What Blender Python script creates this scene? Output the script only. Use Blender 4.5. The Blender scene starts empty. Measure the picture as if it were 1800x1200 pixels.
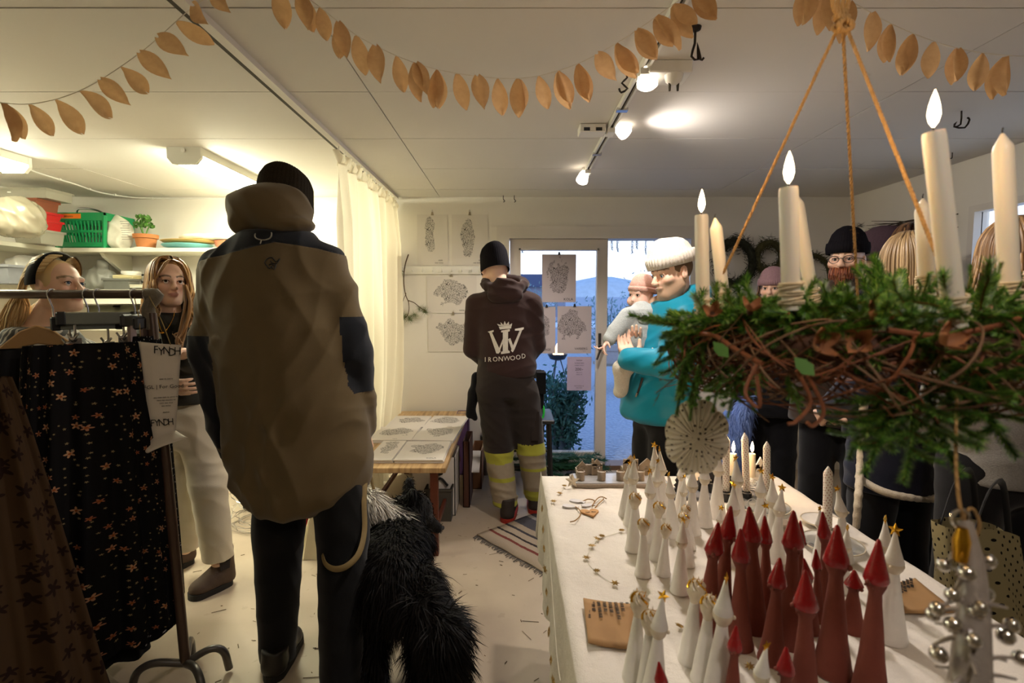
import bpy, bmesh, math, random
import numpy as np
from mathutils import Vector, Matrix, Euler, Quaternion
from math import sin, cos, pi, radians, sqrt, atan2
C = bpy.context.scene.collection
D = bpy.data
RND = random.Random(7)
NR = np.random.default_rng(5)

# ------------------------------------------------------------------ camera, sky, lights, exposure
TH, F, EYE = radians(4.13), 900.0, Vector((0, 0, 1.42))
cd = D.cameras.new('camera'); cam = D.objects.new('camera', cd); C.objects.link(cam)
cam.location = EYE; cam.rotation_euler = (pi/2 - TH, 0, 0)
cd.sensor_width = 36; cd.lens = 18; cd.clip_start = .02; cd.clip_end = 300
cd.dof.use_dof = True; cd.dof.focus_distance = 2.45; cd.dof.aperture_fstop = 4.5
bpy.context.scene.camera = cam
sc = bpy.context.scene
vs = sc.view_settings
sc.display_settings.display_device = 'sRGB'
vs.view_transform = 'Standard'; vs.look = 'None'; vs.gamma = 1; vs.use_curve_mapping = False
vs.exposure = 0.0
FLUO, SPOT, FLAME, SKY = 66.0, 50.0, 14.0, 1.9     # lamp strengths
w = D.worlds.new('dusk_sky'); sc.world = w; w.use_nodes = True
nt = w.node_tree; bg = nt.nodes['Background']; bg.inputs['Strength'].default_value = SKY
tc = nt.nodes.new('ShaderNodeTexCoord'); sx = nt.nodes.new('ShaderNodeSeparateXYZ'); rp = nt.nodes.new('ShaderNodeValToRGB')
nt.links.new(tc.outputs['Generated'], sx.inputs[0]); nt.links.new(sx.outputs['Z'], rp.inputs[0]); nt.links.new(rp.outputs[0], bg.inputs['Color'])
e = rp.color_ramp.elements
e[0].position = 0.0; e[0].color = (.66, .74, .88, 1); e[1].position = .8; e[1].color = (.16, .34, .78, 1)
k_ = e.new(.06); k_.color = (.80, .87, 1.0, 1); k_ = e.new(.3); k_.color = (.50, .68, 1.0, 1)

def lamp(name, kind, loc, energy, col, size=.05, rot=None, spot=None):
    l = D.lights.new(name, kind); l.energy = energy; l.color = col
    if kind in ('POINT', 'SPOT'): l.shadow_soft_size = size
    if kind == 'SPOT': l.spot_size = spot; l.spot_blend = .6
    o = D.objects.new(name, l); C.objects.link(o); o.location = loc
    if rot: o.rotation_euler = rot
    return o

def ray(u, v):
    a, b = (u - 900) / F, (600 - v) / F
    return Vector((a, cos(TH) + b * sin(TH), -sin(TH) + b * cos(TH)))
def P(u, v, x=None, y=None, z=None, d=None):
    """the place in the room that shows at photo pixel (u, v), on the plane x=, y=, z= or at depth d"""
    r = ray(u, v)
    if d is not None: t = d
    elif y is not None: t = y / r.y
    elif z is not None: t = (z - EYE.z) / r.z
    else: t = x / r.x
    return EYE + r * t

# ------------------------------------------------------------------ objects
def tag(o, label=None, cat=None, group=None, kind=None):
    if label: o['label'] = label
    if cat: o['category'] = cat
    if group: o['group'] = group
    if kind: o['kind'] = kind
    return o
def thing(name, loc, label, cat, group=None, rotz=0):
    o = D.objects.new(name, None); C.objects.link(o); o.empty_display_size = .05
    o.location = loc; o.rotation_euler = (0, 0, rotz)
    return tag(o, label, cat, group)
def put(me, name, mats, parent=None, world=False):
    """link a mesh; with world=True its coordinates are room coordinates even when it is parented"""
    for m in (mats if isinstance(mats, (list, tuple)) else [mats]): me.materials.append(m)
    o = D.objects.new(name, me); C.objects.link(o)
    if parent:
        o.parent = parent
        if world: o.matrix_parent_inverse = mworld(parent).inverted()
    return o
def mworld(o):
    m = Matrix.LocRotScale(o.location, o.rotation_euler.to_quaternion(), o.scale)
    return mworld(o.parent) @ o.matrix_parent_inverse @ m if o.parent else m
def copy_tree(o, parent=None):
    c = o.copy(); C.objects.link(c)
    if parent: c.parent = parent
    for ch in o.children: copy_tree(ch, c)
    return c

class MB:
    """collects simple solids into one mesh"""
    def __init__(s): s.v, s.f, s.m, s.uv = [], [], [], {}; s.mi = 0
    def _add(s, vs, fs):
        o = len(s.v); s.v += [tuple(p) for p in vs]
        for f in fs: s.f.append(tuple(i + o for i in f)); s.m.append(s.mi)
        return s
    def box(s, c, d, rot=None, taper=1.0):
        R = rot.to_matrix() if isinstance(rot, Euler) else (rot or Matrix.Identity(3)); c = Vector(c)
        vs = []
        for z in (-1, 1):
            t = taper if z < 0 else 1
            for x, y in ((-1, -1), (1, -1), (1, 1), (-1, 1)):
                vs.append(c + R @ Vector((x * d[0] / 2 * t, y * d[1] / 2 * t, z * d[2] / 2)))
        return s._add(vs, [(3, 2, 1, 0), (4, 5, 6, 7), (0, 1, 5, 4), (1, 2, 6, 5), (2, 3, 7, 6), (3, 0, 4, 7)])
    def tube(s, pts, r, n=8, caps=True, closed=False, flat=1.0):
        pts = [Vector(p) for p in pts]; N = len(pts)
        rs = r if isinstance(r, (list, tuple)) else [r] * N
        vs, up = [], None
        for i, p in enumerate(pts):
            if closed: t = pts[(i + 1) % N] - pts[i - 1]
            else: t = pts[min(i + 1, N - 1)] - pts[max(i - 1, 0)]
            if t.length < 1e-9: t = Vector((0, 0, 1))
            t.normalize()
            if up is None: up = t.orthogonal().normalized()
            a = up - t * up.dot(t)
            a = a.normalized() if a.length > 1e-6 else t.orthogonal().normalized()
            up = a; b = t.cross(a)
            for j in range(n):
                q = 2 * pi * j / n
                vs.append(p + a * cos(q) * rs[i] + b * sin(q) * rs[i] * flat)
        fs = []
        for i in range(N if closed else N - 1):
            k = (i + 1) % N
            for j in range(n):
                l = (j + 1) % n
                fs.append((i * n + j, i * n + l, k * n + l, k * n + j))
        if caps and not closed: fs += [tuple(reversed(range(n))), tuple(range((N - 1) * n, N * n))]
        return s._add(vs, fs)
    def lathe(s, prof, c=(0, 0, 0), n=20, R=None, bend=None):
        c = Vector(c); vs = []; N = len(prof)
        for r, z in prof:
            off = bend(z) if bend else Vector((0, 0, 0))
            for j in range(n):
                q = 2 * pi * j / n; p = Vector((r * cos(q), r * sin(q), z)) + off
                vs.append(c + (R @ p if R else p))
        fs = [(i * n + j, i * n + (j + 1) % n, (i + 1) * n + (j + 1) % n, (i + 1) * n + j) for i in range(N - 1) for j in range(n)]
        if prof[0][0] > 1e-6: fs.append(tuple(reversed(range(n))))
        if prof[-1][0] > 1e-6: fs.append(tuple(range((N - 1) * n, N * n)))
        return s._add(vs, fs)
    def ball(s, c, r, n=10, m=7, R=None):
        r = (r, r, r) if isinstance(r, (int, float)) else r
        prof = [(max(sin(pi * i / m), 1e-4), -cos(pi * i / m)) for i in range(m + 1)]
        c = Vector(c); vs = []
        for a, z in prof:
            for j in range(n):
                q = 2 * pi * j / n; p = Vector((a * cos(q) * r[0], a * sin(q) * r[1], z * r[2])); vs.append(c + (R @ p if R else p))
        return s._add(vs, [(i * n + j, i * n + (j + 1) % n, (i + 1) * n + (j + 1) % n, (i + 1) * n + j) for i in range(m) for j in range(n)])
    def prism(s, pts, t, M=None):
        """pts: outline in xy; thickness t along z; placed by matrix M"""
        n = len(pts); vs = [Vector((x, y, -t / 2)) for x, y in pts] + [Vector((x, y, t / 2)) for x, y in pts]
        if M is not None: vs = [M @ p for p in vs]
        return s._add(vs, [tuple(reversed(range(n))), tuple(range(n, 2 * n))] + [(i, (i + 1) % n, n + (i + 1) % n, n + i) for i in range(n)])
    def grid(s, P2, closed_u=False):
        """P2[i][j] points -> quad sheet"""
        nu, nv = len(P2), len(P2[0]); vs = [p for row in P2 for p in row]
        fs = []
        for i in range(nu if closed_u else nu - 1):
            k = (i + 1) % nu
            for j in range(nv - 1): fs.append((i * nv + j, k * nv + j, k * nv + j + 1, i * nv + j + 1))
        return s._add(vs, fs)
    def mesh(s, name, smooth=None):
        me = D.meshes.new(name); me.from_pydata([tuple(v) for v in s.v], [], s.f)
        if any(s.m): me.polygons.foreach_set('material_index', s.m)
        bm = bmesh.new(); bm.from_mesh(me); bmesh.ops.recalc_face_normals(bm, faces=bm.faces); bm.to_mesh(me); bm.free()
        if smooth is not None:
            me.polygons.foreach_set('use_smooth', [True] * len(me.polygons))
            if smooth < 3: me.set_sharp_from_angle(angle=smooth)
        return me
    def obj(s, name, mats, parent=None, smooth=None, world=False, bevel=0):
        o = put(s.mesh(name, smooth), name, mats, parent, world)
        if bevel:
            b = o.modifiers.new('edge', 'BEVEL'); b.width = bevel; b.segments = 1; b.limit_method = 'ANGLE'
        return o
def uvset(me, fn):
    uvl = me.uv_layers.new(name='UV'); 
    for l in me.loops: uvl.data[l.index].uv = fn(me.vertices[l.vertex_index].co)
def curve(pts, n=24):
    """Catmull-Rom through pts"""
    pts = [Vector(p) for p in pts]; q = [2 * pts[0] - pts[1]] + pts + [2 * pts[-1] - pts[-2]]; out = []
    for i in range(len(pts) - 1):
        a, b, c, d = q[i:i + 4]; k = max(2, n // (len(pts) - 1))
        for j in range(k):
            t = j / k
            out.append(.5 * ((2 * b) + (c - a) * t + (2 * a - 5 * b + 4 * c - d) * t * t + (3 * b - a - 3 * c + d) * t ** 3))
    return out + [pts[-1]]
def textmesh(s, size, M, ext=.0004, align='CENTER', sx=1.0):
    cu = D.curves.new('t', 'FONT'); cu.body = s; cu.size = size; cu.extrude = ext; cu.align_x = align; cu.align_y = 'CENTER'; cu.resolution_u = 2
    o = D.objects.new('t', cu); C.objects.link(o); bpy.context.view_layer.update()
    me = D.meshes.new_from_object(o.evaluated_get(bpy.context.evaluated_depsgraph_get())); D.objects.remove(o)
    me.transform(M @ Matrix.Diagonal((sx, 1, 1, 1))); return me
def text(name, s, size, M, mat, parent, **k):
    return put(textmesh(s, size, M, **k), name, mat, parent, world=True)
def facing(p, n, up=(0, 0, 1)):
    """matrix at p with z along n and y as near to up as it gets"""
    n = Vector(n).normalized(); up = Vector(up); x = up.cross(n).normalized(); y = n.cross(x)
    M = Matrix((x, y, n)).transposed().to_4x4(); M.translation = p; return M

# ------------------------------------------------------------------ materials
def lin(h):
    c = [int(h[i:i + 2], 16) / 255 for i in (0, 2, 4)]
    return tuple(x / 12.92 if x <= .04045 else ((x + .055) / 1.055) ** 2.4 for x in c)
class NT:
    def __init__(s, name):
        s.m = D.materials.new(name); s.m.use_nodes = True; s.t = s.m.node_tree; s.b = s.t.nodes['Principled BSDF']
    def n(s, ty, **k):
        o = s.t.nodes.new('ShaderNode' + ty)
        for a, b in k.items(): setattr(o, a, b)
        return o
    def l(s, a, b): s.t.links.new(a, b)
    def put(s, sock, v):
        if isinstance(v, (int, float)): sock.default_value = v
        elif isinstance(v, (tuple, list)): sock.default_value = (*v, 1) if len(v) == 3 and len(sock.default_value) == 4 else v
        else: s.l(v, sock)
    def math(s, op, a, b=0.0, c=None):
        o = s.n('Math', operation=op); s.put(o.inputs[0], a); s.put(o.inputs[1], b)
        if c is not None: s.put(o.inputs[2], c)
        return o.outputs[0]
    def mix(s, f, a, b):
        o = s.n('Mix', data_type='RGBA'); s.put(o.inputs[0], f); s.put(o.inputs[6], a); s.put(o.inputs[7], b); return o.outputs[2]
    def coord(s, which='Object', scale=(1, 1, 1)):
        t = s.n('TexCoord'); mp = s.n('Mapping'); s.l(t.outputs[which], mp.inputs[0]); mp.inputs['Scale'].default_value = scale; return mp.outputs[0]
    def noise(s, vec, scale, detail=3, rough=.55):
        o = s.n('TexNoise'); s.l(vec, o.inputs['Vector']); o.inputs['Scale'].default_value = scale; o.inputs['Detail'].default_value = detail; o.inputs['Roughness'].default_value = rough; return o.outputs[0]
    def ramp(s, f, stops, const=False):
        o = s.n('ValToRGB'); s.put(o.inputs[0], f); el = o.color_ramp.elements
        if const: o.color_ramp.interpolation = 'CONSTANT'
        while len(el) < len(stops): el.new(.5)
        for i, (p, c) in enumerate(stops): el[i].position = p; el[i].color = (*c, 1)
        return o.outputs[0]
    def bump(s, h, st=.3, dist=.01):
        o = s.n('Bump'); s.put(o.inputs['Height'], h); o.inputs['Strength'].default_value = st; o.inputs['Distance'].default_value = dist; s.l(o.outputs[0], s.b.inputs['Normal'])
    def done(s, col, rough=.6, metal=0, spec=.5, **k):
        s.put(s.b.inputs['Base Color'], col); s.put(s.b.inputs['Roughness'], rough); s.put(s.b.inputs['Metallic'], metal); s.b.inputs['Specular IOR Level'].default_value = spec
        for a, b in k.items(): s.put(s.b.inputs[a.replace('_', ' ')], b)
        return s.m
def mat(name, h, rough=.6, var=.12, scale=30, bump=0, metal=0, spec=.5, **k):
    t = NT(name); c = lin(h) if isinstance(h, str) else h; co = t.coord()
    nz = t.noise(co, scale)
    col = t.mix(nz, tuple(x * (1 - var) for x in c), tuple(min(1, x * (1 + var)) for x in c))
    if bump: t.bump(t.noise(co, scale * 4), bump, .004)
    return t.done(col, rough, metal, spec, **k)
def emit(name, col, st, base='ffffff'):
    t = NT(name); return t.done(lin(base), .4, Emission_Color=(*col, 1), Emission_Strength=st)
def cloth(name, h, rough=.85, weave=400, var=.12, bump=.25):
    t = NT(name); c = lin(h) if isinstance(h, str) else h; co = t.coord()
    nz = t.noise(co, 9); fine = t.noise(co, weave, 2)
    col = t.mix(nz, tuple(x * (1 - var) for x in c), tuple(min(1, x * (1 + var)) for x in c))
    t.bump(fine, bump, .002); return t.done(col, rough, spec=.2, Sheen_Weight=.15)

# ------------------------------------------------------------------ signed distance modelling (people, animals, soft goods)
class SDF:
    def __init__(s, lo, hi, h):
        s.lo = np.array(lo, np.float32); s.h = h
        s.n = np.ceil((np.array(hi) - np.array(lo)) / h).astype(int) + 1
        s.v = np.full(s.n, .5, np.float32); s.M = Matrix.Identity(3); s.c = Vector((0, 0, 0)); s.s = 1.0
    def frame(s, c=(0, 0, 0), M=None, sc=1.0): s.c, s.M, s.s = Vector(c), (M or Matrix.Identity(3)), sc; return s
    def w(s, p): return s.c + s.M @ (Vector(p) * s.s)
    def win(s, lo, hi):
        a = np.maximum(((np.array(lo) - s.lo) / s.h).astype(int) - 2, 0); b = np.minimum(((np.array(hi) - s.lo) / s.h).astype(int) + 3, s.n)
        if (b - a <= 1).any(): return None
        ax = [s.lo[i] + np.arange(a[i], b[i], dtype=np.float32) * s.h for i in range(3)]
        return (slice(a[0], b[0]), slice(a[1], b[1]), slice(a[2], b[2])), ax[0][:, None, None], ax[1][None, :, None], ax[2][None, None, :]
    def op(s, sl, d, k, sub):
        a = s.v[sl]
        if sub: d = -d; h = np.maximum(k - np.abs(a - d), 0) / k if k > 0 else 0; s.v[sl] = np.maximum(a, d) + h * h * k / 4
        else: h = np.maximum(k - np.abs(a - d), 0) / k if k > 0 else 0; s.v[sl] = np.minimum(a, d) - h * h * k / 4
    def cone(s, a, b, ra, rb=None, k=.02, sub=False):
        rb = ra if rb is None else rb; a, b = s.w(a), s.w(b); ra, rb, k = ra * s.s, rb * s.s, k * s.s
        m = max(ra, rb) + k + .01
        W = s.win([min(a[i], b[i]) - m for i in range(3)], [max(a[i], b[i]) + m for i in range(3)])
        if W is None: return s
        sl, X, Y, Z = W; d = b - a; L = max(d.length_squared, 1e-9)
        t = np.clip(((X - a.x) * d.x + (Y - a.y) * d.y + (Z - a.z) * d.z) / L, 0, 1)
        q = np.sqrt((X - a.x - t * d.x) ** 2 + (Y - a.y - t * d.y) ** 2 + (Z - a.z - t * d.z) ** 2) - (ra + (rb - ra) * t)
        s.op(sl, q.astype(np.float32), k, sub); return s
    def chain(s, pts, rs, k=.02, sub=False):
        for i in range(len(pts) - 1): s.cone(pts[i], pts[i + 1], rs[i], rs[i + 1], k, sub)
        return s
    def ell(s, c, r, k=.02, rot=None, sub=False):
        R = s.M @ (rot.to_matrix() if rot else Matrix.Identity(3)); c = s.w(c); r = [x * s.s for x in r]; k *= s.s
        ext = [sum(abs(R[i][j]) * r[j] for j in range(3)) + k + .01 for i in range(3)]
        W = s.win([c[i] - ext[i] for i in range(3)], [c[i] + ext[i] for i in range(3)])
        if W is None: return s
        sl, X, Y, Z = W; X, Y, Z = X - c.x, Y - c.y, Z - c.z
        q = [R[0][j] * X + R[1][j] * Y + R[2][j] * Z for j in range(3)]
        k0 = np.sqrt(sum((q[j] / r[j]) ** 2 for j in range(3))); k1 = np.sqrt(sum((q[j] / r[j] ** 2) ** 2 for j in range(3)))
        s.op(sl, (k0 * (k0 - 1) / np.maximum(k1, 1e-6)).astype(np.float32), k, sub); return s
    def loft(s, lev, k=.02, sub=False, rnd=.02):
        """lev: (z, cx, cy, rx, ry) levels in the frame (frame may only turn about z)"""
        yaw = atan2(s.M[1][0], s.M[0][0]); S = s.s
        lev = sorted(lev); zz = np.array([l[0] for l in lev]) * S + s.c.z
        m = max(max(abs(l[1]), abs(l[2])) + max(l[3], l[4]) for l in lev) * S + k + .03
        W = s.win([s.c.x - m, s.c.y - m, zz[0] - k - .04], [s.c.x + m, s.c.y + m, zz[-1] + k + .04])
        if W is None: return s
        sl, X, Y, Z = W; X, Y = X - s.c.x, Y - s.c.y
        x, y = (X * cos(yaw) + Y * sin(yaw)), (-X * sin(yaw) + Y * cos(yaw))
        # smooth interpolation of the levels
        zq = Z.ravel(); f = [np.interp(zq, zz, np.array([l[i] for l in lev]) * S) for i in (1, 2, 3, 4)]
        ker = np.hanning(9); ker /= ker.sum()
        f = [np.convolve(np.pad(g, 4, 'edge'), ker, 'valid')[None, None, :] if len(g) > 9 else g[None, None, :] for g in f]
        cx, cy, rx, ry = f
        px, py = (x - cx) / rx, (y - cy) / ry
        k0 = np.sqrt(px * px + py * py); k1 = np.sqrt((px / rx) ** 2 + (py / ry) ** 2)
        d = np.where(k0 < .05, -np.minimum(rx, ry), k0 * (k0 - 1) / np.maximum(k1, 1e-6))
        dz = np.maximum(zz[0] - Z, Z - zz[-1])
        r = rnd; a, b = d + r, dz + r
        d = np.minimum(np.maximum(a, b), 0) + np.sqrt(np.maximum(a, 0) ** 2 + np.maximum(b, 0) ** 2) - r
        s.op(sl, d.astype(np.float32), k * S, sub); return s
    def cut(s, p, n, k=.004):
        """keep the side n points away from"""
        p, n = s.w(p), s.M @ Vector(n).normalized()
        X, Y, Z = [s.lo[i] + np.arange(s.n[i], dtype=np.float32) * s.h for i in range(3)]
        d = (X[:, None, None] - p.x) * n.x + (Y[None, :, None] - p.y) * n.y + (Z[None, None, :] - p.z) * n.z
        s.v = np.maximum(s.v, d.astype(np.float32)); return s
    def geo(s, iso=0.0):
        v = s.v - iso; v[0], v[-1] = .5, .5; v[:, 0], v[:, -1] = .5, .5; v[:, :, 0], v[:, :, -1] = .5, .5
        ins = v < 0; c = np.zeros(np.array(v.shape) - 1, np.int8)
        for i in (0, 1):
            for j in (0, 1):
                for l in (0, 1): c += ins[i:i + c.shape[0], j:j + c.shape[1], l:l + c.shape[2]]
        act = (c > 0) & (c < 8); I, J, K = np.nonzero(act)
        idx = np.full(c.shape, -1, np.int32); idx[I, J, K] = np.arange(len(I))
        acc = np.zeros((len(I), 3)); cnt = np.zeros(len(I))
        cr = [(i, j, l) for i in (0, 1) for j in (0, 1) for l in (0, 1)]
        for a in cr:
            for ax in range(3):
                if a[ax]: continue
                b = list(a); b[ax] = 1
                va, vb = v[I + a[0], J + a[1], K + a[2]], v[I + b[0], J + b[1], K + b[2]]
                x = (va < 0) != (vb < 0); t = va[x] / (va[x] - vb[x]); p = np.tile(np.array(a, float), (x.sum(), 1)); p[:, ax] += t
                acc[x] += p; cnt[x] += 1
        V = (np.stack([I, J, K], 1) + acc / cnt[:, None]) * s.h + s.lo
        Fs = []
        for ax in range(3):
            o1, o2 = [(1, 2), (2, 0), (0, 1)][ax]
            sl0 = [slice(None)] * 3; sl1 = [slice(None)] * 3; sl0[ax] = slice(0, -1); sl1[ax] = slice(1, None)
            A, B = ins[tuple(sl0)], ins[tuple(sl1)]; G = np.argwhere(A != B)
            G = G[(G[:, o1] > 0) & (G[:, o2] > 0)]
            fl = A[G[:, 0], G[:, 1], G[:, 2]]
            q = []
            for d1, d2 in ((1, 1), (0, 1), (0, 0), (1, 0)):
                g = G.copy(); g[:, o1] -= d1; g[:, o2] -= d2; q.append(idx[g[:, 0], g[:, 1], g[:, 2]])
            q = np.stack(q, 1); q[~fl] = q[~fl][:, ::-1]; Fs.append(q)
        return V, np.concatenate(Fs)
def mesh_np(name, V, Fq, smooth=True):
    me = D.meshes.new(name); me.vertices.add(len(V)); me.vertices.foreach_set('co', np.ascontiguousarray(V, np.float32).ravel())
    k = Fq.shape[1]; me.loops.add(Fq.size); me.loops.foreach_set('vertex_index', Fq.astype(np.int32).ravel()); me.polygons.add(len(Fq))
    me.polygons.foreach_set('loop_start', np.arange(0, Fq.size, k, dtype=np.int32)); me.polygons.foreach_set('loop_total', np.full(len(Fq), k, np.int32))
    if smooth: me.polygons.foreach_set('use_smooth', np.ones(len(Fq), bool))
    me.update(); me.validate(); return me
def normals(V, Fq):
    N = np.zeros_like(V); n = np.cross(V[Fq[:, 2]] - V[Fq[:, 0]], V[Fq[:, 3]] - V[Fq[:, 1]])
    for i in range(4): np.add.at(N, Fq[:, i], n)
    return N / np.maximum(np.linalg.norm(N, axis=1, keepdims=True), 1e-9)
def folds(V, N, amp, ks, seed=0):
    """wrinkles: a few warped waves along the normals; ks = wave vectors (rad/m)"""
    r = np.random.default_rng(seed); d = np.zeros(len(V))
    warp = .35 * np.sin(V @ r.normal(0, 7, 3) + r.uniform(0, 6)) + .35 * np.sin(V @ r.normal(0, 9, 3) + 1)
    for kx in ks:
        a = np.sin(V @ np.array(kx) + r.uniform(0, 6) + 2.2 * warp + 1.2 * np.sin(V @ r.normal(0, 11, 3)))
        m = .5 + .5 * np.sin(V @ r.normal(0, 8, 3) + r.uniform(0, 6)); d += (1 - np.abs(a)) * m
    return V + N * (amp * (d / len(ks) - .35))[:, None]
def smooth_np(V, Fq, it=2, lam=.5):
    for _ in range(it):
        A = np.zeros_like(V); c = np.zeros(len(V))
        for i in range(4):
            a, b = Fq[:, i], Fq[:, (i + 1) % 4]; np.add.at(A, a, V[b]); np.add.at(c, a, 1); np.add.at(A, b, V[a]); np.add.at(c, b, 1)
        V = V * (1 - lam) + lam * A / np.maximum(c, 1)[:, None]
    return V
def sdf_obj(S, name, mats, parent, amp=0, ks=((30, 0, 14), (0, 24, 20)), seed=0, col=None, split=None, sm=2, fmask=None, snap=None):
    """surface of S as an object in room coordinates; split = (function(face centres) -> region ids, [names], [mats]) makes one part per region"""
    V, Q = S.geo()
    if sm: V = smooth_np(V, Q, sm)
    if amp:
        W = folds(V, normals(V, Q), amp, ks, seed)
        V = W if fmask is None else V + (W - V) * fmask(V)[:, None]
    if snap: V = snap(V)
    if split:
        fn, names, ms = split; ids = fn(V[Q].mean(1)); out = []
        for i, nm in enumerate(names):
            q = Q[ids == i]
            if not len(q): continue
            u, inv = np.unique(q, return_inverse=True); out.append(put(mesh_np(nm, V[u], inv.reshape(q.shape)), nm, ms[i], parent, True))
        return out
    me = mesh_np(name, V, Q)
    if col is not None:
        a = me.color_attributes.new('Col', 'FLOAT_COLOR', 'POINT'); c = np.ones((len(V), 4), np.float32); c[:, :3] = col(V); a.data.foreach_set('color', c.ravel())
    return put(me, name, mats, parent, True)
# ------------------------------------------------------------------ room shell
CE, BW, LW, RW = 2.31, 4.33, -3.85, 2.82
m_ceil = mat('ceiling_paint', 'dcd8d2', .7, .03, 2, .05)
m_wall = mat('wall_paint', 'e2ddd4', .75, .03, 2, .08)
m_trim = mat('white_trim', 'd8d2ca', .5, .04, 3)
m_dark = mat('dark_gap', '4a453c', .9)
m_white = mat('white_paint', 'e6e4dd', .45, .04, 4)
m_chrome = mat('chrome', 'c9c9cc', .18, .05, metal=1)
m_black = mat('black_plastic', '141416', .45)
t = NT('concrete'); co = t.coord()
n1 = t.noise(co, 1.3, 5); n2 = t.noise(co, 14, 4); n3 = t.noise(co, 90, 3)
col = t.ramp(n1, [(.3, lin('a39380')), (.55, lin('b6a691')), (.75, lin('c2b5a2'))])
col = t.mix(t.math('MULTIPLY', t.math('GREATER_THAN', n2, .66), .25), col, lin('8f8069'))
col = t.mix(t.math('MULTIPLY', t.math('GREATER_THAN', n3, .74), .6), col, lin('6d5d49'))
t.bump(t.noise(co, 40, 4), .12, .003); m_floor = t.done(col, t.math('MULTIPLY_ADD', n1, .3, .3), spec=.4)

def structure(name, mb, m, parent=None, smooth=None):
    o = mb.obj(name, m, parent, smooth)
    if not parent: tag(o, kind='structure')
    return o
structure('floor', MB().box((-.5, -.3, -.05), (6.9, 9.6, .1)), m_floor)
ceil = structure('ceiling', MB().box((-.5, -.3, CE + .09), (6.9, 9.6, .12)), m_dark)
# ceiling boards, laid in strips with open joints
def board(x0, x1, y0, y1, cache={}):
    k = (round(x1 - x0, 3), round(y1 - y0, 3))
    if k not in cache:
        me = MB().box((0, 0, .012), (x1 - x0 - .005, y1 - y0 - .005, .024)).mesh('ceiling_panel'); me.materials.append(m_ceil); cache[k] = me
    o = D.objects.new('ceiling_panel', cache[k]); C.objects.link(o); o.parent = ceil; o.location = ((x0 + x1) / 2, (y0 + y1) / 2, CE)
    if RND.random() < .4: o.location.z += .0012
ys = [BW - .28, ]
while ys[-1] > -5: ys.append(ys[-1] - .61)
ys = [BW] + ys
for i in range(len(ys) - 1):
    off = (-.60, 1.62)[i % 2]
    xs = [x for x in (off - 4.44, off - 2.22, off, off + 2.22, off + 4.44) if LW < x < RW]
    xs = [LW] + xs + [RW]
    for a, b in zip(xs, xs[1:]): board(a, b, max(ys[i + 1], -5.0), ys[i])
DX0, DX1, DT = -.0625, 1.53, P(900, 411, y=BW).z
wb = MB()
wb.box(((LW + DX0) / 2, BW + .075, CE / 2), (DX0 - LW, .15, CE + .1)).box(((RW + DX1) / 2, BW + .075, CE / 2), (RW - DX1, .15, CE + .1))
wb.box(((DX0 + DX1) / 2, BW + .075, (DT + CE + .1) / 2), (DX1 - DX0, .15, CE - DT + .1))
structure('wall_back', wb, m_wall)
structure('wall_left', MB().box((LW - .06, -.3, CE / 2), (.12, 9.6, CE + .1)), m_wall)
WY0, WY1, WZ0, WZ1 = 2.05, 3.2, 1.35, 2.02
wr = MB()
for y0, y1, z0, z1 in ((-5.1, WY0, -.05, CE + .05), (WY1, BW + .15, -.05, CE + .05), (WY0, WY1, -.05, WZ0), (WY0, WY1, WZ1, CE + .05)):
    wr.box((RW + .06, (y0 + y1) / 2, (z0 + z1) / 2), (.12, y1 - y0, z1 - z0))
structure('wall_right', wr, m_wall)
structure('wall_front', MB().box((-.5, -5.05, CE / 2), (6.9, .1, CE + .1)), m_wall)
# window in the right wall
win = structure('window_1', MB().box((RW + .03, WY0 + .02, (WZ0 + WZ1) / 2), (.08, .04, WZ1 - WZ0)).box((RW + .03, WY1 - .02, (WZ0 + WZ1) / 2), (.08, .04, WZ1 - WZ0))
    .box((RW + .03, (WY0 + WY1) / 2, WZ0 + .02), (.08, WY1 - WY0 - .08, .04)).box((RW + .03, (WY0 + WY1) / 2, WZ1 - .02), (.08, WY1 - WY0 - .08, .04)), m_trim)
t = NT('clear_glass'); 
m_glass = t.done((1, 1, 1), .02, Transmission_Weight=1.0, IOR=1.02, Alpha=1.0)
MB().box((RW + .04, (WY0 + WY1) / 2, (WZ0 + WZ1) / 2), (.006, WY1 - WY0 - .08, WZ1 - WZ0 - .08)).obj('pane', m_glass, win)
MB().box((RW + .03, 2.62, (WZ0 + WZ1) / 2), (.05, .04, WZ1 - WZ0 - .08)).obj('window_bar', m_trim, win)
# ceiling trim that carries the curtain
structure('trim_1', MB().box((-.955, 1.2, CE - .011), (.035, 6.2, .022)), m_trim)
structure('trim_shadow_line', MB().box((-.99, 1.2, CE - .006), (.02, 6.2, .012)), m_dark)  # dark strip standing in for the shadow line beside the trim

# ------------------------------------------------------------------ the glazed double door
dr = structure('door_1', MB().box((DX0 + .02, BW + .06, DT / 2), (.04, .17, DT)).box((DX1 - .02, BW + .06, DT / 2), (.04, .17, DT)).box(((DX0 + DX1) / 2, BW + .06, DT - .02), (DX1 - DX0 - .08, .17, .04)), m_trim)
MB().box(((DX0 + DX1) / 2, BW + .06, .02), (DX1 - DX0, .16, .04)).obj('threshold', mat('threshold_wood', '6d5040', .5, .2, 8), dr)
cs = MB(); 
cs.box((DX0 - .03, BW - .008, DT / 2 + .03), (.07, .016, DT + .06)); cs.box((DX1 + .03, BW - .008, DT / 2 + .03), (.07, .016, DT + .06)); cs.box(((DX0 + DX1) / 2, BW - .008, DT + .03), (DX1 - DX0 - .01, .016, .07))
structure('trim_3', cs, m_trim)
m_frame = mat('door_frame_paint', 'cfc6bd', .4, .03, 3)
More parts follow.
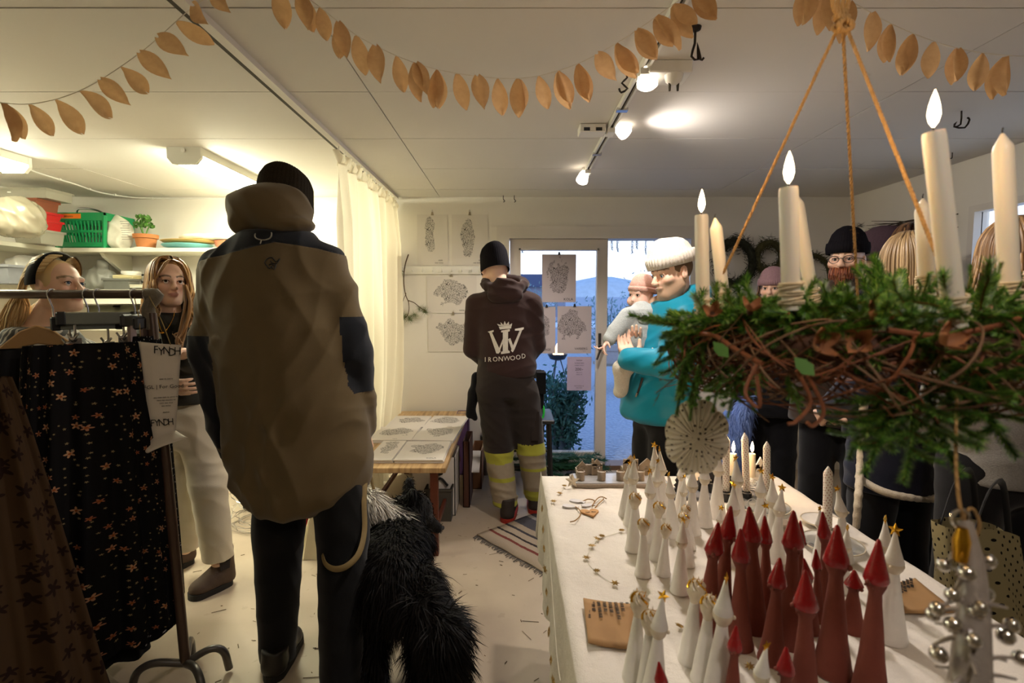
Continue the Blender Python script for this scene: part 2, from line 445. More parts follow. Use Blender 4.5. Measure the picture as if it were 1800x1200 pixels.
def leaf(w_, h_, M):
    st = .075; b = MB()
    b.box((st / 2, 0, h_ / 2), (st, .05, h_)).box((w_ - st / 2, 0, h_ / 2), (st, .05, h_)).box((w_ / 2, 0, h_ - st / 2), (w_ - 2 * st, .05, st)).box((w_ / 2, 0, st / 2 + .01), (w_ - 2 * st, .05, st + .02))
    g = MB(); g.mi = 0
    iw, ih = w_ - 2 * st, h_ - 2 * st
    for x in (st + .008, w_ - st - .008): g.box((x, 0, h_ / 2), (.016, .062, ih))
    for z in (st + .028, h_ - st - .008): g.box((w_ / 2, 0, z), (iw, .062, .016))
    o = b.mesh('door_leaf'); o.transform(M); lf = put(o, 'door_leaf', m_frame, dr)
    o = g.mesh('glazing_bead'); o.transform(M); put(o, 'glazing_bead', m_frame, lf)
    o = MB().box((w_ / 2, 0, h_ / 2), (iw - .02, .006, ih - .02)).mesh('pane'); o.transform(M); put(o, 'pane', m_glass, lf)
    return lf
LX0, LX1 = DX0 + .045, P(1066, 600, y=BW + .02).x
lf = leaf(LX1 - LX0, DT - .085, Matrix.Translation((LX0, BW + .03, .042)))
hz = P(1055, 600, y=BW).z; hx = P(1054, 600, y=BW).x
hd = MB(); hd.box((hx, BW - .002, hz), (.022, .012, .14)).tube([(hx, BW - .01, hz - .03), (hx, BW - .045, hz - .035)], .008)
hd.tube([(hx + .012, BW - .045, hz - .03), (hx - .03, BW - .05, hz - .15)], .009)
hd.obj('door_handle', mat('handle_metal', '5b5550', .35, metal=.8), lf, .6)
R = Matrix.Translation((DX1 - .04, BW + .13, .042)) @ Matrix.Rotation(radians(71), 4, 'Z')
lf2 = leaf(LX1 - LX0, DT - .085, R)
MB().box((DX1 - .045, BW + .10, 1.63), (.03, .03, .1)).box((DX1 - .045, BW + .10, .4), (.03, .03, .1)).obj('hinge', m_chrome, dr)

# ------------------------------------------------------------------ outdoors
t = NT('gravel'); co = t.coord(); v1 = t.n('TexVoronoi'); t.l(co, v1.inputs['Vector']); v1.inputs['Scale'].default_value = 26
g1 = t.noise(co, .6, 3)
col = t.mix(t.math('MULTIPLY', v1.outputs['Distance'], .9), lin('b4b8c2'), lin('7b828e')); col = t.mix(g1, col, lin('a4abb8'))
t.bump(v1.outputs['Distance'], .8, .03); m_gravel = t.done(col, .9)
n = 26; rows = []
for i in range(n):
    y = BW + .16 + (i / (n - 1)) ** 2 * 40
    rows.append([Vector((x * (1 + (y - BW) * .06), y, -.04 + max(0, y - 6.5) * .055 + .012 * sin(x * 3 + y * 2))) for x in np.linspace(-14, 14, 29)])
structure('ground_1', MB().grid(rows), m_gravel, smooth=3)
m_snow = mat('snow', 'd5dbe4', .8, .06, 6)
for sx_, sy_, rx, ry in ((2.7, 18.5, 1.8, .9), (.2, 16.2, .8, .5), (-1.5, 18, 2.0, .8)):
    b = MB(); b.ball((sx_, sy_, -.04 + (sy_ - 6.5) * .055), (rx, ry, .18), 14, 8); tag(b.obj('snow_patch', m_snow, None, 3), kind='stuff')
# wooded ridge far away
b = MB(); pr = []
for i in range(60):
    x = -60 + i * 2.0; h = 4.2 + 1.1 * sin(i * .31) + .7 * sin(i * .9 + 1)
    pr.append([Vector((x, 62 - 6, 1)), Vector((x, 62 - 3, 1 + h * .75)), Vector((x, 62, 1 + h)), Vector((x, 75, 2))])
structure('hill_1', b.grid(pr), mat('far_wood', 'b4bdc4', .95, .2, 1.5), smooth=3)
m_twig = mat('bare_twigs', '6d7a80', .9, .3, 20); m_leafd = mat('bush_leaf', '6f8a8c', .9, .35, 12)
def bush(loc, h, w_, label, seed, group, cat='bush', lm=None, n=900, sz=.05):
    r = random.Random(seed); b = MB(); e_ = thing('bare_bush' if cat == 'bush' else 'shrub', loc, label, cat, group)
    tips = []
    for i in range(26):
        a = r.uniform(0, 2 * pi); rr = r.uniform(.1, .5) * w_; z = r.uniform(.6, 1) * h
        p = [Vector((.1 * cos(a), .1 * sin(a), 0)), Vector((rr * .5 * cos(a), rr * .5 * sin(a), z * .5)), Vector((rr * cos(a + .3), rr * sin(a + .3), z))]
        b.tube(curve(p, 6), [.02, .018, .016, .014, .012, .008, .004][:7], 4); tips += curve(p, 6)[2:]
    b.obj('stem', m_twig, e_)
    l = MB()
    for i in range(n):
        p = r.choice(tips) + Vector((r.gauss(0, .12) * w_, r.gauss(0, .12) * w_, r.gauss(0, .07) * h)); p.z = max(p.z, .02)
        d = Vector((r.gauss(0, 1), r.gauss(0, 1), r.gauss(.6, 1))).normalized() * sz * r.uniform(.6, 1.5); s_ = d.orthogonal().normalized() * sz * .22
        l._add([p, p + d * .5 + s_, p + d, p + d * .5 - s_], [(0, 1, 2, 3)])
    tag(l.obj('foliage', lm or m_leafd, e_), kind='stuff'); return e_
for i, (x, y, h, w_, lb) in enumerate(((-1.6, 13, 1.7, 2.6, 'dusky bush outside behind the man in the brown hoodie'), (.6, 15.5, 1.5, 2.2, 'dusky bush outside behind the middle sheet on the door glass'),
        (2.2, 11.0, 1.4, 1.8, 'dusky bush outside left of the baby seen through the door glass'), (4.6, 15.5, 1.9, 2.4, 'dusky bush outside just behind the baby through the open doorway'), (7.6, 17.5, 2.1, 2.6, 'dusky bush outside near the open door leaf'))):
    bush((x, y, -.05 + (y - 6.5) * .055), h, w_, lb, 20 + i, 'bushes at the edge of the gravel yard', sz=.10, n=900)
p0 = P(984, 800, z=-.03)
bush((p0.x, p0.y, -.04), .78, .42, 'small spruce shrub standing outside the glazed door leaf', 5, None, 'shrub', mat('spruce_blue', '3f6f63', .85, .3, 15), 2600, .06)
# house far off
hy = 24; q = P(930, 506, y=hy)
hs = thing('house', (q.x, hy, .9), 'distant low house with pitched roof beyond the yard', 'house')
MB().box((0, 0, .5), (3.2, 2, 1.6)).obj('wall', mat('house_wall', '8d8fa0', .8), hs)
MB().prism([(-1.9, 0), (1.9, 0), (1.3, .55), (-1.3, .55)], 2.6, Matrix.Translation((0, 0, 1.3)) @ Matrix.Rotation(pi / 2, 4, 'X')).obj('roof', mat('house_roof', '4c5470', .8), hs)
for i in (-1, 0, 1): MB().box((i * .9, -1.01, .7), (.4, .04, .5)).obj('window', mat('house_window', 'b8c4dc', .3), hs)
# fire bowl
q = P(980, 640, y=9.0); fb = thing('fire_bowl', (q.x, 9.0, .09), 'small iron fire bowl with a flame on the gravel outside', 'fire bowl')
MB().lathe([(.02, .34), (.13, .37), (.18, .46), (.17, .46), (.12, .39), (.0, .36)], n=14).obj('bowl', m_black, fb, .7)
for a in range(3): MB().tube([(.05 * cos(a * 2.1), .05 * sin(a * 2.1), .36), (.16 * cos(a * 2.1), .16 * sin(a * 2.1), 0)], .01, 6).obj('leg', m_black, fb)
m_fire = emit('fire', (1.0, .55, .2), 9)
MB().lathe([(.02, .40), (.09, .46), (.07, .54), (.0, .66)], n=9).ball((.06, .02, .47), (.05, .05, .07)).obj('flame', m_fire, fb, 1)
# crates on a little trestle outside the open doorway
q = P(1086, 690, y=8.2); tb = thing('trestle', (q.x, 8.2, .05), 'small wooden trestle outside the open doorway', 'trestle')
m_crate = mat('weathered_wood', '8a8177', .8, .2, 12)
MB().box((0, 0, .42), (.75, .4, .04)).obj('top', m_crate, tb)
for sx_ in (-1, 1):
    for sy_ in (-1, 1): MB().tube([(sx_ * .3, sy_ * .15, .41), (sx_ * .34, sy_ * .18, 0)], .02, 5).obj('leg', m_crate, tb)
cb = MB().box((q.x - .04, 8.2, .05 + .44 + .14), (.5, .34, .28)).box((q.x - .04, 8.02, .05 + .44 + .25), (.52, .01, .1)).obj('carton', mat('pale_card', 'a99f9c', .8), None)
tag(cb, 'pale carton on the trestle outside', 'box')
cb = MB().ball((q.x + .2, 8.15, .05 + .44 + .34), (.22, .14, .1), 12, 8).obj('snow_cap', m_snow, cb, 3)

# ------------------------------------------------------------------ ceiling lamps
m_tube = emit('fluorescent_diffuser', (1.0, .98, .72), FLUO)
m_case = mat('lamp_casing', 'dddbd0', .4, .03, 4)
def fixture(x, y0, y1, label):
    L = y1 - y0; f = thing('fluorescent_lamp', (x, y0, CE), label, 'ceiling lamp')
    def sec(y, w0=.095, w1=.095): return
    body = [(-.095, 0), (.095, 0), (.095, -.045), (-.095, -.045)]
    MB().prism(body, L - .03, Matrix.Translation((0, L / 2, 0)) @ Matrix.Rotation(pi / 2, 4, 'X')).obj('casing', m_case, f)
    dif = [(-.09, -.046), (.09, -.046), (.09, -.06), (.06, -.088), (-.06, -.088), (-.09, -.06)]
    MB().prism(dif, L - .05, Matrix.Translation((0, L / 2, 0)) @ Matrix.Rotation(pi / 2, 4, 'X')).obj('diffuser', m_tube, f)
    cap = [(-.096, .0), (.096, .0), (.096, -.06), (.066, -.094), (-.066, -.094), (-.096, -.06)]
    for y in (.012, L - .012):
        c = MB().prism(cap, .024, Matrix.Translation((0, y, 0)) @ Matrix.Rotation(pi / 2, 4, 'X')).obj('end_cap', m_case, f)
        MB().lathe([(.012, 0), (.012, .006), (.0, .007)], (0, y - .012 if y < .1 else y + .012, -.02), 10, Matrix.Rotation(pi / 2 if y < .1 else -pi / 2, 3, 'X')).obj('screw_cover', m_white, c)
    return f
qa = P(322, 258, z=CE); fixture(qa.x, qa.y, qa.y + 1.25, 'long fluorescent ceiling lamp behind the hooded man')
qb = P(28, 283, z=CE); fixture(-3.03, 1.95, 3.2, 'fluorescent ceiling lamp cut off by the left picture edge')
pts = [(-3.03, 3.2, CE - .03)] + [tuple(P(u, v, z=CE - .008)) for u, v in ((62, 302), (130, 323), (185, 340))] + [(-2.98, BW - .02, CE - .015), (-2.2, BW - .02, CE - .012), (-1.86, qa.y + 1.2, CE - .03)]
cab = thing('ceiling_cable', pts[0], 'thin white cable clipped to the ceiling between the fluorescent lamps', 'cable')
cp = curve(pts, 48); o = MB().tube(cp, .006, 6).obj('wire', m_white, cab, 3, True)
for i in (6, 13, 20, 26, 32, 38): MB().box(cp[i] + Vector((0, 0, .002)), (.02, .016, .016)).obj('clip', m_white, cab, None, True)

tr = thing('track_light_rail', (.49, 1.6, CE), 'white ceiling track rail carrying three spotlights', 'track rail')
MB().box((-.012, 0, -.012), (.010, 3.85, .024)).box((.012, 0, -.012), (.010, 3.85, .024)).obj('rail', m_white, tr)
MB().box((0, 0, -.006), (.016, 3.85, .008)).obj('groove', m_dark, tr)
for y in (-.15, .75, 1.42): MB().box((0, y, -.026), (.05, .03, .012)).obj('clamp', m_chrome, tr)
MB().box((0, 1.93, -.014), (.04, .03, .03)).obj('end_cap', m_white, tr)
t = NT('lit_glass'); m_bulb = t.done(lin('fff4e0'), .3, Emission_Color=(1, .86, .68, 1), Emission_Strength=5.0)
def spot(u, v, y, d, label, r=.039, pw=1.0):
    """shade mouth centre at pixel; d = direction the mouth points"""
    c = P(u, v, y=y) if v > 0 else Vector((.47, y, 2.17)); d = Vector(d).normalized()
    top = c - d * .075; s = thing('track_spotlight', (.49, c.y, CE - .03), label, 'spotlight', 'spotlights on the ceiling track')
    Rm = Vector((0, 0, 1)).rotation_difference(d).to_matrix()
    MB().lathe([(.010, -.05), (.021, -.042), (.024, 0), (.02, .004)], top, 16, Rm).obj('socket', m_white, s, .7, True)
    MB().lathe([(.020, .0), (.030, .016), (r, .058), (r * .98, .072), (r * .7, .081), (.0, .084)], top, 18, Rm).obj('shade', m_bulb, s, 1, True)
    k = top - d * .05
    MB().tube(curve([k, (k.x * .6 + .49 * .4, (k.y + c.y) / 2, k.z + .03), (.49, c.y, CE - .03)], 8), .009, 8).obj('arm', m_white, s, 1, True)
    MB().box((.49, c.y, CE - .035), (.036, .07, .022)).obj('adapter', m_white, s, None, True)
    lamp('spot_glow', 'SPOT', c + d * .035, SPOT * pw, (1, .90, .81), .04, Vector((0, 0, -1)).rotation_difference(d).to_euler(), radians(165))
spot(1138, 152, 1.98, (.02, -.1, -1), 'nearest track spotlight, pointing straight down')
spot(1102, 235, 2.62, (.75, -.25, -.75), 'middle track spotlight, turned to the right', .039, .55)
spot(1022, 320, 3.4, (-.35, -.2, -1), 'farthest track spotlight, at the rail end near the door')
spot(1500, -700, -.15, (0, .45, -1), 'track spotlight on the rail above the camera side of the table', .039, .38)
# boxes beside the rail
q = P(1180, 104, z=CE); b = thing('junction_box', (q.x + .03, q.y, CE), 'white junction box on the ceiling right of the nearest spotlight', 'junction box')
MB().box((-.03, .06, -.022), (.16, .12, .044)).obj('casing', m_white, b, bevel=.004); MB().lathe([(.035, 0), (.03, -.02), (.012, -.035), (0, -.036)], (-.01, .03, -.044), 12).obj('socket', m_white, b, .7)
for i in (-1, 1): MB().lathe([(.006, 0), (.004, -.03)], (-.01 + i * .015, .03, -.07), 6).obj('pin', m_dark, b)
q = P(1040, 222, z=CE); b = thing('power_socket', (q.x, q.y, CE), 'white ceiling power socket left of the rail', 'power socket')
MB().box((0, 0, -.02), (.13, .09, .04)).obj('casing', m_white, b, bevel=.004)
for i in (-1, 1):
    MB().box((i * .03, -.046, -.028), (.03, .004, .016)).obj('opening', m_black, b)
# little hooks
m_hook = mat('iron_hook', '2c241f', .5, metal=.6)
def hook(u, v, pts, label, r=.004, z=CE):
    q = P(u, v, z=z); h = MB().tube(curve([q + Vector(p) for p in pts], 14), r, 6).obj('ceiling_hook', m_hook, None, 1); tag(h, label, 'hook'); return h
hook(1222, 48, [(0, 0, 0), (0, 0, -.05), (-.01, 0, -.09), (.012, 0, -.10), (.008, 0, -.05), (.02, 0, -.10), (.03, 0, -.095)], 'dark ceiling hook with a short chain beside the spotlights')
q = P(1222, 48, z=CE); tag(MB().lathe([(.02, 0), (.018, -.008), (.006, -.012)], q, 12).obj('hook_plate', m_hook, D.objects['ceiling_hook'], None, True))
hook(1690, 195, [(0, 0, 0), (0, 0, -.06), (-.03, 0, -.07), (-.02, 0, -.05), (-.03, 0, -.07), (.02, 0, -.075), (.04, 0, -.04), (.03, 0, -.03)], 'anchor shaped black ceiling hook above the right wall')
hook(1674, 268, [(0, 0, 0), (0, 0, -.03), (-.01, 0, -.035)], 'small ceiling hook beside the tallest lit candle', .003)
hook(885, 346, [(0, -.06, 0), (0, -.06, -.03), (.012, -.06, -.045), (0, -.06, -.055)], 'left one of two small hooks over the door', .003)
hook(904, 346, [(0, -.06, 0), (0, -.06, -.03), (.012, -.06, -.045), (0, -.06, -.055)], 'right one of two small hooks over the door', .003)
hook(1098, 122, [(0, 0, 0), (.01, 0, -.03), (-.01, 0, -.05), (.012, 0, -.07), (-.012, 0, -.085), (-.02, 0, -.07)], 'brass chain hook half behind the leaf garland', .004)

# ------------------------------------------------------------------ curtain
t = NT('sheer_curtain'); co = t.coord(); nz = t.noise(co, 260, 2)
tr_ = t.n('BsdfTranslucent'); tr_.inputs[0].default_value = (*lin('f2ead6'), 1)
ms = t.n('MixShader'); ms.inputs[0].default_value = .45; t.done(t.mix(nz, lin('d9d0bd'), lin('e8e0cf')), .9, spec=.1)
t.l(t.b.outputs[0], ms.inputs[1]); t.l(tr_.outputs[0], ms.inputs[2]); t.l(ms.outputs[0], t.t.nodes['Material Output'].inputs[0]); m_curt = t.m
CX = -.955
cu = thing('curtain', (CX, 2.86, 0), 'floor length sheer white curtain drawn along the ceiling rail', 'curtain')
def cprof(s, z):
    y = 2.86 + s * 1.44; k = min(1, max(0, (2.27 - z) / .35))
    wv = sin(s * 42 + .7 * sin(s * 9)) * (.018 + .03 * k) + .012 * sin(s * 95 + z * 1.5) * (1 - .3 * k) + .02 * sin(s * 15 + z) * k - .05 * min(1, max(0, (.9 - z) / .4))
    return Vector((CX + wv, y + .012 * cos(s * 42) * k, z))
zs = [.03, .4, .8, 1.2, 1.6, 1.9, 2.1, 2.17, 2.20]
MB().grid([[cprof(i / 320, z) for z in zs] for i in range(321)]).obj('cloth', m_curt, cu, 3, True)
rf = []
for i in range(401):
    s = i / 400; a = s * 130
    rf.append([Vector((CX + .022 * sin(a + j * 1.3) * (1 if j else .5) + .008 * sin(a * 2.3), 2.86 + s * 1.44 + .006 * cos(a * 1.7), 2.19 + .035 * j + .008 * sin(a * .9) * (j == 2))) for j in range(3)])
MB().grid(rf).obj('ruffled_heading', m_curt, cu, 3, True)
for i in range(14): MB().tube([(CX, 2.88 + i * .108, 2.25), (CX, 2.88 + i * .108 + .01, CE - .02)], .004, 5).obj('rail_hook', m_white, cu, None, True)
# ------------------------------------------------------------------ shelves of the work corner
m_shelf = mat('white_shelf', 'dcd8c8', .5, .04, 5)
def shelf(label, x0, x1, y0, y1, z, th=.03, brackets=(), fascia=0):
    s = thing('wall_shelf', ((x0 + x1) / 2, (y0 + y1) / 2, z - th), label, 'shelf')
    MB().box((0, 0, th / 2), (x1 - x0, y1 - y0, th)).obj('board', m_shelf, s, bevel=.003)
    if fascia: MB().box((0, -(y1 - y0) / 2 - .009, th - fascia / 2), (x1 - x0, .018, fascia)).obj('fascia', m_shelf, s)
    for bx in brackets:
        MB().prism([(0, 0), (-.30, 0), (-.28, -.03), (0, -.20)], .03, Matrix.Translation((bx - (x0 + x1) / 2, (y1 - y0) / 2, -.001)) @ Matrix(((0, 0, 1, 0), (1, 0, 0, 0), (0, 1, 0, 0), (0, 0, 0, 1)))).obj('bracket', m_shelf, s)
    return s
SY = 3.98; Z1 = 1.855; Z2 = 1.535; Z3 = 1.245
shelf('upper white shelf on the back wall under the fluorescent lamp', -3.46, -1.0, SY, BW, Z1, .032, (-3.2, -2.0))
shelf('upper white shelf along the left wall', LW, -3.48, 2.2, BW, Z1, .032)
shelf('lower white shelf on the back wall with the bucket on it', -3.40, -1.6, SY, BW, Z2, .032, (), .11)
shelf('lower white shelf along the left wall behind the blond person', LW, -3.42, 2.2, BW, Z2 + .02, .032)
shelf('lowest wooden shelf on the back wall below the bucket', -3.40, -1.6, SY + .05, BW, Z3, .03)
m_green = mat('green_plastic', '0f8a50', .4, .08, 10); m_orange = mat('orange_label', 'e8791c', .6, .1, 20)
# shopping basket of slats
q0 = P(95, 436, y=SY + .05); q1 = P(182, 430, y=SY + .05); bk = thing('shopping_basket', ((q0.x + q1.x) / 2 + .02, SY + .17, Z1), 'green slatted plastic shopping basket with an orange label on the upper shelf', 'basket')
wT, dT, wB, dB, hB = .44, .30, .36, .24, .27
MB().prism([(-wB / 2, -dB / 2), (wB / 2, -dB / 2), (wB / 2, dB / 2), (-wB / 2, dB / 2)], .012, Matrix.Translation((0, 0, .006))).obj('base', m_green, bk)
b = MB()
for z, wd, dd, hh in ((hB - .03, wT, dT, .06), (.03, wB + .008, dB + .008, .035), (.13, .395, .265, .02)):
    for sx_, sy_ in ((0, -1), (0, 1), (-1, 0), (1, 0)): b.box((sx_ * wd / 2, sy_ * dd / 2, z), (wd + .012 if sx_ == 0 else .012, .012 if sx_ == 0 else dd + .012, hh))
b.obj('rim', m_green, bk)
sl = [(-1, i) for i in range(15)] + [(1, i) for i in range(15)] + [(-2, i) for i in range(10)] + [(2, i) for i in range(10)]
for sd, i in sl:
    n = 15 if abs(sd) == 1 else 10; f = (i + .5) / n - .5; s_ = 1 if sd > 0 else -1
    a = Vector((f * wB, s_ * dB / 2, .03)) if abs(sd) == 1 else Vector((s_ * wB / 2, f * dB, .03)); t_ = Vector((f * wT, s_ * dT / 2, hB - .04)) if abs(sd) == 1 else Vector((s_ * wT / 2, f * dT, hB - .04))
    MB().tube([a, t_], .0055, 4, flat=.6).obj('slat', m_green, bk)
for sx_ in (-1, 1):
    for sy_ in (-1, 1): MB().tube([(sx_ * wB / 2, sy_ * dB / 2, 0), (sx_ * wT / 2, sy_ * dT / 2, hB - .02)], .016, 6).obj('corner_post', m_green, bk)
MB().box((-.06, -dT / 2 - .008, hB - .028), (.20, .004, .036)).obj('label_strip', m_orange, bk)
m_txt = mat('ink', '1c1a18', .8)
text('label_print', 'nuınuıııu', .026, Matrix.Translation((bk.location.x - .06, bk.location.y - dT / 2 - .011, Z1 + hB - .028)) @ Matrix.Rotation(pi / 2, 4, 'X'), mat('dark_orange', '8a3a08', .7), bk)
MB().tube(curve([(-.16, .05, hB), (-.12, .02, hB + .06), (.02, .02, hB + .05), (.1, .05, hB)], 12), .008, 6).obj('handle', m_chrome, bk, 1)
# stacked tubs and bags on the left
m_redp = mat('red_plastic', 'b5171a', .4); m_brp = mat('brown_box_card', '7a3e22', .6); t = NT('cloudy_plastic'); m_cloud = t.done(lin('cfcabb'), .25, Transmission_Weight=.5, Alpha=.75)
q = P(64, 437, y=3.75); X = q.x
def crate(name, label, loc, d, m, tp=.88, cat='tub', lid=None, gr=None):
    e_ = thing(name, loc, label, cat, gr); b = MB(); W, Dp, H = d
    o = [(-W / 2, -Dp / 2), (W / 2, -Dp / 2), (W / 2, Dp / 2), (-W / 2, Dp / 2)]
    vs = [(x * tp, y * tp, 0) for x, y in o] + [(x, y, H) for x, y in o] + [(x * .93, y * .93, H) for x, y in o] + [(x * tp * .93, y * tp * .93, .008) for x, y in o]
    fs = [(3, 2, 1, 0)] + [(i, (i + 1) % 4, 4 + (i + 1) % 4, 4 + i) for i in range(4)] + [(4 + i, 4 + (i + 1) % 4, 8 + (i + 1) % 4, 8 + i) for i in range(4)] + [(8 + i, 8 + (i + 1) % 4, 12 + (i + 1) % 4, 12 + i) for i in range(4)] + [(12, 13, 14, 15)]
    b._add(vs, fs); b.obj('body', m, e_)
    r_ = MB(); r_.box((0, -Dp / 2, H - .008), (W + .016, .012, .016)).box((0, Dp / 2, H - .008), (W + .016, .012, .016)).box((-W / 2, 0, H - .008), (.012, Dp + .01, .016)).box((W / 2, 0, H - .008), (.012, Dp + .01, .016)); r_.obj('rim', lid or m, e_)
    return e_
zz = Z1
for nm, lb, dd, mm in (('plastic_tub', 'clear plastic tub at the bottom of the stack left of the green basket', (.20, .2, .10), m_cloud), ('plastic_tub', 'red plastic tub in the stack left of the green basket', (.18, .2, .075), m_redp), ('plastic_tub', 'upper red plastic tub nested in the stack left of the green basket', (.175, .2, .055), m_redp), ('carton', 'reddish brown carton on top of the red tubs', (.16, .18, .085), m_brp)):
    crate(nm, lb, (X, 3.78, zz), dd, mm); zz += dd[2] + .001
qx = P(50, 372, y=3.55); crate('storage_box', 'clear storage box with papers on top of the stack in the corner', (X - .02, 3.80, zz), (.34, .22, .07), m_cloud, .97)
for i, a in enumerate((.1, -.15, .3)): tag(MB().box((X - .02, 3.80, zz + .015 + i * .012), (.26, .16, .006), Euler((0, 0, a))).obj('paper_sheet', m_white), ('lowest paper sheet inside the clear storage box', 'middle paper sheet inside the clear storage box', 'top paper sheet inside the clear storage box')[i], 'paper', 'papers in the storage box')
def sack(name, label, cat, c, r, m, seed, amp=.03, mouth=None, h=.01, cut=None):
    c = Vector(c); e_ = thing(name, (c.x, c.y, c.z - r[2]), label, cat); S = SDF(c - Vector(r) * 1.4 - Vector((.05,) * 3), c + Vector(r) * 1.5 + Vector((.05,) * 3), h)
    S.ell(c, r, .03); S.ell(c - Vector((0, 0, r[2] * .45)), (r[0] * .92, r[1] * .95, r[2] * .55), .03)
    if mouth: S.cone(c + Vector((0, 0, r[2] * .8)), c + Vector(mouth), .03, .045, .03)
    S.cut((0, 0, c.z - r[2] * .98), (0, 0, -1)); sdf_obj(S, 'body', m, e_, amp, ((40, 10, 12), (10, 30, 24), (24, -18, 8)), seed); return e_
t = NT('clear_bag'); m_bag = t.done(lin('a9a28c'), .25, Transmission_Weight=.35, Alpha=.85)
sack('plastic_bag', 'translucent plastic bag on the left wall shelf left of the red tubs', 'bag', (P(32, 410, y=3.45).x, 3.45, Z1 + .14), (.15, .15, .14), m_bag, 3, .03)
sack('plastic_bag', 'grey plastic bag slumped on the lower shelf right of the hairband', 'bag', (P(166, 485, y=4.1).x, 4.14, Z2 + .09), (.14, .09, .09), mat('grey_bag_film', '8b8a83', .35, .2, 8), 5, .025, (.05, -.02, .11))
sack('plastic_bag', 'dark grey plastic bag on the lower left shelf', 'bag', (P(45, 470, y=3.6).x, 3.6, Z2 + .13), (.12, .14, .10), mat('dark_bag_film', '77736c', .4, .2, 8), 8, .025)
crate('crate', 'grey plastic crate on the lower shelf at the left picture edge', (P(28, 505, y=3.45).x, 3.45, Z2 + .021), (.2, .3, .12), mat('grey_crate', '6a6b70', .5), .92, 'crate')
# white cloth hanging over the shelf upright
rows = []
for i in range(30):
    s = i / 29; r_ = []
    for j in range(12):
        z = j / 11; y = 2.95 + s * .42; r_.append(Vector((-3.46 + .03 * sin(s * 22 + z) + .05 * z * (1 - s), y + .10 * z * sin(s * 3), Z1 + .06 - z * (.30 + .08 * sin(s * 9)))))
    rows.append(r_)
o = MB().grid(rows).obj('white_cloth', cloth('white_linen', 'd6d1bd', .9), None, 3); o.modifiers.new('t', 'SOLIDIFY').thickness = .003; tag(o, 'white cloth hanging off the left wall shelf', 'cloth')
# paper parcel, flower pot, boards
sack('paper_bag', 'crumpled white paper bag with print right of the green basket', 'bag', (P(208, 412, y=4.1).x, 4.10, Z1 + .135), (.115, .08, .135), mat('white_paper_bag', 'dedacb', .8), 9, .045)
for i in range(9): MB().box((P(199, 0, y=4.02).x + .004 * (i % 3), 4.014, Z1 + .205 - i * .017), (.07 - .02 * (i % 4 == 2), .0015, .004)).obj('printed_line', mat('grey_ink', '8d8a80', .9) if i == 0 else D.materials['grey_ink'], D.objects['paper_bag'], None, True)
q = P(257, 430, y=4.1); pt = thing('potted_plant', (q.x, 4.10, Z1), 'small leafy plant in a terracotta pot on the upper shelf', 'potted plant')
m_terra = mat('terracotta', 'b3713f', .8, .15, 30)
MB().lathe([(.055, .012), (.062, .015), (.075, .085), (.086, .085), (.088, .115), (.078, .115), (.07, .095), (0, .095)], n=24).obj('pot', m_terra, pt, .7)
MB().lathe([(.08, .0), (.085, .012), (.075, .012), (0, .008)], n=24).obj('saucer', m_white, pt, .7)
m_leafg = mat('plant_leaf', '4d7a30', .5, .3, 14); rr = random.Random(3); MB().tube(curve([(0, 0, .09), (.01, 0, .14), (.03, .01, .19)], 6), .005, 5).tube(curve([(0, 0, .09), (-.03, 0, .14), (-.05, .01, .21)], 6), .004, 5).tube(curve([(0, 0, .09), (-.01, -.02, .15), (-.01, -.02, .25)], 6), .004, 5).obj('stem', m_leafg, pt)
for i in range(46):
    a = rr.uniform(0, 6.28); el = rr.uniform(-.2, 1.3); c = Vector((-.012 + .085 * cos(a) * cos(el) * rr.uniform(.5, 1), .05 * sin(a), .19 + .075 * sin(el) * rr.uniform(.6, 1))); n_ = Vector((rr.gauss(0, .5), -1, rr.gauss(.5, .5))).normalized(); M_ = facing(c, n_) @ Matrix.Rotation(rr.uniform(0, 6), 4, 'Z')
    MB()._add([M_ @ Vector(p) for p in ((0, -.02, 0), (.014, -.006, .003), (.011, .012, .003), (0, .022, -.003), (-.011, .012, .003), (-.014, -.006, .003), (0, 0, -.002))], [(0, 1, 6), (1, 2, 6), (2, 3, 6), (3, 4, 6), (4, 5, 6), (5, 0, 6)]).obj('leaf', m_leafg, pt)
def disc(name, label, u0, u1, z, h, m, cat, y=4.12, ry=.15, rot_=0, seed=0):
    a, b_ = P(u0, 425, y=y), P(u1, 425, y=y); r = (b_.x - a.x) / 2; e_ = MB().lathe([(.0, 0), (.55, .05 * h), (.9, .45 * h), (1, .9 * h), (.98, h), (.85, .8 * h), (.5, .55 * h), (0, .5 * h)], n=28)
    me = e_.mesh(name, .8); me.transform(Matrix.Diagonal((r, ry, 1, 1))); o = put(me, name, m); o.location = ((a.x + b_.x) / 2, y, z); tag(o, label, cat); return o
disc('serving_dish', 'pale blue oval dish under the tan board', 287, 372, Z1, .04, mat('blue_glaze', '6fb3b6', .3), 'dish')
disc('serving_board', 'tan oval board stacked on the blue dish', 285, 380, Z1 + .041, .03, mat('tan_board', 'c9a25c', .5), 'board')
sack('folded_towel', 'pale folded towel on the tan board', 'towel', (P(343, 0, y=4.14).x, 4.14, Z1 + .10), (.19, .12, .03), cloth('pale_towel', 'e3ddc6'), 12, .012, h=.008)
disc('bowl', 'reddish bowl beside the hooded person on the upper shelf', 378, 412, Z1, .07, mat('red_glaze', 'b06a4a', .4), 'bowl', ry=.07); disc('plate', 'cream plate on the reddish bowl', 376, 415, Z1 + .071, .02, m_white, 'plate', ry=.09)
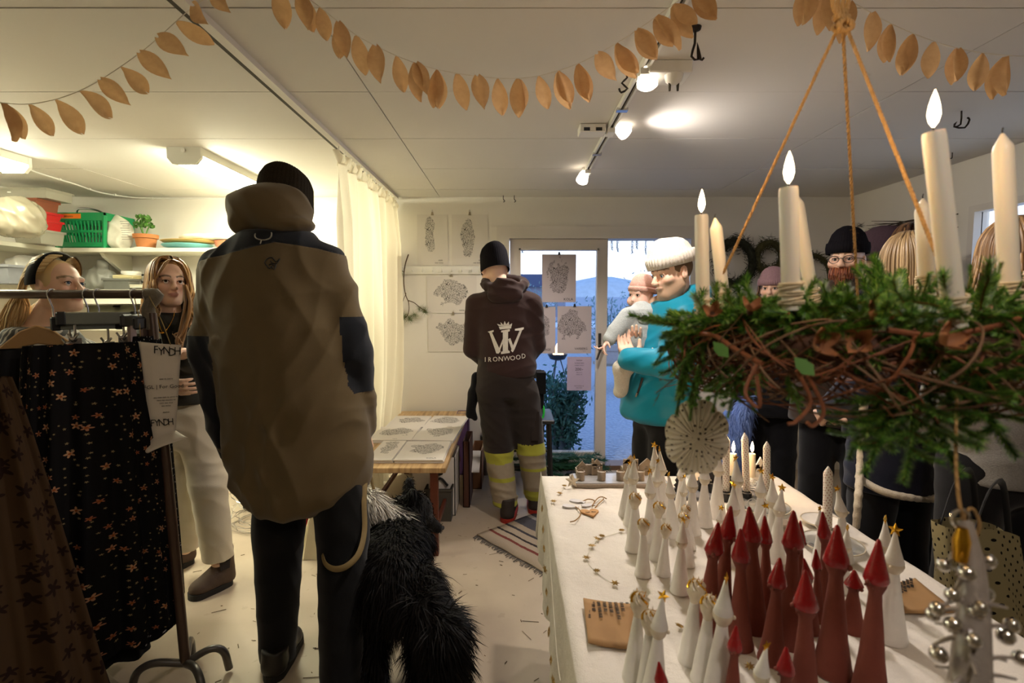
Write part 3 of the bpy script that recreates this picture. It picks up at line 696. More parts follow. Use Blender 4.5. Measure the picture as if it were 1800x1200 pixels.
# lower shelf
m_pan = mat('grey_enamel', '5f5f58', .5)
crate('baking_pan', 'grey loaf pan on the lower shelf in front of the grey bag', (P(187, 0, y=4.03).x, 4.03, Z2), (.20, .12, .085), m_pan, .95, 'pan')
o = MB().box((P(196, 0, y=4.05).x, 4.06, Z2 + .1), (.15, .12, .03), Euler((.1, .06, .1))).obj('clay_slab', mat('pale_clay', 'b7aa80', .8), bevel=.006); tag(o, 'pale clay slab lying on the loaf pan', 'slab')
q = P(228, 495, y=4.12); bkt = thing('bucket', (q.x, 4.15, Z2), 'white printed plastic bucket on the lower shelf', 'bucket'); MB().lathe([(.055, 0), (.068, .13), (.073, .13), (.073, .15), (.066, .15), (.062, .13), (.05, .01), (0, .01)], n=24).obj('body', m_white, bkt, .7)
m_blu = mat('blue_print', '4a78b0', .6)
for i, (mm, dx, dz, r_) in enumerate(((m_blu, -.02, .075, .012), (m_orange, .025, .09, .016), (mat('red_print', 'a03a22', .6), .03, .06, .013), (m_leafg, .005, .06, .01))): MB().ball((q.x + dx, 4.15 - sqrt(.0655 ** 2 - dx * dx), Z2 + dz), (r_, .004, r_), 10, 6).obj('printed_motif', mm, bkt, 1, True)
for i, (wd, c_) in enumerate(((.30, '4e4a3c'), (.26, 'cfc9b6'), (.22, 'bdb6a0'))): o = MB().box((P(226, 0, y=4.0).x, 4.02, Z2 + .008 + i * .013), (wd, .07, .011), Euler((0, 0, .03 * i))).obj('board', mat('board_%s' % c_, c_, .7)); tag(o, ('dark board at the bottom of the small stack', 'pale board in the middle of the small stack', 'topmost board of the small stack before the bucket')[i], 'board')
q = P(268, 470, y=4.15); tp = thing('teapot', (q.x, 4.17, Z2), 'pinkish teapot behind the person with long hair', 'teapot'); MB().lathe([(.04, 0), (.07, .04), (.075, .09), (.05, .14), (.02, .15), (.02, .165), (0, .17)], n=20).obj('body', mat('pink_glaze', 'b59a88', .4), tp, .7)
MB().tube(curve([(-.06, 0, .06), (-.11, 0, .07), (-.11, 0, .12), (-.055, 0, .12)], 10), .008, 6).obj('handle', m_black, tp, 1); MB().tube(curve([(.06, 0, .06), (.1, 0, .09), (.12, 0, .14)], 6), [.016, .014, .012, .011, .010, .009, .008][:7], 6).obj('spout', D.materials['pink_glaze'], tp, 1)
for i, (u, lb) in enumerate(((108, 'white stacked bowls on the lower shelf behind the hairband'), )):
    q = P(u, 470, y=4.1); b = thing('bowl', (q.x, 4.12, Z2), lb, 'bowl'); MB().lathe([(.05, 0), (.12, .09), (.115, .09), (.05, .012), (0, .012)], n=22).obj('body', m_white, b, .7); MB().lathe([(.05, .04), (.125, .13), (.12, .13), (.05, .05), (0, .05)], n=22).obj('upper_bowl', m_white, b, .7)
m_box2 = mat('olive_box', '57553f', .7)
for i, (u, dd) in enumerate(((160, .26), (212, .28))): crate('storage_box', ('olive box on the lowest shelf behind the grey hangers', 'olive box on the lowest shelf behind the chrome hooks')[i], (P(u, 0, y=4.1).x, 4.15, Z3), (dd, .2, .17), m_box2, .96, 'box')
# ------------------------------------------------------------------ things on the floor behind the hooded man
m_iron = mat('iron_frame', '1f1b18', .5, metal=.5); m_wood = mat('pale_wood', 'b08b5a', .55, .25, 9); m_redp2 = m_redp
q = P(420, 870, z=.25); ry = 3.45; rx0, rx1 = P(398, 0, y=ry).x, -1.05
rk = thing('trolley', ((rx0 + rx1) / 2, ry + .15, 0), 'low iron trolley with white shelves behind the hooded person', 'trolley')
for x in (rx0, rx1):
    for y in (ry, ry + .3): MB().tube([(x, y, .05), (x, y, .62)], .013, 6).obj('post', m_iron, rk, 1, True); c_ = MB().ball((x, y, .028), (.016, .028, .028), 10, 6).obj('castor', m_black, rk, 1, True)
for z in (.30, .56): MB().box(((rx0 + rx1) / 2, ry + .15, z), (rx1 - rx0, .32, .02)).obj('shelf_board', m_white, rk, None, True)
for i in range(4): o = MB().tube([(rx0 + .05 + i * .035, ry + .02, .318), (rx0 + .13 + i * .035, ry + .10, .40)], .006, 5).obj('metal_rod', m_chrome); tag(o, ('first metal rod from the trolley post, leaning', 'second metal rod from the trolley post, leaning', 'third metal rod from the trolley post, leaning', 'fourth metal rod from the trolley post, leaning')[i], 'rod', 'metal rods on the trolley')
crate('plastic_tub', 'red tub on the trolley shelf beside the hooded person', (P(440, 0, y=ry).x, ry + .12, .311), (.16, .14, .14), m_redp, .9)
sack('cloth_bundle', 'dark bundle on the trolley shelf', 'bundle', (P(414, 0, y=ry).x, ry + .2, .311 + .07), (.06, .08, .07), m_char if 'm_char' in globals() else m_dark, 4, .02)
wr_ = thing('wire_coil', (P(430, 0, y=3.2).x, 3.25, 0), 'loose coil of thin wire on the floor by the trolley', 'wire'); rr = random.Random(5)
for i in range(16):
    R_ = rr.uniform(.13, .24); t0 = rr.uniform(0, 6); cz = rr.uniform(.02, .07); tilt = rr.uniform(-.5, .9)
    pts = [Vector((R_ * cos(a) + rr.gauss(0, .01), R_ * sin(a) * .8, max(.004, cz + tilt * .14 * (1 + sin(a + t0)) + rr.gauss(0, .004)))) for a in np.linspace(0, 6.28, 22)]
    MB().tube(pts[:-1], .0018, 4, closed=True).obj('wire', D.materials['chrome'], wr_, 1)
# tote bag and red basket between the legs
tb = thing('paper_carrier', (P(545, 985, z=0).x, 2.75, 0), 'cream fabric carrier bag standing between the hooded person and the curtain', 'bag')
x0, x1 = P(523, 985, z=0).x, P(572, 985, z=0).x; yb_ = P(545, 985, z=0).y
rows = []
for i in range(41):
    a = 2 * pi * i / 40; r_ = []
    for j in range(9):
        z = j / 8; wx = (x1 - x0) / 2 * (1 - .55 * z); sq = lambda c_: (abs(c_) ** .5) * (1 if c_ > 0 else -1)
        r_.append(Vector(((x0 + x1) / 2 + .05 * z + wx * sq(cos(a)) + .008 * sin(a * 5 + z * 3), yb_ + .07 + .07 * (1 - .6 * z) * sq(sin(a)) + .006 * sin(a * 7), .002 + .38 * z)))
    rows.append(r_)
MB().grid(rows).obj('body', cloth('cream_canvas', 'd6cbaa', .85), tb, 3, True)
for s_ in (-1, 1): MB().tube(curve([((x0 + x1) / 2 + .0, yb_ + .07 + s_ * .03, .37), ((x0 + x1) / 2 + .05, yb_ + .07 + s_ * .02, .48), ((x0 + x1) / 2 + .09, yb_ + .07 + s_ * .03, .37)], 10), .008, 5, flat=.4).obj('handle', D.materials['cream_canvas'], tb, 1, True)
q = P(541, 905, y=3.15); rb = crate('basket', 'red slatted basket behind the cream carrier bag', (q.x + .10, 3.12, 0), (.30, .28, .36), m_redp, .85, 'basket')
for i in range(7): MB().box((-.12 + i * .04, -.138, .2), (.008, .012, .26)).obj('slat', m_redp, rb)

# ------------------------------------------------------------------ the clothes rail
m_pipe = mat('brown_pipe', '4c3a30', .35, .15, 20, metal=.3); YR = 1.89; ZR = P(100, 517, y=YR).z
rx = P(262, 560, y=YR).x; post_b = P(326, 1165, z=.09); cr = thing('clothes_rail', (post_b.x, post_b.y, 0), 'brown iron clothes rail with a bent foot, hung with dark skirts', 'clothes rail')
MB().tube([(-2.7, YR, ZR), (P(238, 0, y=YR).x, YR, ZR)], .0165, 12).obj('rail', m_pipe, cr, 1, True)
top_ = Vector((rx + .01, YR, ZR - .13)); MB().tube(curve([(P(230, 0, y=YR).x, YR, ZR), (P(250, 0, y=YR).x, YR, ZR - .004), (rx, YR, ZR - .05), top_], 14), .022, 12).obj('elbow_wrap', mat('grey_wrap', '6b6355', .8, .2, 60, .4), cr, 1, True)
MB().tube([top_ + Vector((0, 0, .06)), (post_b.x, post_b.y, .10)], .0175, 12).obj('post', m_pipe, cr, 1, True)
m_foot = mat('steel_foot', '5d5a58', .35, .1, metal=.6)
for a, L in ((.55, .13), (2.0, .14), (3.5, .16), (5.6, .15)): d_ = Vector((cos(a), sin(a), 0)); MB().tube(curve([post_b + Vector((0, 0, -.0)), post_b + d_ * L * .6 + Vector((0, 0, .025)), post_b + d_ * L * .95 + Vector((0, 0, .0)), Vector((post_b.x, post_b.y, .014)) + d_ * L * 1.08], 16), .014, 8).obj('foot', m_foot, cr, 1, True)
def hookwire(x, y, z1, parent, turn=0):
    c = Vector((x, YR, ZR)); u_ = Vector((sin(turn), cos(turn), 0)); pts = [c + u_ * .0195 * cos(a) + Vector((0, 0, .0195 * sin(a))) for a in np.linspace(-.6, pi + .4, 12)] + [c + Vector((0, 0, -.05)), Vector((x, YR, z1))]
    return MB().tube(pts, .0026, 6).obj('hook', m_chrome, parent, 1, True)
t = NT('floral_print'); 
def pmath(t):
    uv = t.n('TexCoord'); return uv.outputs['UV']
def flower_layer(t, uv, sc, r, off):
    mp = t.n('Mapping'); t.l(uv, mp.inputs[0]); mp.inputs['Scale'].default_value = (sc, sc, 1); mp.inputs['Location'].default_value = (off, off * .7, 0)
    v = t.n('TexVoronoi', voronoi_dimensions='2D'); t.l(mp.outputs[0], v.inputs['Vector']); v.inputs['Scale'].default_value = 1; v.inputs['Randomness'].default_value = .8
    s_ = t.n('VectorMath', operation='SUBTRACT'); t.l(mp.outputs[0], s_.inputs[0]); t.l(v.outputs['Position'], s_.inputs[1]); x = t.n('SeparateXYZ'); t.l(s_.outputs[0], x.inputs[0])
    a = t.math('ARCTAN2', x.outputs[1], x.outputs[0]); sw = t.n('SeparateColor'); t.l(v.outputs['Color'], sw.inputs[0])
    pet = t.math('MULTIPLY_ADD', t.math('COSINE', t.math('MULTIPLY_ADD', a, 5.0, t.math('MULTIPLY', sw.outputs[0], 6.0))), .35, .75); rad = t.math('MULTIPLY', pet, t.math('MULTIPLY_ADD', sw.outputs[1], .5 * r, .6 * r)); d = v.outputs['Distance']
    return t.math('LESS_THAN', d, rad), t.math('LESS_THAN', d, .3 * r), t.math('GREATER_THAN', sw.outputs[2], .42), sw.outputs[1]
uv = pmath(t); m1, c1, k1, w1 = flower_layer(t, uv, 21, .25, .3); m2, c2, k2, w2 = flower_layer(t, uv, 40, .16, 5.2)
base = lin('0c0b0d'); col = t.mix(t.math('MULTIPLY', m2, k2), base, lin('8a7a58')); pk = t.mix(w1, lin('8a4f3c'), lin('b08a68')); col = t.mix(t.math('MULTIPLY', m1, k1), col, pk); col = t.mix(t.math('MULTIPLY', c1, k1), col, lin('8a4a22')); m_floral = t.done(col, .85, spec=.15)
t = NT('dotted_print'); uv = pmath(t); m1, c1, k1, w1 = flower_layer(t, uv, 46, .13, .2); m_dots = t.done(t.mix(m1, lin('0d0c0f'), lin('b9b4b8')), .85, spec=.15)
t = NT('beige_floral'); uv = pmath(t); m1, c1, k1, w1 = flower_layer(t, uv, 16, .36, .2); m_beige = t.done(t.mix(m1, lin('3f2f20'), lin('231611')), .9, spec=.1)
m_blackd = cloth('black_dress', '0b0a0c', .9)
def skirt(label, c, dirv, w0, w1, z0, z1, mt, seed, pleat=14, amp=.02, d0=.02, d1=.07, name='skirt', hemw=.02, sway=(0, 0)):
    """hanging tube of cloth: c waist centre (x, y), dirv the way it is spread out"""
    r = random.Random(seed); dv = Vector((dirv[0], dirv[1], 0)).normalized(); nv = Vector((-dv.y, dv.x, 0)); e_ = thing(name, (c[0], c[1], z1), label, 'skirt' if name == 'skirt' else 'dress'); n, m = 140, 26; rows, uvs = [], []
    ph = r.uniform(0, 6)
    for i in range(n + 1):
        a = 2 * pi * i / n; row = []
        for j in range(m + 1):
            t_ = j / m; k = t_ ** .8; W = (w0 + (w1 - w0) * k) / 2; Dp = d0 + (d1 - d0) * k; p_ = amp * (.35 + .65 * t_) * (sin(a * pleat + ph + .8 * sin(3 * t_ + a)) + .4 * sin(a * pleat * 2.3 + 1 + 2 * t_))
            co_ = (abs(cos(a)) ** .8) * (1 if cos(a) > 0 else -1); z = z0 + (z1 - z0) * t_ + (hemw * sin(a * 3 + ph) * t_ ** 3)
            q = Vector((c[0] + sway[0] * t_, c[1] + sway[1] * t_, z)) + dv * (co_ * (W + p_ * .5)) + nv * (sin(a) * (Dp + p_)); row.append(q); uvs.append((i / n * (w1 * 2.3), -t_ * (z0 - z1)))
        rows.append(row)
    b = MB().grid(rows); me = b.mesh('cloth', 3); ul = me.uv_layers.new(name='UV')
    for l in me.loops: ul.data[l.index].uv = uvs[l.vertex_index]
    put(me, 'cloth', mt, e_, True); return e_, dv, nv
m_gbar = mat('grey_hanger', '7d827c', .35); m_clip = mat('clip_steel', 'b7b2b0', .25, metal=.9)
def cliphanger(label, x, dv, w, z, parent=None):
    """bar hanger with two clips; its hook rides the rail at x"""
    h = thing('clip_hanger', (x, YR, z), label, 'hanger'); dv = Vector((dv[0], dv[1], 0)).normalized(); c = Vector((x, YR, z))
    hookwire(x, YR, z + .02, h, atan2(dv.y, -dv.x) * 0); R_ = Matrix((dv, Vector((-dv.y, dv.x, 0)), Vector((0, 0, 1)))).transposed()
    MB().box(c, (w, .018, .045), R_).obj('bar', m_gbar, h, None, True, .004)
    for s_ in (-1, 1):
        MB().box(c + dv * s_ * (w / 2 + .006), (.03, .024, .05), R_).obj('end_cap', m_black, h, None, True, .005)
        p = c + dv * s_ * (w / 2 - .03); k = MB(); k.tube([p + Vector((0, 0, -.02)), p + Vector((0, 0, -.075))], .004, 5).box(p + Vector((0, 0, -.085)), (.035, .012, .03), R_); k.ball(p + Vector((.0, -.008, -.075)), .011, 8, 6); k.tube([p + Vector((-.02, -.01, -.055)), p + Vector((0, -.012, -.08)), p + Vector((.02, -.01, -.055))], .004, 5); k.obj('clip', m_clip, h, .7, True)
    return h
vd = (.62, .78)
zb = P(120, 568, y=1.8).z
cliphanger('front grey clip hanger holding the floral skirt', P(122, 0, y=YR).x, (.78, .50), .17, P(0, 568, y=1.89).z)
cliphanger('second grey clip hanger just behind the front one', P(142, 0, y=YR).x, (.80, .60), .2, P(0, 562, y=1.89).z + .006)
for i, u in enumerate((208, 231)):
    x = P(u, 0, y=YR).x; h = thing('clip_hanger', (x, YR, ZR - .1), ('slim hanger with black cap, left of the pair at the rail end', 'slim hanger with black cap nearest the rail end')[i], 'hanger'); hookwire(x, YR, ZR - .07, h)
    c = Vector((x, YR - .02, ZR - .095 - .01 * i)); MB().box(c, (.018, .10, .045)).obj('end_cap', m_black, h, None, True, .006); MB().box(c + Vector((0, 0, -.06)), (.012, .03, .085)).obj('bar', mat('pinkish_steel', '9a8580', .3, metal=.7) if i == 0 else D.materials['pinkish_steel'], h, None, True)
    k = MB(); k.ball(c + Vector((0, -.012, -.105)), .013, 10, 6).tube([c + Vector((-.03, -.01, -.085)), c + Vector((0, -.012, -.105)), c + Vector((.0, -.012, -.13))], .004, 5); k.obj('clip', m_clip, h, .7, True)
# wooden hanger with the black dress
m_hw = mat('hanger_wood', 'a9824f', .5, .15, 12); x = P(58, 0, y=YR).x; wh = thing('wooden_hanger', (x, YR, ZR - .12), 'pale wooden hanger at the left carrying a black dress', 'hanger'); hookwire(x, YR, ZR - .1, wh)
Mh = facing(P(66, 593, y=1.84), Vector((.62, -.75, 0)))
MB().prism([(-.19, -.06), (-.10, -.03), (-.045, .025), (0, .045), (.045, .025), (.10, -.03), (.19, -.06), (.19, -.09), (.09, -.06), (.035, -.03), (0, -.022), (-.035, -.03), (-.09, -.06), (-.19, -.09)], .022, Mh).obj('shoulders', m_hw, wh, None, True, .004)
skirt('long black dress hanging at the left end of the rail', (P(30, 0, y=1.80).x, 1.78), (.75, .66), .30, .62, P(0, 612, y=1.78).z, .10, m_blackd, 3, 9, .03, .04, .13, 'dress')
skirt('black skirt printed with pink and orange flowers, in the middle of the rail', (P(126, 0, y=1.74).x, 1.72), (.76, .65), .31, .44, P(0, 604, y=1.72).z, .22, m_floral, 5, 13, .018, .025, .07, sway=(-.01, 0))
skirt('black skirt with tiny pale dots, second from the rail end', (P(205, 0, y=1.80).x, 1.84), (.45, .89), .06, .20, P(0, 592, y=1.80).z, .20, m_dots, 6, 7, .010, .02, .05, sway=(-.01, 0))
skirt('black skirt with tiny pale dots, nearest the rail end', (P(236, 0, y=1.86).x, 1.86), (.45, .89), .06, .19, P(0, 596, y=1.86).z, .27, m_dots, 8, 7, .010, .02, .045, sway=(-.03, 0))
skirt('beige dress with dark blossoms, nearest us at the left edge', (P(-52, 0, y=1.55).x, 1.52), (.75, .66), .10, .30, 1.20, .02, m_beige, 9, 6, .022, .03, .06, 'dress', sway=(.14, 0))
skirt('grey green dress edge between the dotted skirts', (P(222, 0, y=1.97).x, 1.98), (.5, .86), .10, .13, P(0, 586, y=1.97).z, 1.0, cloth('sage_cloth', '6f7566', .85), 12, 7, .01, .02, .04, 'dress', sway=(.02, 0))
# sign of folded paper tied to the rail
m_paper = mat('sign_paper', 'cfc6ba', .8, .04, 4); sg = thing('paper_sign', tuple(P(262, 520, y=1.87)), 'hand lettered paper sign with a curled lower end tied to the rail end', 'sign')
YS = 1.80; L_, R_ = P(243, 600, y=YS), P(319, 606, y=YS + .05); b0, b1 = P(262, 772, y=YS + .02), P(309, 756, y=YS + .06)
def spt(s, t_):
    top__ = L_.lerp(R_, s); bot = b0.lerp(b1, s); p = top__.lerp(bot, min(t_, 1)); return p + Vector((0, -.012 * sin(pi * s), 0))
rows = [[spt(i / 12, j / 14) for j in range(15)] + [spt(i / 12, 1) + Vector((.014 * (1 - cos(a)) + .05 * (i / 12) ** 2 * sin(a), -.035 * sin(a), -.03 * sin(a) + .022 * (i / 12) * sin(a) - .006 * a)) for a in np.linspace(.2, 2.2, 7)] for i in range(13)]
o = MB().grid(rows).obj('sheet', m_paper, sg, 3, True); o.modifiers.new('t', 'SOLIDIFY').thickness = .0012
for a, b_ in (((236, 522), (247, 601)), ((262, 520), (300, 606))): MB().tube(curve([P(a[0], a[1], y=1.87), P((a[0] + b_[0]) / 2 + 3, (a[1] + b_[1]) / 2, y=1.84), P(b_[0], b_[1], y=1.82)], 8), .0016, 4).obj('string', mat('jute_thread', '8f7a4e', .9) if a[0] == 236 else D.materials['jute_thread'], sg, 1, True)
bpy.context.view_layer.update()
def onsign(s, u, v, size, name='lettering', sx=1.0, skew=0, bold=False):
    p, n_ = on_sign(u, v); put(textmesh(s, size, facing(p + n_ * .002, n_) @ Matrix.Rotation(skew, 4, 'Z'), .0004, sx=sx), name, m_txt, sg, True)
def on_sign(u, v):
    nn = ((R_ - L_).cross(b0 - L_)).normalized(); nn = nn if nn.y < 0 else -nn; r = ray(u, v); t_ = (L_ - EYE).dot(nn) / r.dot(nn); return EYE + r * t_ + nn * .014, nn
for i, ch in enumerate('FYNDHÖ'[:5]): onsign(ch, 276 + i * 9.5, 614 + (i % 2) * 2.5 + i * .6, .040, sx=.8, skew=-.05)
for i, ch in enumerate('FYNDHÖ'[:5]): onsign(ch, 270 + i * 8, 742 - i * .6, .036, sx=.75, skew=.03)
onsign('FGL | For Good', 290, 678, .0185, 'print'); 
for i, (v, s_) in enumerate(((664, 'uııu nı ııunıu'), (696, 'ıııu nıuı ııun ııı uınııı nu'), (701, 'nııuı ıuı nııuıııu ıu'), (706, 'ıunıı ııuı nuıı'), (711, 'uııı nuıuı'), (722, 'ıııunııı'))): onsign(s_, 294, v, .0085, 'print')
# ------------------------------------------------------------------ prints: maps made of tiny drawings
def printmat(name, seed, cx, cy, rx, ry, paper='d9d3cb', dens=1.0):
    t = NT(name); uv = t.n('TexCoord').outputs['UV']; mp = t.n('Mapping'); t.l(uv, mp.inputs[0]); mp.inputs['Location'].default_value = (-cx, -cy, 0)
    x = t.n('SeparateXYZ'); t.l(mp.outputs[0], x.inputs[0]); d = t.math('SQRT', t.math('ADD', t.math('POWER', t.math('DIVIDE', x.outputs[0], rx), 2), t.math('POWER', t.math('DIVIDE', x.outputs[1], ry), 2)))
    nz = t.n('TexNoise', noise_dimensions='4D'); t.l(uv, nz.inputs['Vector']); nz.inputs['Scale'].default_value = 9; nz.inputs['W'].default_value = seed * 3.1; nz.inputs['Detail'].default_value = 3
    shape = t.math('LESS_THAN', t.math('ADD', d, t.math('MULTIPLY_ADD', nz.outputs[0], 2.0, -1.0)), .85)
    v = t.n('TexVoronoi', feature='DISTANCE_TO_EDGE'); t.l(uv, v.inputs['Vector']); v.inputs['Scale'].default_value = 75 * dens; n2 = t.noise(uv, 260, 2); n3 = t.noise(uv, 30, 2)
    ink = t.math('MAXIMUM', t.math('LESS_THAN', v.outputs['Distance'], t.math('MULTIPLY', n3, .12)), t.math('GREATER_THAN', n2, .57))
    return t.done(t.mix(t.math('MULTIPLY', t.math('MULTIPLY', shape, ink), .85), lin(paper), lin('2e2a28')), .7, spec=.2)
def sheet(name, label, c, w, h, M3, mt, parent=None, cat='print', th=.0012, title=None, group=None):
    """paper of w x h centred on c; M3 columns are right, up, out"""
    c = Vector(c); b = MB(); R_ = M3
    b._add([c + R_ @ Vector((x * w / 2, y * h / 2, z)) for z in (0, th) for x, y in ((-1, -1), (1, -1), (1, 1), (-1, 1))], [(3, 2, 1, 0), (4, 5, 6, 7), (0, 1, 5, 4), (1, 2, 6, 5), (2, 3, 7, 6), (3, 0, 4, 7)])
    me = b.mesh(name); Ri = R_.transposed(); ul = me.uv_layers.new(name='UV')
    for l in me.loops: q = Ri @ (me.vertices[l.vertex_index].co - c); ul.data[l.index].uv = (q.x, q.y)
    e_ = thing(name, c, label, cat, group); put(me, 'paper', mt, e_, True)
    if title:
        for s_, (tx, ty, sz) in title:
            M = R_.to_4x4(); M.translation = c + R_ @ Vector((tx, ty, th + .0006)); text('print_title', s_, sz, M, m_txt, e_, ext=.0002)
    return e_
WALL = Matrix((Vector((1, 0, 0)), Vector((0, 0, 1)), Vector((0, -1, 0)))).transposed()
m_clipw = mat('wooden_clip', '8d8069', .6)
def wallprint(u0, u1, v0, v1, seed, title, label, y=BW - .004, shp=(0, .02, .35, .36), M3=WALL, clip=True, dens=1.0, paper='d9d3cb', clipdark=False):
    a, b_ = P(u0, v0, y=y), P(u1, v1, y=y); w, h = b_.x - a.x, a.z - b_.z; c = ((a.x + b_.x) / 2, y, (a.z + b_.z) / 2)
    e_ = sheet('wall_print' if y > BW - .02 or y < BW + .0 else 'print', label, c, w, h, M3, printmat('print_%d' % seed, seed, shp[0] * w, shp[1] * h, shp[2] * w, shp[3] * h, paper, dens), title=[(s_, (fx * w, fy * h, sz)) for s_, fx, fy, sz in title])
    if clip:
        k = Vector((c[0] + .0, y - .006, a.z + .006)); o = MB().prism([(-.011, -.012), (.011, -.012), (.006, .014), (-.006, .014)], .010, facing(k, (0, -1, 0))); o.obj('clip', m_black if clipdark else m_clipw, e_, None, True)
        if not clipdark: MB().tube([k + Vector((-.006, 0, .012)), k + Vector((-.002, -.006, .03))], .0014, 4).tube([k + Vector((.006, 0, .012)), k + Vector((.002, -.006, .03))], .0014, 4).obj('clip_wire', m_chrome, e_, None, True)
    return e_
wallprint(733, 788, 377, 466, 1, [('ııuııı', .25, -.40, .022), ('ıuııı nıııuı', .20, -.45, .02)], 'tall map print on the wall nearest the curtain, upper row', shp=(-.1, .05, .20, .40))
wallprint(794, 858, 377, 466, 2, [('nııuı', .30, -.40, .022), ('ııuı nıııuı', .2, -.45, .02)], 'tall map print in the upper row right of its neighbour, beside the black beanie', shp=(-.05, .05, .26, .36))
wallprint(750, 838, 485, 550, 3, [('uıııu', .2, -.42, .026)], 'wide map print just under the peg rail', shp=(0, .05, .40, .36))
wallprint(752, 842, 552, 618, 4, [('ıııu', .25, -.42, .026)], 'wide map print in the lowest row beside the brown hoodie', shp=(.0, .05, .42, .34))
GY = P(1000, 500, y=BW + .02).y
def glassprint(*a, **k): return wallprint(*a, y=BW + .020, clipdark=True, **k)
glassprint(953, 1012, 447, 531, 5, [('KOLA', .28, -.44, .030)], 'map print taped highest on the door glass', shp=(0, .06, .38, .36), paper='b9aeb2')
glassprint(945, 976, 539, 621, 6, [('LSÅGE', .0, -.42, .026)], 'map print on the door glass half hidden by the brown hoodie', shp=(-.2, .05, .50, .34), paper='b9aeb2')
glassprint(980, 1039, 538, 621, 7, [('VARBERG', .2, -.40, .026), ('ıu nııı', .3, -.45, .010)], 'map print on the door glass nearest the door handle', shp=(-.05, .06, .42, .36), paper='b9aeb2')
a, b_ = P(997, 627, y=BW + .02), P(1039, 686, y=BW + .02); w, h = b_.x - a.x, a.z - b_.z
sheet('price_notice', 'small lilac notice with prices under the map prints on the door glass', ((a.x + b_.x) / 2, BW + .02, (a.z + b_.z) / 2), w, h, WALL, mat('lilac_paper', 'b3a4bd', .7, .04), cat='notice',
      title=[('nıuııuııı', (0, .40 * h, .018)), ('ıu nııuıı uıııuı', (0, .32 * h, .016)), ('uıııuıııı nııuı ıı', (0, .25 * h, .015)), ('200:-', (0, .13 * h, .034)), ('nıuıı ııu ıı', (0, .04 * h, .014)), ('ıuııuııı nıı', (0, -.02 * h, .014)), ('uıııı nııuıııuı ıu', (0, -.36 * h, .015)), ('nııuı ıııuııı', (0, -.42 * h, .014))])
# peg rail and the pine branch hanging from it
a, b_ = P(700, 468, y=BW), P(860, 482, y=BW); pr_ = thing('peg_rail', ((a.x + b_.x) / 2, BW, (a.z + b_.z) / 2), 'long white peg rail with small hooks between the rows of wall prints', 'peg rail')
MB().box((0, -.008, 0), (b_.x - a.x, .016, a.z - b_.z)).obj('board', m_white, pr_, bevel=.003)
for i in range(9): x = P(709 + i * 17.3, 475, y=BW).x; MB().tube(curve([(x, BW - .016, pr_.location.z), (x, BW - .035, pr_.location.z - .012), (x, BW - .045, pr_.location.z - .002), (x, BW - .045, pr_.location.z + .014)], 8), .004, 6).obj('peg', m_white, pr_, 1, True)
m_bark = mat('bark', '54402c', .85, .25, 40, .3); m_pine = mat('pine_needle', '5d6b3c', .6, .25, 30)
br = thing('pine_branch', tuple(P(712, 475, y=BW - .05)), 'bare pine branch with green needle tufts hung on the peg rail by the curtain', 'branch'); yb2 = BW - .06
def bt(pts, r0, r1): c_ = curve([P(u, v, y=yb2 - .01 * i) for i, (u, v) in enumerate(pts)], 18); MB().tube(c_, [r0 + (r1 - r0) * i / (len(c_) - 1) for i in range(len(c_))], 6).obj('twig', m_bark, br, 1, True); return c_
bt([(718, 447), (713, 462), (710, 480), (710, 500), (713, 518), (718, 530)], .006, .004); bt([(718, 528), (719, 542), (717, 552), (712, 558)], .004, .003); bt([(718, 528), (728, 532), (738, 540), (748, 546)], .004, .003); bt([(714, 515), (708, 530), (706, 545)], .003, .002); bt([(710, 478), (703, 474), (697, 470)], .003, .002)
def tuft(c, n, L, seed, parent, mt=m_pine, wd=.0014, name='needle_tuft', flat=1.0):
    r = random.Random(seed); b = MB()
    for i in range(n):
        d = Vector((r.gauss(0, 1), r.gauss(0, 1) * flat, r.gauss(-.1, .8))).normalized() * L * r.uniform(.6, 1.1); p = Vector(c) + Vector((r.gauss(0, .008), r.gauss(0, .006), r.gauss(0, .008))); s_ = d.orthogonal().normalized() * wd
        b._add([p - s_, p + s_, p + d], [(0, 1, 2)])
    return tag(b.obj(name, mt, parent, None, True), kind='stuff')
for i, (u, v, n) in enumerate(((712, 556, 90), (704, 550, 60), (720, 560, 70), (746, 546, 90), (738, 543, 40), (698, 473, 40), (703, 480, 40), (728, 553, 40))): tuft(P(u, v, y=yb2), n, .055, 30 + i, br, flat=.5)
# ------------------------------------------------------------------ low table with the stacks of prints
TZ = .52
c00, c10, c01 = P(651, 822, z=TZ), P(780, 822, z=TZ), P(705, 737, z=TZ)
tx0, tx1, ty0, ty1 = -.935, P(783, 822, z=TZ).x, c10.y, BW - .04
lt = thing('low_table', ((tx0 + tx1) / 2, (ty0 + ty1) / 2, 0), 'low table with striped wooden top and reddish legs covered in stacked prints', 'table')
t = NT('striped_wood'); co = t.coord('Object', (26, 2, 2)); wn = t.noise(co, 1.4, 4); m_strip = t.done(t.ramp(wn, [(.3, lin('8a6a45')), (.5, lin('bd9b6c')), (.7, lin('d0b182'))]), .45)
MB().box((0, 0, TZ - .016), (tx1 - tx0, ty1 - ty0, .03)).obj('table_top', m_strip, lt, bevel=.003)
m_redleg = mat('reddish_leg', '5e2b18', .5, .2, 12)
for x in (tx0 + .05, tx1 - .07):
    for y in (ty0 + .05, ty1 - .06): MB().box((x - lt.location.x, y - lt.location.y, (TZ - .032) / 2), (.042, .042, TZ - .032)).obj('leg', m_redleg, lt)
    MB().box((x - lt.location.x, 0, .14), (.02, ty1 - ty0 - .14, .03)).obj('rail', m_redleg, lt)
FLAT = lambda a: Matrix((Vector((cos(a), sin(a), 0)), Vector((-sin(a), cos(a), 0)), Vector((0, 0, 1)))).transposed()
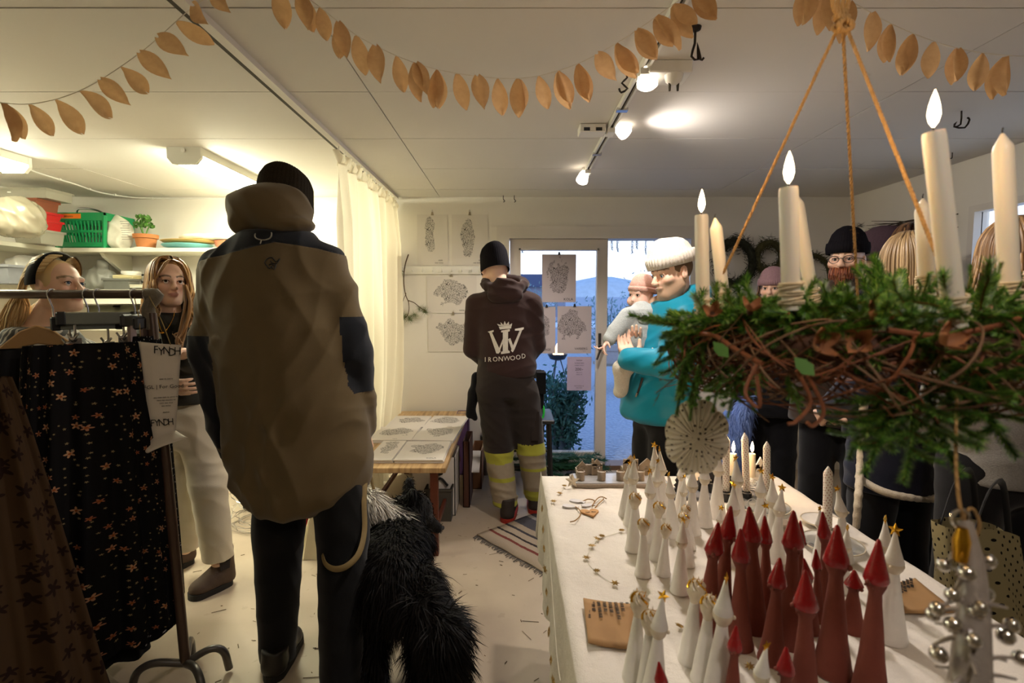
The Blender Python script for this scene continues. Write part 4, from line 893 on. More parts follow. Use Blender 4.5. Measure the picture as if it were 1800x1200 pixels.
def stackprint(label, px, n, seed, title, shp):
    q = [P(u, v, z=TZ + .02) for u, v in px]; c = sum(q, Vector()) / 4; w = ((q[1] - q[0]).length + (q[2] - q[3]).length) / 2; h = ((q[3] - q[0]).length + (q[2] - q[1]).length) / 2; a = atan2((q[1] - q[0]).y, (q[1] - q[0]).x)
    e_ = None
    for i in range(n):
        last = i == n - 1; j = RND.uniform(-.004, .004); cc = (c.x + j, c.y + j, TZ + .0005 + i * .0052)
        e2 = sheet('stacked_print', label if last else label.replace('top print', 'print under the top one'), cc, w, h, FLAT(a + RND.uniform(-.01, .01)), printmat('print_%d' % seed, seed, shp[0] * w, shp[1] * h, shp[2] * w, shp[3] * h) if last else m_paperw, cat='print', th=.005, title=title and last and [(s_, (fx * w, fy * h, sz)) for s_, fx, fy, sz in title] or None, group=None if last else 'lower prints of the stacks on the low table')
        if not last: e2['label'] = label.replace('top print', ('bottom print', 'second print from below', 'third print from below', 'fourth print from below')[i])
m_paperw = mat('print_paper', 'd9d3cb', .7, .02)
stackprint('top print of the stack at the front right of the low table', [(693, 808), (779, 808), (793, 776), (718, 775)], 4, 11, [('KOLA', .25, -.42, .022)], (.02, .08, .40, .36))
stackprint('top print of the stack at the front left of the low table', [(653, 808), (690, 808), (715, 775), (668, 774)], 4, 12, None, (-.05, .1, .36, .34))
stackprint('top print of the stack in the middle right of the low table', [(727, 773), (797, 774), (812, 750), (742, 750)], 4, 13, None, (.0, .1, .36, .34))
stackprint('top print of the stack in the middle left of the low table', [(650, 773), (724, 773), (740, 750), (668, 750)], 4, 14, [('ııuııı', .1, -.42, .02)], (.0, .1, .40, .34))
stackprint('top print of the stack at the back right of the low table', [(748, 749), (813, 750), (821, 730), (760, 729)], 3, 15, [('ııuıııı', .2, -.42, .02)], (.0, .1, .40, .34))
stackprint('top print of the stack at the back left of the low table', [(676, 749), (745, 749), (758, 730), (700, 729)], 3, 16, None, (.0, .1, .36, .34))
# boxes under and beside the table
m_card = mat('brown_card', '7b5233', .8, .12, 8); m_cardd = mat('dark_card', '4d2c1d', .8, .12, 8); m_wcard = mat('white_card', 'cfc9c4', .7, .05, 5)
def carton(label, lo, hi, m, flaps=(), name='carton', open_=True):
    lo, hi = Vector(lo), Vector(hi); c = (lo + hi) / 2; e_ = thing(name, (c.x, c.y, lo.z), label, 'box'); d = hi - lo; th = .006; b = MB()
    b.box((0, 0, th / 2), (d.x, d.y, th)).box((-d.x / 2 + th / 2, 0, d.z / 2), (th, d.y, d.z)).box((d.x / 2 - th / 2, 0, d.z / 2), (th, d.y, d.z)).box((0, -d.y / 2 + th / 2, d.z / 2), (d.x, th, d.z)).box((0, d.y / 2 - th / 2, d.z / 2), (d.x, th, d.z))
    b.obj('body', m, e_)
    for sd, ang, ln, fm in flaps:
        if sd == 'x': MB().box((d.x / 2 + ln / 2 * cos(ang), 0, d.z + ln / 2 * sin(ang)), (ln, d.y - .01, .005), Euler((0, -ang, 0))).obj('flap', fm, e_)
        if sd == 'y': MB().box((0, -d.y / 2 - ln / 2 * cos(ang), d.z + ln / 2 * sin(ang)), (d.x - .01, ln, .005), Euler((ang * -1, 0, 0))).obj('flap', fm, e_)
        if sd == 'Y': MB().box((0, d.y / 2 + ln / 2 * cos(ang), d.z + ln / 2 * sin(ang)), (d.x - .01, ln, .005), Euler((ang, 0, 0))).obj('flap', fm, e_)
    return e_
x0 = P(715, 0, y=ty0 + .2).x; wx1 = P(800, 0, y=3.42).x
cb = carton('white carton with an oval hand hole standing under the low table', (P(712, 0, y=3.36).x, 3.36, 0), (P(793, 0, y=3.36).x, 3.66, .40), m_wcard)
MB().lathe([(.045, 0), (.045, .003), (0, .003)], (0, 0, 0), 16).obj('hand_hole', m_black, cb).location = (.02, -.1505, .29); D.objects['hand_hole'].rotation_euler = (pi / 2, 0, 0); D.objects['hand_hole'].scale = (1, .35, 1)
carton('dark brown carton standing on edge against the low table', (P(800, 0, y=3.50).x + .03, 3.50, 0), (P(815, 0, y=3.5).x + .02, 3.80, .47), m_cardd)
carton('open brown carton with a big pale flap on the floor by the wall', (P(806, 0, y=3.86).x + .075, 3.86, 0), (P(843, 0, y=3.86).x, 4.16, .30), m_card, (('y', -.5, .22, m_wcard), ('x', 1.2, .18, m_wcard)))
o = crate('tool_case', 'black fabric case on the floor in front of the white carton', (P(770, 920, z=0).x, P(770, 918, z=0).y + .10, 0), (.17, .18, .22), m_blackc if 'm_blackc' in globals() else m_dark, .96, 'case')
MB().tube(curve([(-.05, 0, .21), (0, 0, .26), (.05, 0, .21)], 8), .008, 6).obj('handle', m_black, o, 1)
o = carton('purple box on top of the open brown carton against the wall', (P(797, 0, y=4.2).x, 4.19, .0), (P(819, 0, y=4.2).x, 4.31, .52), mat('purple_card', '6a4b7a', .7), (), 'purple_box')
q = P(852, 832, z=0); tu = thing('poster_tube', (q.x, q.y - .02, 0), 'grey cardboard tube with black cap leaning by the wall', 'tube'); MB().lathe([(.032, 0), (.032, .30), (.0, .30)], n=16).obj('body', mat('grey_tube', '7d766d', .7), tu, .7); MB().lathe([(.035, .30), (.035, .33), (0, .332)], n=16).obj('cap', m_black, tu, .7)
q = P(826, 795, y=4.28); cl = thing('clamp', tuple(q), 'small metal clamp on the wall over the brown carton', 'clamp'); MB().ball((0, 0, 0), (.03, .02, .025), 10, 6).tube([(-.03, 0, 0), (.05, 0, .01)], .008, 6).obj('body', mat('dull_steel', '4a443e', .4, metal=.7), cl, 1)
# ------------------------------------------------------------------ chair by the door
m_chair = mat('worn_black_paint', '1a1818', .45, .25, 25)
cx0, cx1 = P(893, 0, y=3.95).x, P(956, 0, y=3.95).x; cyb, cyf = 3.98, 3.66; sz = P(0, 742, y=cyf).z
ch = thing('wooden_chair', ((cx0 + cx1) / 2, 3.8, 0), 'black painted wooden chair by the glass door behind the person in the brown hoodie', 'chair')
top_z = P(0, 652, y=cyb).z
for x in (cx0, cx1 - .0):
    MB().tube([(x, cyb, 0), (x, cyb + .02, sz), (x, cyb + .06, top_z)], .021, 6).obj('back_post', m_chair, ch, None, True); MB().tube([(x - (.02 if x == cx0 else -.05), cyf, 0), (x - (.01 if x == cx0 else -.03), cyf, sz)], .020, 6).obj('leg', m_chair, ch, None, True)
    MB().tube([(x, cyb, .28), (x - (.015 if x == cx0 else -.04), cyf, .28)], .012, 6).obj('stretcher', m_chair, ch, None, True)
MB().box(((cx0 + cx1) / 2 + .01, 3.81, sz + .012), (cx1 - cx0 + .12, .42, .03)).obj('seat', m_chair, ch, None, True, .006)
for z in (top_z - .03, top_z - .26): MB().box(((cx0 + cx1) / 2, cyb + .05, z), (cx1 - cx0, .022, .07)).obj('back_slat', m_chair, ch, None, True, .004)
for z in (.24, .36): MB().tube([(cx0 - .02, cyf, z), (cx1 + .04, cyf, z)], .012, 6).obj('stretcher', m_chair, ch, None, True)
m_grn = mat('green_carabiner', '2fd04a', .4)
cb = thing('carabiner', tuple(P(952, 725, y=3.45)), 'bright green carabiner hanging at the hip of the hoodie wearer', 'carabiner')
MB().tube([P(952, 712, y=3.45) + Vector((.016 * cos(a), 0, -.045 + .045 * sin(a))) for a in np.linspace(0, 6.28, 17)[:-1]], .008, 6, closed=True).obj('ring', m_grn, cb, 1, True)
MB().tube(curve([P(950, 690, y=3.44), P(952, 702, y=3.45), P(952, 714, y=3.45)], 6), .005, 5).obj('strap', mat('blue_strap', '6fb0d8', .6), cb, 1, True); MB().box(P(953, 752, y=3.45), (.03, .01, .05)).obj('tag', m_black, cb, None, True)
# fir branches as a doormat
m_fir = mat('fir_needle', '1f4a2c', .6, .3, 30); 
r = random.Random(8)
for i in range(24):
    e_ = None; x = r.uniform(P(925, 825, z=.05).x, P(1035, 825, z=.05).x); y = BW - .10 - r.uniform(0, .22); b = MB(); a = r.uniform(-.6, .6); p0 = Vector((x - .18 * cos(a), y, .03 + r.uniform(0, .14))); p1 = Vector((x + .18 * cos(a), y + .1 * sin(a), .05 + r.uniform(0, .15)))
    for j in range(220):
        t_ = j / 220; p = p0.lerp(p1, t_); s_ = 1 if j % 2 else -1; d = (Vector((.5 * cos(a), s_ * .8, r.uniform(-.2, .7)))).normalized() * .07; n_ = d.orthogonal().normalized() * .004; b._add([p - n_, p + n_, p + d], [(0, 1, 2)])
    b.tube([p0, p1], .005, 5); o = b.obj('fir_branch', m_fir, None); tag(o, 'fir branch lying in the heap before the glazed door leaf', 'branch', 'fir branches before the door')
# spruce sprigs hanging outside over the doorway
m_sprig = mat('frosted_spruce', '5b7d92', .7, .2, 30)
for i, u in enumerate((918, 1076, 1086, 1112, 1120, 1136, 1152, 1186, 1200)):
    p = P(u, 421, y=BW + .5); b = MB(); L = r.uniform(.07, .14) if u > 1000 else .12; b.tube(curve([p + Vector((0, 0, .04)), p - Vector((.01, 0, L * .5)), p - Vector((.0, 0, L))], 6), .003, 4)
    for j in range(60): q = p - Vector((0, 0, L * j / 60)); d = Vector((r.gauss(0, 1), r.gauss(0, 1), -1.2)).normalized() * .035; s_ = d.orthogonal().normalized() * .002; b._add([q - s_, q + s_, q + d], [(0, 1, 2)])
    tag(b.obj('spruce_sprig', m_sprig, None), ('spruce sprig hanging outside above the house roof', 'spruce sprig hanging outside at the left of the open doorway', 'second spruce sprig from the left of the open doorway', 'spruce sprig hanging outside over the baby', 'spruce sprig hanging just right of the one over the baby', 'spruce sprig hanging outside left of the white hat', 'spruce sprig hanging outside over the white hat', 'spruce sprig hanging outside right of the white hat', 'spruce sprig hanging outside at the right door jamb')[i], 'sprig', 'sprigs hanging outside over the doorway')
# ------------------------------------------------------------------ rag rug
q = [P(836, 940, z=.006), P(960, 1010, z=.006), P(1010, 905, z=.006), P(905, 903, z=.006)]
t = NT('rag_weave'); uv = t.n('TexCoord').outputs['UV']; x = t.n('SeparateXYZ'); t.l(uv, x.inputs[0]); nz = t.noise(uv, 60, 3)
vv = t.math('ADD', x.outputs[0], t.math('MULTIPLY_ADD', nz, .012, -.006))
st = [(0, 'b0a08c'), (.10, '7a3a34'), (.125, 'b5a591'), (.17, '2e2a2e'), (.19, 'b0a08c'), (.25, '3a3a42'), (.27, 'a89884'), (.33, '4a4a52'), (.46, '8f8a86'), (.50, '3c3c44'), (.60, 'a3917c'), (.66, '6b3530'), (.69, 'a89884'), (.80, '33333a'), (.86, 'a89884')]
col = t.ramp(vv, [(p, lin(c_)) for p, c_ in st], True); n2 = t.noise(uv, 220, 2); t.bump(n2, .8, .006); m_rug = t.done(t.mix(t.math('MULTIPLY', n2, .35), col, lin('5a5048')), .95, spec=.1)
rg = thing('rag_rug', tuple((q[0] + q[2]) / 2), 'striped grey, black and red rag rug beside the white clothed table', 'rug'); n = 24
d1 = Vector((.82, -.57, 0)); org = P(838, 942, z=0); ex = (P(960, 1010, z=0) - org).normalized(); ey = Vector((-ex.y, ex.x, 0)); ey = ey if ey.y > 0 else -ey
rows = [[org + ex * (i / n * .72) + ey * (j / n * 1.5) + Vector((0, 0, .006 + .002 * sin(i * .9 + j * 1.3))) for j in range(n + 1)] for i in range(n + 1)]
me = MB().grid(rows).mesh('weave', 3); ul = me.uv_layers.new(name='UV')
for l in me.loops: p = me.vertices[l.vertex_index].co - org; ul.data[l.index].uv = (p.dot(ey) / 1.5 * 1.9 % 1.0 if False else min(.999, p.dot(ey) / .9), p.dot(ex))
put(me, 'weave', m_rug, rg, True).modifiers.new('t', 'SOLIDIFY').thickness = -.006
b = MB()
for i in range(90): p = org + ex * (i / 90 * .72) + Vector((0, 0, .004)); e2 = p - ey * r.uniform(.02, .045) + ex * r.gauss(0, .008); b.tube([p, (p + e2) / 2 + Vector((0, 0, .003)), e2], .0018, 4)
tag(b.obj('fringe', mat('rug_fringe', '5e5a55', .9), rg, None, True), kind='stuff')
# stray straws and specks on the floor
b = MB()
for i in range(120):
    p = P(r.uniform(330, 1000), r.uniform(900, 1195), z=.002); a = r.uniform(0, 6); L = r.uniform(.006, .03) if r.random() < .85 else r.uniform(.04, .09); b.tube([p, p + Vector((cos(a) * L, sin(a) * L, .001))], r.uniform(.0008, .002), 3)
tag(b.obj('floor_litter', mat('straw', '5d4a30', .9, .5, 60), None), 'straws and crumbs scattered over the concrete floor', None, None, 'stuff')
# ------------------------------------------------------------------ moss wreaths on the back wall
m_moss = mat('moss_dark', '2a2b1c', .95, .4, 40); m_moss2 = mat('moss_olive', '4d4a2a', .95, .4, 40); m_tw2 = mat('dry_twig', '3d3226', .9, .3, 30)
def wreath(u, v, R_, thick, label, mt, n, seed, y=BW - .085, L=.05, ell=1.1):
    c = P(u, v, y=y); r = random.Random(seed); e_ = thing('moss_wreath', tuple(c), label, 'wreath')
    MB().tube([Vector((R_ * cos(a), .0, R_ * ell * sin(a))) for a in np.linspace(0, 6.283, 33)[:-1]], thick * .55, 7, closed=True).obj('ring', mt, e_, 1)
    b = MB()
    for i in range(n):
        a = r.uniform(0, 6.283); rr_ = R_ + r.gauss(0, thick * .35); p = Vector((rr_ * cos(a), r.gauss(0, thick * .35), rr_ * ell * sin(a))); d = Vector((-sin(a) * r.choice((1, 1, -.3)) + r.gauss(0, .6), r.gauss(-.3, .5), cos(a) + r.gauss(0, .6))).normalized() * L * r.uniform(.4, 1.2); s_ = d.orthogonal().normalized() * .003
        b._add([p - s_, p + s_, p + d * .6 + s_ * 1.3, p + d], [(0, 1, 2), (0, 2, 3)])
    tag(b.obj('moss', mt, e_), kind='stuff'); return e_
wreath(1292, 462, .145, .06, 'largest dark moss wreath on the wall, between the lit candle and its neighbour', m_moss, 2400, 1, ell=1.2)
wreath(1352, 452, .105, .05, 'small round olive moss wreath on the wall behind the middle lit candle', m_moss2, 1800, 2)
wreath(1425, 488, .16, .035, 'thin twig wreath on the wall left of the bearded person', m_moss2, 900, 3, L=.07, ell=1.15)
tb_ = thing('twig_bundle', tuple(P(1545, 420, x=RW - .06)), 'bundle of dry twigs hung on the right wall behind the mauve hat', 'twigs'); b = MB()
for i in range(70):
    p = P(1650, 398, x=RW - .05) + Vector((0, r.gauss(0, .05), r.gauss(0, .03))); e2 = P(1525 + r.uniform(-20, 50), 418 + r.gauss(0, 12), x=RW - .06 - r.uniform(0, .10)); b.tube(curve([p, (p + e2) / 2 + Vector((0, 0, .012)), e2], 6), [.007, .007, .006, .005, .004, .003, .002][:7], 4)
tag(b.obj('twigs', m_tw2, tb_, None, True), kind='stuff')
for i, (u, v) in enumerate(((1512, 396), (1520, 410), (1535, 404))): tuft(P(u, v, x=RW - .12), 60, .05, 50 + i, tb_, m_moss)
for i, (u, v) in enumerate(((1684, 376), (1684, 399))):
    p = P(u, v, x=RW); o = MB().tube(curve([p, p + Vector((-.04, 0, -.005)), p + Vector((-.08, 0, .01))], 8), .004, 5).obj('wall_hook', m_hook, None, 1); tag(o, ('upper black hook on the right wall', 'lower black hook on the right wall')[i], 'hook')
# ------------------------------------------------------------------ paper leaf garlands under the ceiling
t = NT('leaf_paper'); nz = t.noise(t.coord(), 60, 4); tl = t.n('BsdfTranslucent'); c_ = t.mix(nz, lin('bd9566'), lin('dcb586')); t.put(tl.inputs[0], c_); ms = t.n('MixShader'); ms.inputs[0].default_value = .35; t.done(c_, .85, spec=.1); t.l(t.b.outputs[0], ms.inputs[1]); t.l(tl.outputs[0], ms.inputs[2]); t.l(ms.outputs[0], t.t.nodes['Material Output'].inputs[0]); m_leafp = t.m
m_thread = mat('white_thread', 'd8d2c4', .8)
def leafmesh(L, W, curl):
    b = MB(); rows = []
    for i in range(9):
        s = i / 8; wd = W / 2 * (sin(pi * min(1, max(0, s * .94 + .05))) ** .8); rows.append([Vector((x * wd, curl * (x * x) * .012 + .01 * sin(s * 3) * curl, -L * s)) for x in (-1, -.5, 0, .5, 1)])
    b.grid(rows); return b.mesh('leaf', 3)
LF = [leafmesh(.098, .046, k) for k in (1, -.8, .4)]
for me in LF: me.materials.append(m_leafp)
def garland(label, pts, y, n, seed, twin=.3, z=None, dpt=None, tilt=0):
    r = random.Random(seed); W_ = []
    for i, p in enumerate(pts): W_.append(P(p[0], p[1], y=p[2]))
    c_ = curve(W_, 60); g = thing('leaf_garland', tuple(W_[0]), label, 'garland'); MB().tube(c_, .0011, 4).obj('thread', m_thread, g, None, True)
    lens = np.cumsum([0] + [(c_[i + 1] - c_[i]).length for i in range(len(c_) - 1)])
    for k in range(n):
        s = lens[-1] * (k + .5) / n; i = min(int(np.searchsorted(lens, s)) - 1, len(c_) - 2); i = max(i, 0); f = (s - lens[i]) / max(1e-6, lens[i + 1] - lens[i]); p = c_[i].lerp(c_[i + 1], f); td = (c_[i + 1] - c_[i])
        for q in range(2 if r.random() < twin else 1):
            o = D.objects.new('leaf', r.choice(LF)); C.objects.link(o); o.parent = g; o.matrix_parent_inverse = mworld(g).inverted(); o.location = p + Vector((0, .004 * q, 0)); o.rotation_euler = (r.gauss(.0, .10), tilt + r.gauss(0, .08) + q * .12 - 1.0 * max(0, td.normalized().z), atan2(td.y, td.x) + r.gauss(0, .25)); o.scale = (r.uniform(.9, 1.1),) * 3
    return g
garland('leaf garland across the upper left, over the fluorescent lamps', [(-25, 178, 1.40), (60, 182, 1.42), (150, 155, 1.44), (250, 90, 1.44), (330, 20, 1.44), (392, -25, 1.42)], None, 11, 1, .15, tilt=-.35)
garland('leaf garland sagging across the middle of the ceiling to the spotlights', [(470, -38, 1.40), (545, 0, 1.42), (640, 70, 1.44), (760, 120, 1.46), (900, 138, 1.48), (1000, 118, 1.46), (1090, 72, 1.44), (1180, 10, 1.42), (1236, -32, 1.40)], None, 22, 2, .5, tilt=-.18)
garland('leaf garland at the upper right behind the wreath rope', [(1405, -38, 1.38), (1490, 0, 1.40), (1580, 48, 1.40), (1680, 84, 1.40), (1780, 98, 1.38), (1850, 96, 1.36)], None, 11, 3, .6, tilt=.05)
# ------------------------------------------------------------------ people
def skinmat(name, h, rough=.5):
    t = NT(name); a = t.n('VertexColor'); a.layer_name = 'Col'; c = lin(h); nz = t.noise(t.coord(), 40)
    m_ = t.n('Mix', data_type='RGBA', blend_type='MULTIPLY'); m_.inputs[0].default_value = 1; t.l(a.outputs[0], m_.inputs[6])
    t.l(t.mix(nz, tuple(x * .93 for x in c), tuple(min(1, x * 1.05) for x in c)), m_.inputs[7])
    return t.done(m_.outputs[2], rough, spec=.35, Subsurface_Weight=.12, Subsurface_Radius=(.02, .008, .004))
m_skin = skinmat('skin', 'ecc4ab'); m_skin2 = skinmat('skin_pale', 'e6bfae')
m_eyew = mat('eye_white', 'e8e2dc', .15, .02); m_iris = mat('iris_brown', '2a1a10', .1); m_irisb = mat('iris_blue', '405468', .1)
def rot(yaw=0, pitch=0, roll=0):
    """yaw 0 faces +y, positive turns to the left seen from above; pitch positive looks up"""
    return (Matrix.Rotation(yaw, 3, 'Z') @ Matrix.Rotation(pitch, 3, 'X') @ Matrix.Rotation(roll, 3, 'Y'))
def head_sdf(S, c, M, sc=1.0, female=False, ears=True, baby=False):
    S.frame(c, M, sc); k = .02
    S.ell((0, -.012, .035), (.076, .096, .086), k)
    if baby:
        S.ell((0, .028, -.035), (.068, .066, .060), .03); S.ell((0, .066, -.078), (.022, .020, .016), .02)
        for x in (-1, 1): S.ell((x * .04, .065, -.04), (.03, .028, .03), .02)
        S.cone((0, .09, -.012), (0, .104, -.03), .008, .011, .012)
    else:
        S.ell((0, .03, -.04), (.058 if not female else .055, .062, .068), .03)
        S.ell((0, .068, -.085), (.024 if not female else .019, .024, .020), .02)
        for x in (-1, 1):
            S.cone((x * .048, .0, -.05), (x * .022, .06, -.09), .022, .018, .03)
            S.ell((x * .042, .062, -.018), (.022, .024, .02), .02)
        S.cone((0, .088, .022), (0, .116, -.024), .008, .0115, .012)
        S.ell((0, .107, -.028), (.018, .013, .010), .008)
    S.cone((-.036, .082, .028), (.036, .082, .028), .011, None, .02)
    for x in (-1, 1): S.ell((x * .033, .105, .006), (.021, .020, .014), .012, sub=True)
    for x in (-1, 1): S.ell((x * .031, .078, .006), (.015, .0125, .0135), .004)
    q_ = -.008 if baby else 0; S.ell((0, .093 + q_, -.053), (.024 + q_, .011, .0065), .006); S.ell((0, .091 + q_, -.062), (.019 + q_, .011, .007), .006)
    S.ell((0, .110, -.0575), (.022, .009, .0012), .003, sub=True)
    if ears:
        for x in (-1, 1):
            S.ell((x * .078, -.008, -.004), (.010, .019, .031), .008, Euler((.2, 0, -x * .25)))
            S.ell((x * .088, -.004, .002), (.006, .010, .017), .004, sub=True)
def face_col(c, M, sc, lips='b8655a', brow='5a4230', beard=None, blush=.25, sk=(1, 1, 1)):
    """colours of the skin by place on the face: lips, brows, beard shade, red of the cheeks"""
    Mi = np.array(M.transposed()); c = np.array(c)
    base = np.array(lin('d9a184')); lp = np.array(lin(lips)) / base; br = np.array(lin(brow)) / base
    def fn(V):
        L = (V - c) @ Mi.T / sc; x, y, z = np.abs(L[:, 0]), L[:, 1], L[:, 2]; out = np.ones((len(V), 3)) * np.array(sk)
        front = (y > .03) & (z < .14) & (z > -.13)
        m = np.clip(1.4 - np.sqrt(((x - .045) / .022) ** 2 + ((z + .022) / .02) ** 2), 0, 1) * front * blush
        out = out * (1 - m[:, None]) + m[:, None] * np.array((1.0, .72, .66))
        m = np.clip((1.1 - np.sqrt((x / .024) ** 2 + ((z + .0575) / .0105) ** 2)) * 3, 0, .75) * (y > .075)
        out = out * (1 - m[:, None]) + m[:, None] * lp
        arch = .031 + .006 * np.sin(np.clip((x - .012) / .04, 0, 1) * pi)
        m = np.clip((1.2 - np.abs(z - arch) / .0045) * 2, 0, .85) * (x > .011) * (x < .054) * (y > .05)
        out = out * (1 - m[:, None]) + m[:, None] * br
        m = np.clip((1.1 - np.sqrt(((x - .031) / .017) ** 2 + ((z - .006) / .011) ** 2)) * 3, 0, .55) * (y > .06)
        out = out * (1 - m[:, None]) + m[:, None] * np.array((.55, .38, .32))
        if beard:
            b = np.array(lin(beard)) / base
            m = np.clip(((-.028 - z) + .25 * np.maximum(x - .02, 0)) * 60, 0, .75) * (y > -.01) * (z > -.14)
            out = out * (1 - m[:, None]) + m[:, None] * b
        return out
    return fn
def eyes(parent, c, M, sc, look=(0, 1, 0), iris=None, sq=1.0):
    look = Vector(look).normalized()
    for x in (-1, 1):
        p = Vector(c) + M @ (Vector((x * .031, .0805, .006)) * sc); r = .0118 * sc
        R = Vector((0, 0, 1)).rotation_difference(M @ look).to_matrix()
        b = MB(); b.ball(p, (r, r, r), 12, 10, R); nf = len(b.f)
        me = b.mesh('eye', 3)
        for pl in me.polygons:
            a = (pl.center - p).normalized().dot(M @ look)
            pl.material_index = 1 if a > .80 else 0
        e_ = put(me, 'eye', [m_eyew, iris or m_iris], parent, True)
        # upper lid
        pts = [Vector(c) + M @ (Vector((x * .031 + .0145 * cos(a), .0785 + .0135 * (1 - .75 * cos(a) ** 2) ** .5, .0075 + .007 * sin(a) * sq)) * sc) for a in [pi * i / 8 for i in range(9)]]
        MB().tube(pts, [.0016 * sc] * 9, 5).obj('eyelash', m_iris, e_, 1, True)
def hand_sdf(S, wr, fd, pn, side=1, curl=.5, sc=1.0, thumb=.6):
    """wr wrist, fd finger direction, pn palm normal (palm faces it); side +1 puts the thumb on fd x pn"""
    S.frame(); wr, fd, pn = Vector(wr), Vector(fd).normalized(), Vector(pn).normalized(); pn = (pn - fd * pn.dot(fd)).normalized(); sd = fd.cross(pn) * side
    kn = []
    for i, o in enumerate((.030, .010, -.010, -.028)):
        kn.append(wr + fd * (.092 - .004 * abs(i - 1)) * sc + sd * o * sc)
    for q in kn: S.cone(wr + (q - wr) * .15, q, .016 * sc, .0125 * sc, .012 * sc)
    for i, q in enumerate(kn):
        ln = (.042, .047, .043, .034)[i] * sc; p = q; a = curl * (.7 + .1 * i); d = fd.copy()
        for j in range(3):
            d = (d * cos(a) + pn * sin(a)).normalized(); 
            e2 = p + d * ln * (1, .65, .5)[j]; S.cone(p, e2, (.0098, .0088, .0080)[j] * sc, (.0088, .0080, .0068)[j] * sc, .003 * sc)
            pn = (pn - d * pn.dot(d)).normalized(); p = e2
        pn = (pn - fd * pn.dot(fd)).normalized()
    b = wr + fd * .03 * sc + sd * .02 * sc; d = (fd * .55 + sd * .7 + pn * thumb).normalized(); m_ = b + d * .05 * sc
    S.cone(b, m_, .014 * sc, .011 * sc, .012 * sc); d2 = (fd * .8 + sd * .1 + pn * (thumb + .2)).normalized(); S.cone(m_, m_ + d2 * .036 * sc, .0105 * sc, .0085 * sc, .003 * sc)
def shoe(name, toe, heel, h_sh, mt, parent, ms=None, w_=.048, top=.16, sole='sole'):
    """a boot from heel to toe standing on the floor, open shaft on top"""
    heel, toe = Vector(heel), Vector(toe); d = (toe - heel); L = d.length; d.normalize(); M = Matrix((Vector((d.y, -d.x, 0)), d, Vector((0, 0, 1)))).transposed()
    c = heel; S = SDF([min(heel.x, toe.x) - .1, min(heel.y, toe.y) - .1, heel.z - .02], [max(heel.x, toe.x) + .1, max(heel.y, toe.y) + .1, heel.z + top + .06], .006)
    S.frame(c, M); f = L / .29
    S.cone((0, .045 * f, .05), (0, .06 * f, top), .046, .050, .02); S.cone((0, .05 * f, .045), (0, .15 * f, .045), .042, .042, .02)
    S.cone((0, .12 * f, .07), (0, .21 * f, .042), .045, .042, .03); S.ell((0, .225 * f, .04), (w_, .065 * f, .034), .02)
    S.cut((0, 0, top), (0, 0, 1)); S.cut((0, 0, .022), (0, 0, -1))
    b = sdf_obj(S, 'boot', mt, parent, .0025, ((40, 0, 60), (0, 50, 30)), 3)
    out = [(w_ * .86 * cos(a), (.048 + .048 * sin(a)) * f) for a in np.linspace(pi, 2 * pi, 9)] + [(w_ * (1.0 if y < .25 else .9) * 1, y * f) for y in (.12, .2)] + [(w_ * 1.02 * cos(a), (.235 + .06 * sin(a)) * f) for a in np.linspace(0, pi, 11)] + [(-w_ * 1.0, y * f) for y in (.2, .12)]
    me = MB().prism(out, .028, Matrix.Translation((0, 0, .014))).mesh('sole'); me.transform(Matrix.Translation(c) @ M.to_4x4())
    put(me, 'sole', ms or m_black, b, True); return b
def strand(b, pts, r0, r1, n=4, k=2, flat=.55):
    p = curve(pts, len(pts) * k); N = len(p)
    b.tube(p, [(r0 + (r1 - r0) * (i / (N - 1)) ** 1.5) * (1 if i else .6) for i in range(N)], n, False, flat=flat)
def hairmat(name, a, b_, c_):
    t = NT(name); g = t.n('NewGeometry'); col = t.ramp(g.outputs['Random Per Island'], [(0, lin(a)), (.5, lin(b_)), (1, lin(c_))])
    return t.done(col, .38, spec=.5)
m_blond = hairmat('hair_blond', 'a8824f', 'd3b27c', 'e8d2a2'); m_brownb = hairmat('hair_honey', '6b4a2a', '9a7040', 'c79e5e')
m_brown = hairmat('hair_brown', '2b1a10', '4b3020', '7a5836'); m_dkbl = hairmat('hair_dark_blond', '5a4430', '8d7350', 'b3966c')
